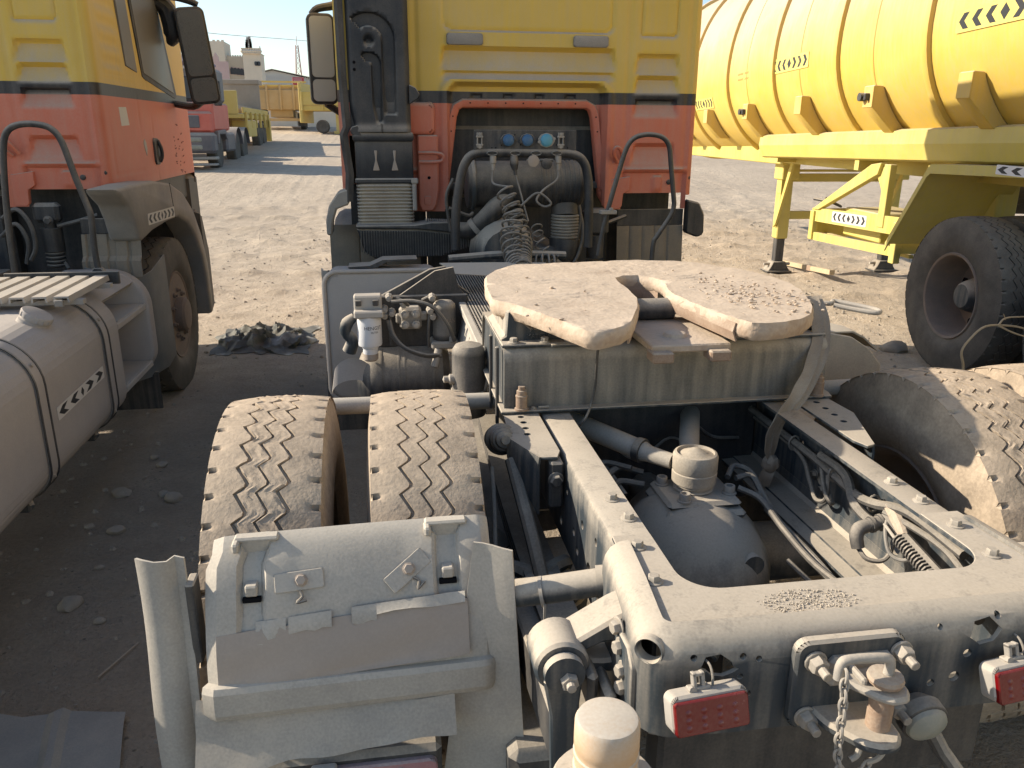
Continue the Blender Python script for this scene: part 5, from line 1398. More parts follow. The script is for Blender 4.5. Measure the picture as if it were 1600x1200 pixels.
mb.add(vs, tx.f); obj('dryer_lettering', mb, CARD, dy)
mb = MB().box(-.76, -.665, 3.35, 3.42, .915, 1.01, .012).box(-.775, -.75, 3.36, 3.4, .94, .98, .006).box(-.675, -.64, 3.36, 3.40, .95, .985, .006)
vb = obj('valve_block', mb, SILVER, T)
for x in (-.735, -.69):
    for z in (.94, .985): obj('valve_port', MB().lathe([(.017, 3.352), (.017, 3.335), (.011, 3.333), (.010, 3.322), (0, 3.320)], (x, 0, z), 'y', 14), ALU, vb)
for (x, z) in ((-.82, 1.01), (-.82, .985), (-.79, .995), (-.63, 1.0), (-.62, .975), (-.74, 1.03), (-.80, 1.06), (-.62, 1.055)):
    obj('hose_fitting', MB().lathe([(.0, 3.30), (.012, 3.302), (.012, 3.32), (.016, 3.325), (.016, 3.36)], (x, 0, z), 'y', 8), SILVER, T)
for pts, r in (([(-.80, 3.30, .97), (-.785, 3.28, .91), (-.74, 3.26, .86), (-.66, 3.25, .83), (-.60, 3.26, .825)], .007),
               ([(-.81, 3.30, .97), (-.79, 3.29, .90), (-.735, 3.27, .85), (-.66, 3.26, .82), (-.59, 3.27, .815)], .007),
               ([(-.79, 3.29, 1.05), (-.70, 3.27, 1.055), (-.62, 3.25, 1.03), (-.56, 3.25, .95), (-.535, 3.27, .88)], .008),
               ([(-.77, 3.30, 1.065), (-.74, 3.29, 1.05), (-.72, 3.30, 1.03)], .007),
               ([(-.63, 3.33, 1.0), (-.64, 3.32, .92), (-.64, 3.33, .84)], .006),
               ([(-.66, 3.36, 1.04), (-.62, 3.34, 1.06), (-.60, 3.38, 1.03), (-.61, 3.4, .9)], .007),
               ([(-.80, 3.32, .98), (-.80, 3.32, .86)], .006)):
    hose('hose', pts, r)
mb = MB().tube([(-.945, 3.32, .985), (-.975, 3.32, .96), (-.985, 3.33, .92), (-.96, 3.34, .88), (-.975, 3.35, .83)], [.018, .026, .024, .026, .03], 12, smooth=3)
obj('feed_pump', mb, CHASSIS, T)
obj('pump_shroud', MB().sheet([[(-.965 + .075 * math.cos(R(a)) * (1 + .2 * t), 3.36 - .02 * t, .735 + .06 * math.sin(R(a)) - .09 * t) for t in (0, .5, 1)] for a in range(0, 181, 15)], .004), TANKB, T)
# chequer catwalk, drilled long angle and cross tie
mb = MB()
for k in range(14):
    t = k / 13; mb.box(-.475 + .165 * t, -.475 + .165 * t + .005, 2.62, 4.12, .998, 1.012)
for k in range(52):
    y = 2.64 + 1.46 * k / 51; mb.box(-.475, -.30, y, y + .004, 1.0, 1.009)
obj('catwalk_grate', mb, CHASSIS, T, kind='stuff')
obj('catwalk_edge', MB().box(-.50, -.472, 2.60, 4.14, .985, 1.014, .003).box(-.305, -.295, 2.60, 4.14, .985, 1.014, .003), FENDER, T)
o = obj('drilled_angle', MB().prism([(-.475, .985), (-.468, .985), (-.515, .80), (-.522, .80)], 'y', 2.55, 3.65), FENDER, T)
h = MB()
for k in range(9): h.lathe([(.008, -.06), (.008, .06)], (-.492, 2.62 + .06 * k, .93 if k % 3 else .90), 'x', 10)
cut(o, h)
for y in (2.20, 2.34): obj('beam_end_plate', MB().box(-.505, -.495, y, y + .012, .90, 1.135, .002), CHASSIS_D, T)
mb = MB().sheet([[(-.56, 3.72, 1.135), (-.30, 3.74, 1.13), (-.05, 3.76, 1.12)], [(-.53, 3.66, 1.120), (-.30, 3.66, 1.10), (-.05, 3.68, 1.09)], [(-.50, 3.63, 1.10), (-.30, 3.62, 1.085), (-.05, 3.63, 1.08)]], .004)
obj('cross_tie', mb, FENDER, T)
obj('cross_tie', MB().tube([(-.50, 3.95, 1.12), (-.2, 3.97, 1.135), (.1, 4.0, 1.12)], .02, 10, smooth=3), CHASSIS, T)
# mirror of the front truck, left side, and its arm
def mirror(T_, c, w, h, yaw, lean=0, tilt=0, gm=None):
    gm = gm or MIRROR
    M = Matrix.Translation(c) @ Matrix.Rotation(R(yaw), 4, 'Z') @ Matrix.Rotation(R(lean), 4, 'Y') @ Matrix.Rotation(R(tilt), 4, 'X')
    mb = MB(); mb.M = M; mb.prism(rrect(-w / 2, w / 2, -h / 2, h / 2, .045), 'y', -.005, .085, bev=.012, seg=2)
    mr = obj('wing_mirror', mb, BLACK, T_)
    split = -h * .21
    mb = MB(); mb.M = M; mb.prism(rrect(-w / 2 + .016, w / 2 - .016, split + .006, h / 2 - .02, .03), 'y', -.009, -.004, bev=.002)
    obj('mirror_glass', mb, gm, mr)
    mb = MB(); mb.M = M; mb.prism(rrect(-w / 2 + .016, w / 2 - .016, -h / 2 + .02, split - .006, .03), 'y', -.009, -.004, bev=.002)
    obj('mirror_glass', mb, gm, mr)
    return mr
mr = mirror(T, (-1.185, 6.20, 2.195), .19, .60, 8)
obj('mirror_arm', MB().tube([(-.98, 6.35, 2.62), (-1.08, 6.3, 2.56), (-1.20, 6.26, 2.53), (-1.25, 6.25, 2.49)], [.035, .03, .026, .02], 10, smooth=3), BLACK, mr)
obj('mirror_arm', MB().tube([(-1.0, 6.35, 1.80), (-1.10, 6.3, 1.85), (-1.18, 6.25, 1.90)], [.03, .026, .024], 10, smooth=3), BLACK, mr)
obj('sun_visor', MB().tube([(-.90, 6.6, 2.66), (-1.04, 6.5, 2.60), (-1.06, 6.4, 2.52)], [.05, .04, .03], 10, smooth=3), ALU, T)
# ------------------------------------------------------------------ reflective chevron tape, built flat where it is stuck
def chevron_tape(parent, M, w, h, n=3, name='reflective_tape', back=None):
    """tape w x h in the plane of M (x along, y up, z out); arrows point outwards from a diamond"""
    mb = MB(); mb.M = M; mb.prism(rrect(-w / 2, w / 2, -h / 2, h / 2, h * .12), 'z', .0, .0015)
    t = obj(name, mb, back or STICK, parent)
    mb = MB(); mb.M = M
    s = h * .36; z0, z1 = .0012, .0022
    mb.prism([(-s * .9, 0), (0, s), (s * .9, 0), (0, -s)], 'z', z0, z1)
    step = (w / 2 - h * .55) / n
    for k in range(n):
        for sg in (-1, 1):
            c = sg * (h * .35 + step * (k + .62)); b_ = step * .42; tip = step * .36
            mb.prism([(c - sg * b_, s), (c, s), (c + sg * tip, 0), (c, -s), (c - sg * b_, -s), (c - sg * b_ + sg * tip, 0)], 'z', z0, z1)
    obj('chevron_print', mb, PRINT, t)
    return t

# ------------------------------------------------------------------ second tractor, parked on the left
LX, LY, DZ = -3.33, 4.87, .032
Q = thing('tractor_truck', 'yellow and red tractor truck with fuel tank and slatted step, parked nearest the pink wall', 'truck', (LX, 4.0, 0), 0, 'yellow and red tractor trucks')
cab_l = make_cab(Q, LX, LY, DZ)
SX = LX + 1.03
def side_prism(pts, x0, x1, bev=.003): return MB().prism(pts, 'x', x0, x1, bev=bev)
wf = obj('quarter_window', side_prism([(5.36, 2.74), (5.56, 2.74), (5.675, 2.06), (5.45, 2.085)], SX - .03, SX + .006), GLASS, cab_l)
dwf = obj('window_seal', side_prism([(5.63, 2.78), (5.785, 2.045), (5.83, 2.03), (6.60, 1.935), (6.66, 1.95), (6.36, 2.56), (6.24, 2.80)], SX - .03, SX + .004), BLACK, cab_l)
obj('door_window', side_prism([(5.66, 2.76), (5.81, 2.065), (6.56, 1.97), (6.31, 2.55), (6.20, 2.76)], SX - .03, SX + .009), GLASS, cab_l)
dh = obj('door_handle', MB().prism(rrect(5.845, 5.965, 1.495, 1.665, .03), 'x', SX - .005, SX + .012, bev=.005), BLACK, cab_l)
obj('handle_grip', MB().tube([(SX + .012, 5.925, 1.65), (SX + .028, 5.93, 1.60), (SX + .028, 5.935, 1.55), (SX + .012, 5.935, 1.51)], .012, 8, smooth=3), BLACK, cab_l)
obj('locker_lock', MB().prism([(5.625, 1.64), (5.655, 1.665), (5.685, 1.64), (5.695, 1.60), (5.67, 1.555), (5.64, 1.60)], 'x', SX - .012, SX + .003, bev=.003), ALU, cab_l)
obj('white_sticker', MB().prism([(5.205, 1.845), (5.35, 1.848), (5.375, 1.745), (5.215, 1.74)], 'x', SX - .012, SX + .001), STICK, cab_l)
mb = MB(); g = random.Random(4)
for col_ in range(3):                                   # worn hand-painted characters on the door
    for k in range(7):
        y0_ = 6.42 + .11 * col_; z0_ = 1.78 - .055 * k - .01 * col_
        if g.random() < .25: continue
        for q_ in range(g.choice((2, 3))):
            a, b2 = g.uniform(0, .05), g.uniform(0, .028)
            mb.box(SX + .002, SX + .0035, y0_ + a, y0_ + a + g.uniform(.012, .035), z0_ - b2 - .006, z0_ - b2)
obj('door_lettering', mb, mat_plain('faded_paint', (.20, .06, .045), .8), cab_l)
# front wing of the left truck
wing = [(4.47, 1.43), (4.8, 1.436), (5.2, 1.43), (5.6, 1.39), (5.9, 1.31), (6.15, 1.17), (6.33, .97), (6.43, .75), (6.46, .55), (6.44, .36), (6.35, .36), (6.34, .60), (6.27, .82), (6.14, .99), (5.96, 1.10), (5.72, 1.165), (5.40, 1.165), (5.05, 1.15), (4.82, 1.12), (4.77, 1.13), (4.72, 1.24), (4.65, 1.33), (4.55, 1.38)]
wg = obj('front_wing', MB().prism(wing, 'x', SX - .02, SX + .145, bev=.022, seg=2), GREYP, Q, ang=50)
chevron_tape(wg, frame_matrix((SX + .1455, 5.28, 1.218), (0, 1, -.02), (0, 0.02, 1)), .62, .065, 3)
obj('wing_panel_line', MB().prism([(5.55, 1.395), (5.556, 1.395), (5.60, 1.17), (5.594, 1.17)], 'x', SX + .1445, SX + .1465), HOLE, wg)
obj('front_bumper', MB().box(LX - 1.0, SX - .01, 6.75, 7.13, .40, 1.40, .05).box(LX - 1.0, SX - .03, 5.3, 6.8, 1.20, 1.42, .02), BLACK, Q)
obj('bumper_corner', MB().prism([(6.5, 1.15), (6.62, 1.1), (6.75, .8), (6.75, .35), (6.6, .30), (6.56, .6)], 'x', SX - .3, SX + .10, bev=.03).box(SX + .02, SX + .10, 6.55, 6.62, .48, .60, .01), BLACK, Q)
# wheel with hub and nuts
def hub_wheel(T_, x_face, y, z, mat_t, seed, r=.53):
    w = part_empty('wheel', T_)
    tm = tyre_mb(seed=seed, N=36)
    obj('tyre', offset_mb(tm, (x_face - .14, y, z), 0.1), mat_t, w)
    X = x_face - .14
    mb = MB().lathe([(.300, .118), (.294, .126), (.282, .120), (.270, .09), (.262, .05), (.250, .055), (.225, .105), (.17, .112), (.13, .110), (.118, .115), (.116, .165), (.100, .180), (.06, .185), (0, .185)], (X, y, z), 'x', 44)
    rm = obj('rim', mb, RIM, w)
    for k in range(10):
        a = 2 * PI * k / 10 + .2
        obj('wheel_nut', MB().bolt((X + .110, y + .168 * math.cos(a), z + .168 * math.sin(a)), (1, 0, 0), .0165, .022, 1.3, stud=.014), RIM, w)
    mb = MB()
    for k in range(10):
        a = 2 * PI * (k + .5) / 10 + .2
        mb.lathe([(.020, .104), (.020, .1085)], (X, y + .212 * math.cos(a), z + .212 * math.sin(a)), 'x', 12)
    obj('hand_holes', mb, HOLE, w)
    return w
hub_wheel(Q, SX + .085, 5.72, .50, TYRE_D, 11)
for x in (LX - .93,):
    w = part_empty('wheel', Q); obj('tyre', offset_mb(tyre_mb(N=20, seed=4), (x, 5.72, .52)), TYRE_D, w)
zz = tyre_mb(N=24, seed=6)
for x in (LX + 1.10, LX + .74, LX - .74, LX - 1.10):
    w = part_empty('wheel', Q); obj('tyre', offset_mb(zz, (x, 1.80, .525)), TYRE, w); obj('rim', rim_mb((x, 1.80, .525), 1 if x > LX else -1), RIM, w)
for xo, sg in ((LX - .3825, 1), (LX + .3825, -1)): obj('frame_rail', c_channel(xo, sg, 1.1, 7.0, .70, .95), CHASSIS, Q)
obj('coupling_beam', MB().box(LX - .49, LX + .5, 2.2, 2.75, .957, 1.14, .02), CHASSIS, Q)
obj('coupling_plate', MB().prism([(LX + x, y + .05) for x, y in out], 'z', 1.205, 1.262), PLATE, Q)
obj('rear_fender', MB().sheet([[(x, 1.80 + .64 * math.cos(R(a)), .525 + .64 * math.sin(R(a))) for x in (LX + .60, LX + 1.22)] for a in range(100, 175, 8)], .006), FENDER, Q)
obj('shade_box', MB().box(LX - 1.2, LX - .55, 2.9, 4.55, .35, 1.0, .03).box(LX - 1.2, LX - .8, 4.5, 5.15, .2, 1.38, .03).box(LX - 1.2, LX - .6, .9, 1.5, .45, .95, .03), CHASSIS, Q)  # unseen boxes added to keep the sun off the ground beside the truck
# under-cab bulk, damper, hoses
mb = MB().box(LX - .42, LX + .42, 5.0, 6.8, .75, 1.40, .04).box(LX - .9, LX + 1.0, 5.12, 5.16, .6, 1.5).box(LX - .3, LX + .3, 4.4, 5.1, .62, 1.05, .06)
obj('engine', mb, BLACK, Q)
mb = MB().tube([(-2.665, 4.92, 1.19), (-2.665, 4.92, 1.06)], .056, 20)
for k in range(4): mb.lathe([(.046, 1.055 - .022 * k), (.052, 1.05 - .022 * k), (.052, 1.042 - .022 * k), (.046, 1.036 - .022 * k)], (-2.665, 4.92, 0), 'z', 20)
mb.tube([(-2.665, 4.92, 1.24), (-2.665, 4.92, 1.19)], .03, 12)
obj('cab_damper', mb, BLACK, Q)
obj('damper_bracket', MB().box(-2.74, -2.60, 4.88, 4.96, 1.22, 1.33, .02).bolt((-2.655, 4.87, 1.235), (0, -1, 0), .02, .02), CHASSIS_D, Q)
for pts in ([(-2.90, 4.9, 1.25), (-2.80, 4.85, 1.30), (-2.74, 4.84, 1.22), (-2.73, 4.84, 1.10), (-2.77, 4.85, 1.02)], [(-2.92, 4.9, 1.15), (-2.82, 4.86, 1.22), (-2.77, 4.85, 1.12), (-2.80, 4.86, 1.0)], [(-2.72, 4.95, 1.12), (-2.64, 4.92, 1.02), (-2.60, 4.9, .96)], [(-2.62, 4.9, 1.20), (-2.5, 4.9, 1.23), (-2.4, 4.9, 1.26)]):
    hose('hose', pts, .012, parent=Q)
obj('exhaust_pipe', MB().tube([(-2.82, 4.45, 1.0), (-2.80, 4.5, 1.2), (-2.82, 4.55, 1.5)], .035, 14, smooth=4), RUST, Q)
obj('wheelhouse_panel', MB().sheet([[(x, 4.80 + (.012 if any(abs(x - q) < .012 for q in (-2.44, -2.40, -2.325, -2.30, -2.225)) else 0) - dy, z) for dy, z in ((.05, .93), (.05, 1.02), (.02, 1.045), (0, 1.165))] for x in sorted(list(np.linspace(-2.47, -2.16, 40)))], .005), MUDP, Q)
obj('wheelhouse_top', MB().box(-2.47, -2.16, 4.81, 4.82, 1.165, 1.25, .003), BLACK, Q)
rows = []
for z in (.33, .36, .6, .85, .95, .99):
    b_ = .02 if z < .35 else 0
    rows.append([(-2.46, 4.74, z), (-2.32, 4.735, z - .03), (-2.22, 4.75, z - .05 * (z > .9)), (-2.17 - b_, 4.80, z - .06 * (z > .9)), (-2.152 - b_, 4.90, z - .05 * (z > .9)), (-2.15 - b_, 5.08, z - .02), (-2.15 - b_, 5.20, z)])
obj('wheel_skirt', MB().sheet(rows, .006), mat_dusty('blue_grey_plastic', (.075, .105, .125), up=.8, side=.25, rough=.55, scale=4, bump=.1), Q, ang=50)
obj('mud_flap', MB().box(-2.50, -2.16, 4.79, 4.80, .13, .36, .003), CHASSIS_D, Q)
# slatted step deck
dk = part_empty('step_deck', Q)
for k in range(7):
    x = -2.735 + .088 * k
    y0_, y1_ = (3.60, 4.13)
    obj('slat', MB().prism([(x, 1.022), (x + .004, 1.048), (x + .062, 1.048), (x + .066, 1.022), (x + .058, 1.022), (x + .056, 1.040), (x + .010, 1.040), (x + .008, 1.022)], 'y', y0_, y1_), ALU, dk)
obj('deck_bearer', MB().box(-2.76, -2.11, 3.66, 3.70, 1.0, 1.021).box(-2.76, -2.11, 4.03, 4.07, 1.0, 1.021), ALU, dk)
obj('deck_back_rail', MB().box(-2.62, -2.10, 4.145, 4.16, 1.0, 1.062, .003), BLACK, dk)
obj('deck_clip', MB().box(-2.20, -2.165, 3.585, 3.60, 1.005, 1.035, .003), SILVER, dk)
hp3 = obj('grab_hoop', MB().tube([(-2.655, 4.35, 1.02), (-2.645, 4.35, 1.25), (-2.625, 4.35, 1.48), (-2.60, 4.35, 1.65), (-2.565, 4.35, 1.72), (-2.50, 4.35, 1.745), (-2.42, 4.35, 1.742), (-2.37, 4.35, 1.72), (-2.335, 4.35, 1.66), (-2.30, 4.35, 1.50), (-2.265, 4.35, 1.36), (-2.255, 4.35, 1.30), (-2.262, 4.35, 1.15), (-2.258, 4.35, 1.03)], .0155, 12, smooth=4), BLACK, Q)
obj('hoop_foot', MB().prism([(-2.31, 1.0), (-2.275, 1.05), (-2.24, 1.05), (-2.205, 1.0)], 'y', 4.33, 4.37, bev=.003), BLACK, hp3)
# fuel tank with straps, cap, tape
TX = -2.115
def tank_sec(x1, x0, z0, z1, rt_, rb):
    pts = []
    for k in range(11):
        a = R(90 - 90 * k / 10); pts.append((x1 - rt_ + rt_ * math.cos(a), z1 - rt_ + rt_ * math.sin(a)))
    for k in range(9):
        a = R(-90 * k / 8); pts.append((x1 - rb + rb * math.cos(a), z0 + rb + rb * math.sin(a)))
    pts += [(x0 + .06, z0), (x0, z0 + .06), (x0, z1 - .06), (x0 + .06, z1)]
    return pts
ft = obj('fuel_tank', MB().prism(tank_sec(TX, -2.92, .37, .985, .19, .12), 'y', 2.38, 4.09, bev=.03, seg=3), TANKB, Q, ang=50)
for y in (3.10, 3.86):
    a, b_ = tank_sec(TX + .007, -2.92, .363, .992, .195, .125), None
    rows = [[(x, y_, z) for y_ in (y - .035, y + .035)] for x, z in a[:20]]
    obj('tank_strap', MB().sheet(rows, -.006), TANKB, ft)
    a2 = tank_sec(TX + .009, -2.92, .361, .994, .197, .127)
    for yy in (y - .038, y + .038): obj('strap_edge', MB().tube([(x, yy, z) for x, z in a2[:20]], .0045, 6), BLACK, ft)
    for i in (7, 13): obj('strap_bolt', MB().bolt((a2[i][0], y, a2[i][1]), (1, 0, .6 if i == 7 else 0), .007, .006), BOLT, ft)
    obj('strap_hanger', MB().box(TX - .22, TX - .10, y - .03, y + .03, .30, .37, .006).tube([(TX - .12, y, .40), (TX - .09, y - .03, .33)], .012, 8), CHASSIS, ft)
o_ = Vector((-2.245, 3.46, .962))
nn = Vector((.50, 0, .86)).normalized()
mb = MB(); mb.M = Matrix.Translation(o_) @ Vector((0, 0, 1)).rotation_difference(nn).to_matrix().to_4x4()
mb.lathe([(.062, -.02), (.060, .012), (.054, .018), (.054, .026), (.060, .030), (.062, .046), (.058, .054), (.03, .058), (0, .058)], n=32)
for k in range(16):
    a = 2 * PI * k / 16; mb.box(.058 * math.cos(a) - .004, .058 * math.cos(a) + .004, .058 * math.sin(a) - .004, .058 * math.sin(a) + .004, .030, .048)
obj('filler_cap', mb, TANKB, ft)
chevron_tape(ft, frame_matrix((TX + .001, 3.50, .655), (0, 1, .02), (0, -.02, 1)), .56, .055, 2)
obj('tank_lettering', text_mb('- 300 -', .03, frame_matrix((TX + .0015, 2.99, .66), (0, 1, 0), (0, 0, 1)), .0003), PRINT, ft) if False else None
# step well at the front of the tank
sw = obj('step_well', MB().prism(tank_sec(TX + .002, -2.60, .40, .99, .20, .14), 'y', 4.60, 4.70, bev=.02, seg=2).box(-2.60, -2.36, 4.09, 4.65, .42, .98, .01), TANKB, Q, ang=50)
obj('step_arch', MB().sheet([[(x, y, z) for y in (4.06, 4.66)] for x, z in tank_sec(TX - .005, -2.80, .40, .985, .19, .12)[:6]], -.03), TANKB, sw)
for z in (.775, .45):
    obj('step_tread', MB().box(-2.40, TX - .01, 4.10, 4.60, z, z + .035, .006).box(-2.36, TX - .02, 4.14, 4.56, z + .035, z + .039, .001), ALU, sw)
ml = mirror(Q, (-2.055, 6.35, 2.21), .20, .64, 14, lean=-6, tilt=4, gm=DARKGLASS)
for pts, rr_ in (([(SX - .03, 6.30, 2.60), (-2.20, 6.32, 2.60), (-2.10, 6.34, 2.58), (-2.02, 6.36, 2.545)], [.045, .035, .03, .02]), ([(SX, 6.35, 2.58), (-2.24, 6.4, 2.52), (-2.22, 6.42, 2.36), (-2.25, 6.45, 2.30)], [.05, .06, .06, .03]), ([(SX, 6.6, 1.90), (-2.15, 6.5, 1.88), (-2.06, 6.4, 1.92)], .025)):
    obj('mirror_arm', MB().tube(pts, rr_, 10, smooth=3), BLACK, ml)

# ------------------------------------------------------------------ lifting strap tied to the release handle
P_ = [(0.485, 2.25, 1.245), (0.485, 2.215, 1.20), (0.465, 2.16, 1.13), (0.416, 2.10, 1.06), (0.363, 2.06, 1.00), (0.315, 2.045, .945), (0.288, 2.045, .89), (0.285, 2.05, .84), (0.297, 2.055, .80)]
P2 = [(0.500, 2.255, 1.245), (0.505, 2.20, 1.18), (0.485, 2.15, 1.10), (0.430, 2.10, 1.03), (0.381, 2.07, .975), (0.328, 2.055, .935), (0.307, 2.05, .885), (0.305, 2.052, .84), (0.300, 2.056, .80)]
st = thing('lifting_strap', 'dusty brown webbing strap hanging knotted from the coupling plate handle', 'strap', (.485, 2.25, 1.245))
for P3, w0 in ((P_, .017), (P2, .015)):
    pts = catmull([Vector(p) for p in P3], 6); rows = []
    for i, p in enumerate(pts):
        t = i / (len(pts) - 1)
        d = (pts[min(i + 1, len(pts) - 1)] - pts[max(i - 1, 0)]).normalized()
        wd = Vector((1, -.15 + .5 * t, .25)); wd = (wd - d * wd.dot(d)).normalized()
        w = w0 * (1 - .45 * max(0, (t - .7) / .3))
        rows.append([p - wd * w + Vector((0, .002 * math.sin(i * .9), 0)), p - wd * w * .4, p + wd * w * .4 + Vector((0, .003, 0)), p + wd * w])
    obj('webbing', MB().sheet(rows, .003), STRAPM, st, ang=60)
b = bmesh.new(); bmesh.ops.create_icosphere(b, subdivisions=3, radius=1)
for v in b.verts:
    k = 1 + .25 * mnoise.noise(v.co * 2.2); v.co = Vector((.303 + .026 * v.co.x * k, 2.055 + .022 * v.co.y * k, .785 + .028 * v.co.z * k))
obj('knot', MB().bm(b), STRAPM, st)
pts = catmull([Vector(p) for p in ((.300, 2.055, .775), (.285, 2.05, .745), (.278, 2.055, .715))], 5)
obj('strap_tail', MB().sheet([[p + Vector((-.016 - .006 * (i / 10), 0, .004)), p, p + Vector((.018 + .004 * (i / 10), -.01, .0))] for i, p in enumerate(pts)], .004), STRAPM, st)
# ------------------------------------------------------------------ tanker trailer on the right (local axes: x to its right, y forward)
K = thing('tanker_trailer', 'long yellow tank trailer with hoops and chevron tape on landing legs', 'trailer', (3.25, 5.2, 0), R(-4.2))
YT = mat_dusty('tanker_paint', (.66, .45, .030), up=1.0, side=.26, hi=.42, rough=.5, streak=.45, scale=1.4, bump=.03, dust=(.50, .39, .285))
YF = mat_dusty('trailer_frame_paint', (.60, .49, .06), up=.75, side=.28, rough=.5, streak=.5, scale=2.5, bump=.06, dust=(.45, .38, .27))
def sl(y): return .0222 * (4.29 - y)                    # the trailer stands a little nose down
TC, TR = (.93, 2.40), 1.00
b = MB(); prof = [(0, 9.35), (.4, 9.32), (.75, 9.22), (.90, 9.08), (.97, 8.9), (TR, 8.7)] + [(TR, y) for y in np.arange(8.2, -6.0, -.5)] + [(.96, -6.3), (.7, -6.6), (0, -6.8)]
tank = obj('tank', MB().lathe(prof, (TC[0], 0, TC[1]), 'y', 72), YT, K, ang=40)
tank.data.transform(Matrix.Shear('XY', 4, (0, 0))) if False else None
def oval(me):
    for v in me.vertices:
        c = TC[1] + sl(v.co.y)
        if v.co.z > c: v.co.z = c + (v.co.z - c) * 1.38
for v in tank.data.vertices: v.co.z += sl(v.co.y)
oval(tank.data)
for y in (8.05, 6.53, 5.02, 3.55, 2.08, .66, -.78, -2.2, -3.6):
    mb = MB().lathe([(TR - .005, y - .040), (TR + .035, y - .036), (TR + .042, y - .02), (TR + .042, y + .02), (TR + .035, y + .036), (TR - .005, y + .040)], (TC[0], 0, TC[1] + sl(y)), 'y', 72, cap=False)
    oval(obj('tank_hoop', mb, YT, tank).data)
for y in (7.3, 5.78, 4.28, 2.80, 1.40, .10, -1.4, -2.9):
    s = sl(y); w = .075
    P_ = [(.02, 2.035 + s), (.02, 1.83 + s), (.13, 1.67 + s), (.55, 1.50 + s), (.62, 1.52 + s), (.40, 1.72 + s), (.22, 1.98 + s), (.13, 2.06 + s)]
    P_ = [(-.080, 2.03), (-.080, 1.85), (.13, 1.655), (.255, 1.655)]
    for k in range(7):
        a = R(228 - 26 * k / 6)
        P_.append((TC[0] + (TR + .004) * math.cos(a), TC[1] + (TR + .004) * math.sin(a)))
    P_ = [(x, z + s) for x, z in P_ if True]
    sb = obj('saddle_bracket', MB().prism(P_, 'y', y - w, y + w, bev=.004), YT, K)
    0 and obj('bracket_pad', MB().lathe([(TR + .008, y - w - .05), (TR + .008, y + w + .05)], (TC[0], 0, TC[1] + s), 'y', 8, cap=False, a0=R(190), a1=R(206)), YT, sb)
    obj('bracket_cap', MB().box(-.088, -.078, y - w - .002, y + w + .002, 1.855 + s, 2.025 + s, .003), YT, sb)
    if abs(y - 1.40) < .1 or abs(y - 4.28) < .1:
        obj('side_lamp', MB().lathe([(.035, -.03), (.035, .03), (.02, .04)], (-.11, y + .05, 1.94 + s), 'x', 14).box(-.13, -.07, y - .03, y, 1.91 + s, 1.97 + s, .006), BLACK, sb)
for y0_, y1_ in ((2.12, 3.51), (.70, 2.04), (3.6, 4.98)):
    ym = (y0_ + y1_) / 2 + .08
    pts = [Vector((TC[0] + (TR + .001) * math.cos(R(a)), ym, TC[1] + sl(ym) + (TR + .001) * math.sin(R(a)) * (1.38 if a < 180 else 1))) for a in range(120, 226, 5)]
    obj('weld_seam', MB().tube(pts, .006, 5), YT, tank)
def tank_frame(y, deg):
    a = R(deg); n = Vector((math.cos(a), 0, math.sin(a)))
    o = Vector((TC[0], y, TC[1] + sl(y))) + n * (TR + .003)
    x_ = Vector((0, -1, .0222)); return frame_matrix(o, x_, n.cross(x_))
YB = mat_dusty('yellow_tape', (.72, .60, .12), up=.6, side=.15, rough=.5, scale=6, bump=.02)
for y, deg, w in ((-.18, 182.0, 1.02), (3.15, 182.0, .92), (6.05, 196.5, .80)):
    M = tank_frame(y, deg)
    chevron_tape(tank, M, w, .145, 3, back=YB)
# faint finger writing in the dust and stencilled marks
def on_tank(y, deg, r=TR + .002):
    a = R(deg); return Vector((TC[0] + r * math.cos(a), y, TC[1] + sl(y) + r * math.sin(a)))
mb = MB(); g = random.Random(12)
for (y0_, d0, n_) in ((2.6, 156, 9), (2.75, 162, 5)):
    y_ = y0_
    for k in range(n_):
        h = g.uniform(-.8, .8)
        pts = [on_tank(y_ - .03 * j, d0 + h * math.sin(j * 1.3 + k)) for j in range(4)]
        if k % 3 == 0: pts = [on_tank(y_, d0 - 1.3), on_tank(y_ - .01, d0 - .2), on_tank(y_ - .03, d0 + .7)]
        mb.tube(pts, .006, 5, smooth=2)
        y_ -= .095
obj('finger_writing', mb, YT, tank)
mb = MB()
for d0 in (181, 184.5):
    for k in range(8):
        if k == 4: continue
        y_ = 4.65 - .045 * k
        for q_ in range(2): 
            p = on_tank(y_ - .012 * q_, d0); mb.box(p.x - .003, p.x + .001, p.y - .014, p.y + .004, p.z - .012 + .012 * q_, p.z - .006 + .012 * q_)
obj('stencil_marks', mb, mat_plain('faded_stencil', (.22, .17, .06), .8), tank)
# side beam with a folded face
def beam_mb(y0, y1, x0, pr):
    mb = MB(); G = []
    for y in (y0, y1): G.append([(x0 + dx, y, z + sl(y)) for dx, z in pr])
    return mb.sheet(G, .012)
obj('side_beam', beam_mb(-7.0, 4.29, .15, [(.35, 1.668), (.03, 1.668), (0, 1.66), (-.010, 1.56), (.03, 1.44), (.06, 1.43), (.30, 1.43)]), YF, K, ang=20)
obj('beam_end', MB().prism([(.145, 1.665), (.14, 1.56), (.18, 1.435), (.5, 1.435), (.5, 1.665)], 'y', 4.285, 4.30, bev=.003), YF, K)
obj('side_beam', beam_mb(-7.0, 4.29, 2.05, [(.0, 1.668), (.33, 1.668), (.34, 1.56), (.32, 1.44), (0, 1.43)]), YF, K)
obj('main_beam', MB().box(.42, .60, -7, 4.3, 1.36, 1.60).box(.40, .58, 4.2, 9.2, 1.34, 1.62, .01).box(1.92, 2.1, -7, 9.2, 1.36, 1.62).box(.5, 2.0, 8.9, 9.1, 1.36, 1.6), YF, K)
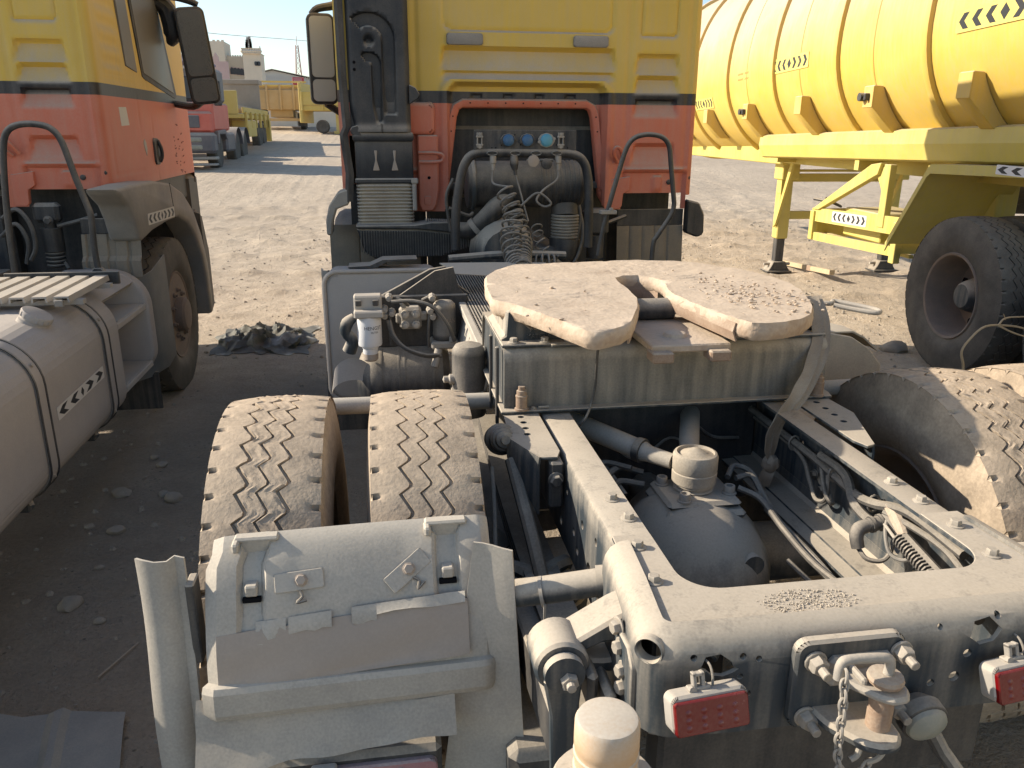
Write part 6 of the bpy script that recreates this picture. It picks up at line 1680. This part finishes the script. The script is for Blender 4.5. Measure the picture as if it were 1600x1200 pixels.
for y in (3.9, 2.0, .8): obj('cross_member', MB().box(.2, 2.3, y - .04, y + .04, 1.38, 1.47), YF, K)
# landing legs
for lx in (.60, 2.02):
    lg = part_empty('landing_leg', K)
    obj('leg_tube', MB().box(lx - .075, lx + .075, 4.44, 4.60, .42, 1.22, .012), YF, lg)
    obj('leg_head', MB().box(lx - .11, lx + .11, 4.36, 4.62, 1.15, 1.42, .01).box(lx - .085, lx - .078, 4.42, 4.56, .98, 1.20, .003), YF, lg)
    obj('inner_tube', MB().box(lx - .055, lx + .055, 4.465, 4.575, .10, .44, .008), BLACK, lg)
    obj('foot', MB().prism([(lx - .15, .0), (lx - .11, .06), (lx - .08, .13), (lx + .08, .13), (lx + .11, .06), (lx + .15, .0)], 'y', 4.43, 4.61, bev=.006).box(lx - .16, lx + .16, 4.40, 4.64, -.01, .015, .004), BLACK, lg)
    obj('foot_pin', MB().cyl((lx - .17, 4.52, .09), (lx + .17, 4.52, .09), .018, 10), SILVER, lg)
    obj('leg_brace', MB().prism([(4.50, .56), (4.44, .60), (4.08, 1.36), (4.15, 1.39)], 'x', lx - .11, lx - .08, bev=.003), YF, lg)
for z in (.66, 1.12, 1.24): obj('leg_tie', MB().box(.66, 1.96, 4.49, 4.53, z, z + (.10 if z < 1.2 else .03), .004), YF, K)
# carrier basket between legs and wheel
bk = part_empty('carrier_basket', K)
obj('side_plate', MB().sheet([[(.12, 2.64, .845), (.12, 1.0, .895)], [(.12, 2.64, .975), (.12, 1.0, 1.045)]], .02), YF, bk)
obj('bottom_rail', MB().sheet([[(.12, 2.62, .655), (.12, .98, .715)], [(.12, 2.62, .735), (.12, .98, .795)]], .04), YF, bk)
for y in (2.60, 1.02): obj('corner_post', MB().box(.10, .16, y - .04, y + .04, .66, .95 if y > 2 else 1.0, .004), YF, bk)
obj('end_plate', MB().box(.12, .95, 2.60, 2.63, .68, .97, .004), YF, bk)
obj('end_plate', MB().box(.12, .95, 1.0, 1.03, .74, .98, .004), YF, bk)
for k in range(4): obj('floor_bar', MB().box(.25 + .2 * k, .29 + .2 * k, 1.0, 2.62, .70, .73, .003), YF, bk)
obj('back_plate', MB().box(.90, .94, 1.0, 2.62, .72, .99, .004), YF, bk)
obj('diagonal_strut', MB().prism([(2.60, .97), (2.48, .97), (1.42, 1.37), (1.38, 1.47), (1.55, 1.45)], 'x', .10, .16, bev=.004), YF, bk)
obj('strut_post', MB().box(.11, .17, 1.24, 1.34, .93, 1.46, .004).prism([(1.24, 1.42), (1.34, 1.20), (1.55, 1.45)], 'x', .13, .145), YF, bk)
obj('basket_box', MB().box(.25, .75, 1.5, 2.2, .76, 1.02, .01), YF, bk)
obj('air_line', MB().tube([(.2, 2.55, 1.0), (.3, 2.75, 1.06), (.4, 2.85, 1.02), (.45, 2.7, .98), (.3, 2.6, 1.03), (.2, 2.8, 1.05)], .014, 8, smooth=5), BLACK, bk)
chevron_tape(bk, frame_matrix((.118, 1.86, .942), (0, -1, .03), (0, .03, 1)), .66, .10, 3)
# wheel arch sheet
pr = [(.90, .84), (.86, .90), (.46, 1.455), (.42, 1.485), (-.9, 1.515), (-2.3, 1.54), (-2.9, .9)]
obj('wheel_arch', MB().sheet([[(x, y, z) for y, z in pr] for x in (-.02, .78)], -.012), YF, K, ang=20)
obj('arch_lip', MB().sheet([[(-.025, y, z + dz_) for y, z in pr] for dz_ in (.012, -.055)], .012), YF, K, ang=20)
chevron_tape(K, frame_matrix((-.0385, -.62, 1.488), (0, -1, -.02), (0, -.02, 1)), .60, .062, 2, back=WHITE)
# wheels: dual tyres, dished discs
T2 = tyre_mb(r=.575, w=.31, rim_r=.30, N=46, seed=21)
def trailer_wheel(x, y, deep, fine=True, z=.578):
    w = part_empty('wheel', K)
    obj('tyre', offset_mb(T2, (x, y, z), y), TYRE_D, w)
    S = -1 if x < 1.25 else 1
    p = [(.318, .130), (.312, .142), (.298, .136), (.286, .11), (.282, .05), (.276, .0), (.268, -.06), (.252, -.105), (.21, -.125), (.17, -.13), (.13, -.13)]
    obj('rim', MB().lathe([(r, S * h) for r, h in p], (x, y, z), 'x', 48, cap=False), RIM, w)
    obj('hub', MB().lathe([(.17, S * -.135), (.135, S * -.13), (.130, S * -.06), (.115, S * -.01), (.10, S * .03), (.085, S * .045), (0, S * .048)], (x, y, z), 'x', 32), CHASSIS, w)
    mb = MB()
    for k in range(8):
        a = 2 * PI * k / 8 + .3
        mb.lathe([(.030, S * -.122), (.030, S * -.108)], (x, y + .225 * math.cos(a), z + .225 * math.sin(a)), 'x', 12)
    obj('hand_holes', mb, HOLE, w)
for y in (0.03, -1.34, -2.7):
    for x in (.155, .50, 2.02, 2.36): trailer_wheel(x, y, 1)
    obj('axle', MB().cyl((.3, y, .58), (2.2, y, .58), .075, 16), BLACK, K)
for y in (.03, -1.34): obj('spring', MB().prism([(y - .6, .95), (y, .78), (y + .6, .95), (y + .6, .99), (y, .86), (y - .6, .99)], 'x', .70, .80), BLACK, K)
for y in (.60, -.72): obj('spring_hanger', MB().box(.66, .84, y, y + .13, .9, 1.38, .01), YF, K)
sp = part_empty('spare_wheel', K)
mb = MB(); tq = tyre_mb(r=.52, w=.28, rim_r=.29, N=24, seed=8)
mb.v = [(1.55 + p[1], 1.75 + p[2], 1.17 + p[0]) for p in tq.v]; mb.f = tq.f; mb.m = tq.m
obj('tyre', mb, TYRE_D, sp)
obj('spare_carrier', MB().box(1.0, 2.1, 1.3, 1.36, 1.28, 1.36).box(1.0, 2.1, 2.1, 2.16, 1.28, 1.36), YF, sp)
# ------------------------------------------------------------------ far side of the yard
def fx(x, Y): return -.8055 + (-13.65 + (x - 325) * .0466 + .8055) * Y / 70
def fz(y, Y): return 1.7325 + (8.55 - (y - 55) * .0455 - 1.7325) * Y / 70
FY = mat_dusty('far_yellow', (.66, .45, .04), up=.7, side=.28, rough=.5, scale=1.5, bump=0)
FO = mat_dusty('far_ochre', (.50, .31, .09), up=.7, side=.35, rough=.6, scale=1.5, bump=0)
FG = mat_dusty('far_grey', (.25, .25, .25), up=.7, side=.4, rough=.6, scale=1.5, bump=0)
FNAVY = mat_dusty('navy_paint', (.030, .040, .070), up=.7, side=.18, rough=.45, scale=2, bump=0)
WOOD = mat_dusty('grey_planks', (.30, .23, .17), up=.6, side=.3, rough=.8, scale=2, bump=.2)
PINK = mat_dusty('pink_render', (.52, .36, .34), up=.6, side=.25, rough=.9, scale=1.2, bump=.05, dust=(.55, .44, .38))
CREAM = mat_dusty('cream_render', (.64, .57, .45), up=.6, side=.2, rough=.9, scale=1.0, bump=.05, dust=(.58, .5, .4))
SHEET = mat_dusty('ribbed_roof_sheet', (.50, .53, .54), up=.5, side=.25, rough=.6, scale=.6, bump=0)
TARP = mat_dusty('violet_tarp', (.16, .14, .27), up=.5, side=.2, rough=.8, scale=4, bump=.2)
WIN = mat_plain('dark_window', (.03, .035, .045), .3)
def far_tyre(r=.52, w=.30, n=24):
    return MB().lathe([(.30, -w / 2 + .02), (.42, -w / 2), (r - .03, -w / 2 + .01), (r, -w / 2 + .05), (r, w / 2 - .05), (r - .03, w / 2 - .01), (.42, w / 2), (.30, w / 2 - .02)], (0, 0, 0), 'x', n).lathe([(.30, w / 2 - .03), (.26, w / 2 - .09), (.12, w / 2 - .07), (0, w / 2 - .03)], (0, 0, 0), 'x', n)
FT = far_tyre()
# forward-facing heavy truck at the left edge of the gap (local axes: x to the right as we see it, nose towards -y)
tx_, ty_ = fx(318, 24.5), 24.0
H = thing('heavy_truck', 'distant red and navy heavy truck facing us, violet tarp on its roof', 'truck', (tx_, ty_, gz(tx_, ty_)), R(-1))
hc = obj('cab', MB().box(-2.25, .12, .1, 2.2, 1.05, 1.80, .05).box(-2.2, .08, .0, 2.1, 1.0, 1.55, .06), mat_dusty('far_red', (.55, .055, .03), up=.7, side=.2, rough=.4, scale=2, bump=0), H)
obj('upper_cab', MB().box(-2.2, .06, .15, 2.2, 1.80, 2.72, .08), FNAVY, hc)
obj('windscreen', MB().box(-2.05, -.06, .11, .2, 1.86, 2.45, .03), WIN, hc)
obj('side_window', MB().box(.04, .08, .5, 1.5, 1.86, 2.4, .01), WIN, hc)
obj('grille', MB().box(-1.9, -.25, -.03, .02, 1.12, 1.45, .02), FNAVY, hc)
obj('bumper', MB().box(-2.25, .12, -.15, .35, .45, 1.0, .08), FNAVY, H)
for x in (-.42, -1.75):
    for z in (.82, .62): obj('headlight', MB().box(x - .22, x + .22, -.175, -.1, z - .07, z + .06, .03), CLEAR, H)
obj('door_step', MB().box(-2.2, .1, .0, .4, .28, .36, .02).box(-2.2, .1, -.1, .3, .12, .18, .02), FG, H)
tb = MB().box(-1.9, -.1, .4, 2.3, 2.72, 2.98, .12)
obj('folded_tarp', tb, TARP, H)
obj('orange_lamp', MB().lathe([(.09, 2.98), (.09, 3.15), (.05, 3.2)], (-.55, 1.0, 0), 'z', 12), mat_plain('orange_lamp', (.7, .14, .03), .5), H)
obj('wing_mirror', MB().prism(rrect(.16, .36, 1.7, 2.35, .04), 'y', .1, .2, bev=.02), BLACK, H)
obj('wheel_guard', MB().prism([(.3, .7), (.4, 1.05), (1.4, 1.08), (1.65, .8), (1.5, .8), (1.3, .95), (.5, .95), (.42, .7)], 'x', -.2, .16, bev=.02).box(-.3, .12, 1.7, 2.9, .45, 1.0, .06), FNAVY, H)
obj('chassis', MB().box(-1.5, -.6, 1.5, 7.5, .75, .98), FNAVY, H)
for y in (.95, 3.7, 5.05):
    for x in (-.12, -2.05): obj('wheel', offset_mb(FT, (x, y, .52)), TYRE_D, H)
obj('mudguard', MB().sheet([[(x, 3.7 + .62 * math.cos(R(a)), .52 + .62 * math.sin(R(a))) for x in (-.35, .1)] for a in range(10, 171, 16)], .01).sheet([[(x, 5.05 + .62 * math.cos(R(a)), .52 + .62 * math.sin(R(a))) for x in (-.35, .1)] for a in range(10, 171, 16)], .01), FNAVY, H)
# flatbed behind it
fx_, fy_ = -5.95, 29.5
F_ = thing('flatbed_trailer', 'distant yellow drop-side trailer loaded with grey planks beside the tower', 'trailer', (fx_, fy_, gz(fx_, fy_)), R(.3))
obj('headboard', MB().box(-1.9, .45, .0, .12, 1.25, 2.05, .02), FY, F_)
obj('deck', MB().box(-1.9, .6, .0, 6.6, 1.15, 1.32, .02), FY, F_)
obj('side_board', MB().box(.56, .62, .1, 6.6, 1.32, 1.52, .01), FY, F_)
for k in range(6): obj('stake', MB().box(.60, .68, .3 + 1.2 * k, .42 + 1.2 * k, .85, 1.38, .01), FY, F_)
for k in range(10): obj('plank', MB().box(-1.7 + .21 * k, -1.51 + .21 * k, .3, 6.3, 1.33, 1.52 + .1 * (k % 3) * .5, .01), WOOD, F_)
obj('stacked_frame', MB().box(-1.1, .5, 5.4, 5.5, 1.4, 2.55, .02).box(-1.1, .5, 5.35, 6.4, 2.48, 2.66, .02), WOOD, F_)
obj('rear_guard', MB().box(.1, .66, .6, 2.6, .55, 1.1, .02), FY, F_)
obj('rear_guard', MB().box(.5, .7, 6.3, 6.6, .2, 1.15, .02), FY, F_)
for y in (4.3, 5.55):
    for x in (.42, -1.7): obj('wheel', offset_mb(FT, (x, y, .52)), TYRE_D, F_)
obj('chassis', MB().box(-1.2, -.2, 0, 6.5, .85, 1.15), FO, F_)
# tipper seen from behind
dx_, dy_ = fx(432, 44), 44.0
D_ = thing('tipper_truck', 'distant yellow tipper truck seen from behind in front of the hangar', 'truck', (dx_, dy_, gz(dx_, dy_)), R(3))
obj('tipping_body', MB().box(-1.2, 1.3, .15, 5.5, 1.05, 2.15, .03), FO, D_)
obj('tailgate', MB().box(-1.22, 1.32, .05, .15, 1.0, 1.95, .02), FO, D_)
for x in (-1.2, -.6, .05, .7, 1.28): obj('tailgate_rib', MB().box(x - .05, x + .05, -.02, .06, .98, 2.2, .01), FO, D_)
obj('side_lattice', MB().box(-1.25, 1.35, .05, .12, 2.28, 2.36).box(-1.25, 1.35, .05, .12, 2.10, 2.18), FY, D_)
obj('chassis', MB().box(-.5, .6, .3, 8, .65, 1.0).box(-1.1, 1.2, .1, .2, .45, .58), FO, D_)
for y in (1.5, 2.8):
    for x in (-.95, 1.05): obj('wheel', offset_mb(FT, (x, y, .52)), TYRE_D, D_)
obj('mud_flap', MB().box(-1.15, -.7, .6, .62, .2, .85).box(.8, 1.25, .6, .62, .2, .85), BLACK, D_)
# low loader trailer to the right of the gap
lx_, ly_ = fx(484, 41), 41.0
W_ = thing('low_trailer', 'distant yellow trailer propped on its landing leg, partly behind the mirror', 'trailer', (lx_, ly_, gz(lx_, ly_)), R(-8))
obj('deck', MB().box(-.5, 8.0, .0, 2.4, 1.05, 1.30, .02), FY, W_)
obj('side_board', MB().box(-.5, 8.0, -.04, .02, 1.30, 1.9, .01), FY, W_)
for k in range(7): obj('side_rib', MB().box(-.45 + .95 * k, -.37 + .95 * k, -.08, -.03, 1.05, 1.9, .01), FY, W_)
obj('headboard', MB().box(-.55, -.42, -.05, 2.4, .5, 2.3, .02), FY, W_)
obj('landing_leg', MB().box(1.1, 1.25, .2, .35, .15, 1.05).box(1.0, 1.35, .12, .43, .0, .15, .01).box(2.2, 2.3, .2, .3, .3, 1.05), FY, W_)
obj('lower_rail', MB().box(1.2, 8, .1, .2, .72, .80), FO, W_)
mb = MB(); mb.v = [(.45 + p[1] * .6, .3 + p[0], .33 + p[2] * .6) for p in FT.v]; mb.f = FT.f; mb.m = FT.m
obj('wheel', mb, TYRE_D, W_)
# another yellow tank standing farther back behind the front truck's mirror
# buildings
def bthing(name, label, cat, x, Y):
    X = fx(x, Y); return thing(name, label, cat, (X, Y, 1.9)), X
PW, _x = bthing('pink_building', 'pink walled building with a row of pointed battlements beside the left truck', 'building', 285, 60)
X0, X1 = fx(225, 60), fx(352, 60); zt = fz(96, 60)
obj('wall', MB().box(X0, X1, 60, 60.35, 1.9, zt), PINK, PW)
obj('back_wall', MB().box(X0, fx(302, 60), 63, 63.4, 1.9, fz(87, 60)), PINK, PW)
n_ = int((X1 - X0) / .52)
for k in range(n_):
    x = X0 + .52 * k
    obj('battlement', MB().prism([(x, zt), (x, zt + .25), (x + .17, zt + .55), (x + .34, zt + .25), (x + .34, zt)], 'y', 60.0, 60.25), PINK, PW)
CB, _x = bthing('cream_building', 'cream building with arched windows and a tall corner tower carrying aerials', 'building', 370, 74)
cx0, cx1 = fx(325, 74), fx(390, 74)
obj('block', MB().box(fx(318, 74), fx(349, 74), 74, 77, 1.9, fz(64, 74)), CREAM, CB)
obj('block', MB().box(fx(347, 74) - .5, fx(388, 74), 75, 78, 1.9, fz(86, 74)), CREAM, CB)
tw = obj('tower', MB().box(fx(379, 74), fx(408, 74), 73.5, 75.6, 1.9, fz(84, 74)), CREAM, CB)
obj('parapet', MB().box(fx(378, 74), fx(409, 74), 73.3, 75.8, fz(84, 74), fz(82.5, 74), .03), CREAM, tw)
for k in range(9):
    x = fx(379 + 3.6 * k, 74); obj('baluster', MB().lathe([(.10, 0), (.16, .12), (.08, .28), (.12, .36)], (x, 73.45, fz(82.5, 74)), 'z', 8), CREAM, tw)
for x in (349, 353, 357, 361, 365, 369, 373): obj('battlement', MB().box(fx(x, 74), fx(x + 2, 74), 75, 75.3, fz(86, 74), fz(84, 74)), CREAM, CB)
for k in range(3): obj('battlement', MB().box(fx(331 + 7 * k, 74), fx(334.5 + 7 * k, 74), 74, 74.3, fz(64, 74), fz(61.8, 74)), CREAM, CB)
for k in range(5):
    x = fx(355 + 5.4 * k, 74); w = .14; z0, z1 = fz(115 + .5 * k, 74), fz(108 + .5 * k, 74)
    pts = [(x - w, z0), (x + w, z0), (x + w, z1)] + [(x + w * math.cos(R(a)), z1 + w * math.sin(R(a)) * 1.3) for a in (30, 60, 90, 120, 150)] + [(x - w, z1)]
    wn_ = obj('arched_window', MB().prism(pts, 'y', 74.93, 75.02), WIN, CB)
    pts2 = [((px - x) * 1.35 + x, (pz_ - (z0 + z1) / 2) * 1.15 + (z0 + z1) / 2) for px, pz_ in pts]
    obj('window_surround', MB().prism(pts2, 'y', 74.96, 75.01), PINK, wn_)
for x in (400, 404):
    obj('tower_window', MB().prism(rrect(fx(x, 74) - .14, fx(x, 74) + .14, fz(103, 74), fz(96, 74), .10), 'y', 73.44, 73.53), WIN, tw)
for x in (386, 386.8): pass
mb = MB().cyl((fx(387, 74), 75, fz(84, 74)), (fx(387, 74), 75, fz(57, 74)), .05, 6)
for k, (z, w) in enumerate(((60, 2.0), (64, 3.5), (68, 4), (71, 4.5), (75, 3))):
    mb.box(fx(387 - w, 74), fx(387 + w * .7, 74), 74.95, 75.05, fz(z, 74) - .04, fz(z, 74) + .04)
    mb.box(fx(387 - w, 74) - .10, fx(387 - w, 74) + .10, 74.9, 75.1, fz(z, 74) - .25, fz(z, 74) + .25)
    mb.box(fx(387 + w * .6, 74) - .08, fx(387 + w * .6, 74) + .08, 74.9, 75.1, fz(z, 74) - .2, fz(z, 74) + .3)
obj('aerial', mb, FG, tw)
obj('aerial', MB().cyl((fx(404, 74), 75, fz(84, 74)), (fx(404, 74), 75, fz(69, 74)), .04, 6).box(fx(403, 74), fx(405, 74), 74.95, 75.05, fz(75, 74), fz(72, 74)), FG, tw)
HG, _x = bthing('hangar', 'grey ribbed gabled hangar roof behind the yellow tipper truck', 'building', 430, 86)
hx0, hx1, hxm = fx(384, 86), fx(484, 86), fx(424, 86)
obj('wall', MB().prism([(hx0, 1.9), (hx1, 1.9), (hx1, fz(122, 86)), (hxm, fz(109, 86)), (hx0, fz(119, 86))], 'y', 86, 110), SHEET, HG)
obj('roof', MB().prism([(hx0 - .4, fz(119.5, 86)), (hxm, fz(108, 86)), (hx1 + .4, fz(121.5, 86)), (hx1 + .4, fz(120.5, 86)), (hxm, fz(107, 86)), (hx0 - .4, fz(118.5, 86))], 'y', 85.6, 110), FG, HG)
mb = MB()
for k in range(26):
    x = hx0 + (hx1 - hx0) * (k + .5) / 26
    mb.box(x - .04, x + .04, 85.94, 86.0, 1.9, min(fz(119, 86), fz(109, 86) - abs(x - hxm) * .12))
obj('wall_ribs', mb, SHEET, HG, kind='stuff')
RS = thing('red_sign', 'small red board standing at the right end of the hangar', 'sign', (fx(465, 62), 62, 1.9))
obj('board', MB().box(fx(456, 62), fx(475, 62), 62, 62.1, fz(133, 62), fz(120, 62), .02), mat_plain('sign_red', (.42, .05, .07), .6), RS)
for z in (123, 126, 129): obj('sign_line', MB().box(fx(458, 62), fx(472, 62), 61.96, 62.0, fz(z, 62) - .02, fz(z, 62) + .03), mat_plain('sign_pale', (.6, .4, .4), .6), RS)
for x in (459, 472): obj('post', MB().box(fx(x, 62) - .04, fx(x, 62) + .04, 62.05, 62.12, 1.9, fz(132, 62)), FG, RS)
mx_ = fx(467.5, 125)
MS = thing('lattice_mast', 'slender red and white lattice mast on the skyline beyond the hangar', 'mast', (mx_, 125, 1.9))
mb = MB(); zt = fz(68, 125); zb = 1.9
for sx_, sy_ in ((-1, -1), (1, -1), (1, 1), (-1, 1)): mb.cyl((mx_ + sx_ * .75, 125 + sy_ * .75, zb), (mx_ + sx_ * .16, 125 + sy_ * .16, zt), .06, 5)
for k in range(16):
    t0, t1 = k / 16, (k + 1) / 16
    w0, w1 = .75 - .59 * t0, .75 - .59 * t1; z0, z1 = zb + (zt - zb) * t0, zb + (zt - zb) * t1
    mb.cyl((mx_ - w0, 125 - w0, z0), (mx_ + w1, 125 - w1, z1), .035, 4); mb.cyl((mx_ + w0, 125 - w0, z0), (mx_ - w1, 125 - w1, z1), .035, 4)
    mb.cyl((mx_ - w0, 125 - w0, z0), (mx_ + w0, 125 - w0, z0), .035, 4)
mb.cyl((mx_, 125, zt), (mx_, 125, zt + 1.2), .04, 5)
obj('lattice', mb, mat_dusty('mast_paint', (.42, .20, .18), up=.3, side=.2, rough=.6, bump=0), MS)
px_ = fx(277, 50)
UP = thing('utility_pole', 'thin leaning utility pole above the pink wall', 'pole', (px_, 50, 1.9))
ptop = (fx(272, 50), 50, fz(45, 50))
obj('pole', MB().tube([(fx(282, 50), 50, 1.9), ptop], [.07, .05], 8), FNAVY, UP)
obj('cross_arm', MB().box(ptop[0] - .22, ptop[0] + .18, 49.97, 50.03, ptop[2] - .03, ptop[2] + .03), FNAVY, UP)
pts = [Vector(ptop), Vector((fx(340, 55), 55, fz(52.5, 55))), Vector((fx(440, 62), 62, fz(58, 62))), Vector((fx(560, 70), 70, fz(64, 70))), Vector((fx(760, 80), 80, fz(66, 80)))]
w_ = obj('overhead_wire', MB().tube(pts, .018, 5, smooth=6), FG); tag(w_, 'single overhead wire running across the sky from the leaning pole', 'wire')
# far perimeter wall so that the yard closes behind the trailers
pw = obj('perimeter_wall', MB().box(fx(384, 66), fx(760, 66), 66, 66.3, 1.8, 4.2), CREAM)
tag(pw, 'low pale perimeter wall closing the yard behind the trailers', 'wall')

# ------------------------------------------------------------------ small things on the ground
# crumpled tarp
def ridged(p): return 1 - abs(mnoise.noise(p)) * 2
G = []
for i, u in enumerate(np.linspace(-1, 1, 64)):
    row = []
    for j, v in enumerate(np.linspace(-1, 1, 64)):
        a = Vector((u * 2.3, v * 2.0, 3.0))
        fall = max(0, 1 - (u * u * 1.0 + v * v) ** .9)
        e = 1 + .18 * mnoise.noise(Vector((u * 3, v * 3, 9)))
        x = -1.86 + .40 * u * e + .05 * mnoise.noise(a * 1.9); y = 6.95 + .46 * v * e + .06 * mnoise.noise(a * 2.3 + Vector((5, 0, 0)))
        h = fall ** .55 * (.012 + .075 * max(0, ridged(a * .9)) ** 2 + .050 * max(0, ridged(a * 2.0)) ** 2 + .010 * ridged(a * 4))
        row.append((x, y, gz(x, y) + .006 + max(0, h)))
    G.append(row)
CAMO = mat_dusty('camouflage_cloth', (.030, .040, .036), up=.25, side=.08, rough=.7, scale=12, bump=.2, blotch=1.0, blotch_col=(.42, .41, .37))
tag(obj('crumpled_tarp', MB().sheet(G, -.004), CAMO, ang=30), 'crumpled dark tarp with pale stripes lying by the left truck wheel', 'tarp')
# wooden batten under the tanker
PALE = mat_dusty('pale_wood', (.46, .35, .20), up=.35, side=.2, rough=.8, scale=12, bump=.2)
bt = thing('wooden_batten', 'long pale wooden batten lying by the tanker landing leg', 'plank', (4.55, 9.7, .03))
M = Matrix.Translation((4.55, 9.72, .045)) @ Matrix.Rotation(R(86.5), 4, 'Z')
mb = MB(); mb.box(-.85, .85, -.035, .035, -.03, .03, .004, M=M @ Matrix.Rotation(R(4), 4, 'Y')); obj('batten', mb, PALE, bt)
mb = MB(); mb.box(-.34, -.22, -.038, .038, -.033, .036, .002, M=M @ Matrix.Rotation(R(4), 4, 'Y')); obj('tape_band', mb, RUST, bt)
# dry branch
br = MB()
for pts, r in (([(2.52, 4.05, 0), (2.50, 4.02, .25), (2.485, 4.0, .42), (2.455, 4.0, .52), (2.50, 4.0, .60), (2.58, 4.0, .665), (2.72, 4.0, .665), (2.83, 3.99, .645), (2.95, 3.98, .60)], [.009, .005]), ([(2.66, 4.0, .668), (2.70, 4.0, .71), (2.83, 4.0, .715), (2.95, 4.02, .72)], [.006, .003]), ([(2.66, 4.0, .668), (2.74, 3.98, .63), (2.84, 3.96, .60), (2.95, 3.95, .59)], [.006, .003]), ([(2.70, 4.0, .70), (2.68, 4.0, .735)], [.003, .002])):
    br.tube(pts, r, 6, smooth=4)
tag(obj('dry_branch', br, PALE), 'thin dry branch standing up in front of the tanker wheel', 'branch')
# flattened sheet of debris in the corner
sd = [(0, .012), (.2, .02), (.4, .008), (.55, .012), (.6, .03), (.64, .03), (.68, .012), (.86, .010), (1, .0)]
rows = []
for u in np.linspace(0, 1, 14):
    rows.append([(-2.16 + .50 * t + .10 * u, 2.24 - .46 * u - .04 * t + .012 * math.sin(t * 40) * (u < .05), gz(-1.9, 2.1) + .022 + h + .004 * math.sin(u * 9)) for t, h in sd])
tag(obj('plastic_sheet', MB().sheet(rows, -.005), mat_dusty('grey_sheet', (.17, .19, .20), up=.45, side=.3, rough=.7, scale=5, bump=.15), ang=20), 'flattened grey plastic panel lying on the ground by the side flap', 'panel')
tag(obj('twig', MB().tube([(-1.81, 2.42, gz(-1.81, 2.42) + .008), (-1.77, 2.50, gz(-1.77, 2.5) + .012), (-1.73, 2.60, gz(-1.73, 2.6) + .008)], [.004, .0025], 6, smooth=3), WOOD), 'short straight twig lying on the shaded ground', 'twig')
SL = [(-2.05, 2.88, .045, 'largest pale stone on the shaded ground beside the side flap'), (-2.16, 3.90, .040, 'rounded grey stone under the fuel tank of the left truck'), (-1.89, 3.80, .048, 'pale angular stone between the fuel tank and the rear tyre'), (-2.03, 3.15, .020, 'small dark stone just behind the largest pale stone'), (-2.05, 4.24, .030, 'brown stone near the left truck step well'), (-2.06, 3.48, .035, 'flat grey stone midway along the fuel tank'), (-1.91, 2.76, .024, 'bluish small stone right of the largest pale stone'),
      (-2.12, 4.36, .024, 'small stone close to the left truck mud flap'), (3.34, 5.86, .105, 'grey boulder touching the tanker wheel'), (-1.95, 3.86, .028, 'dark stone touching the pale angular stone'), (-2.20, 3.55, .022, 'little brown stone nearest the fuel tank strap')]
for k, (x, y, r, lab) in enumerate(SL):
    tag(obj('stone', stone_mb(x, y, r, k + 1, sub=2), STONE_M, ang=50), lab, 'stone', 'loose stones on the yard')
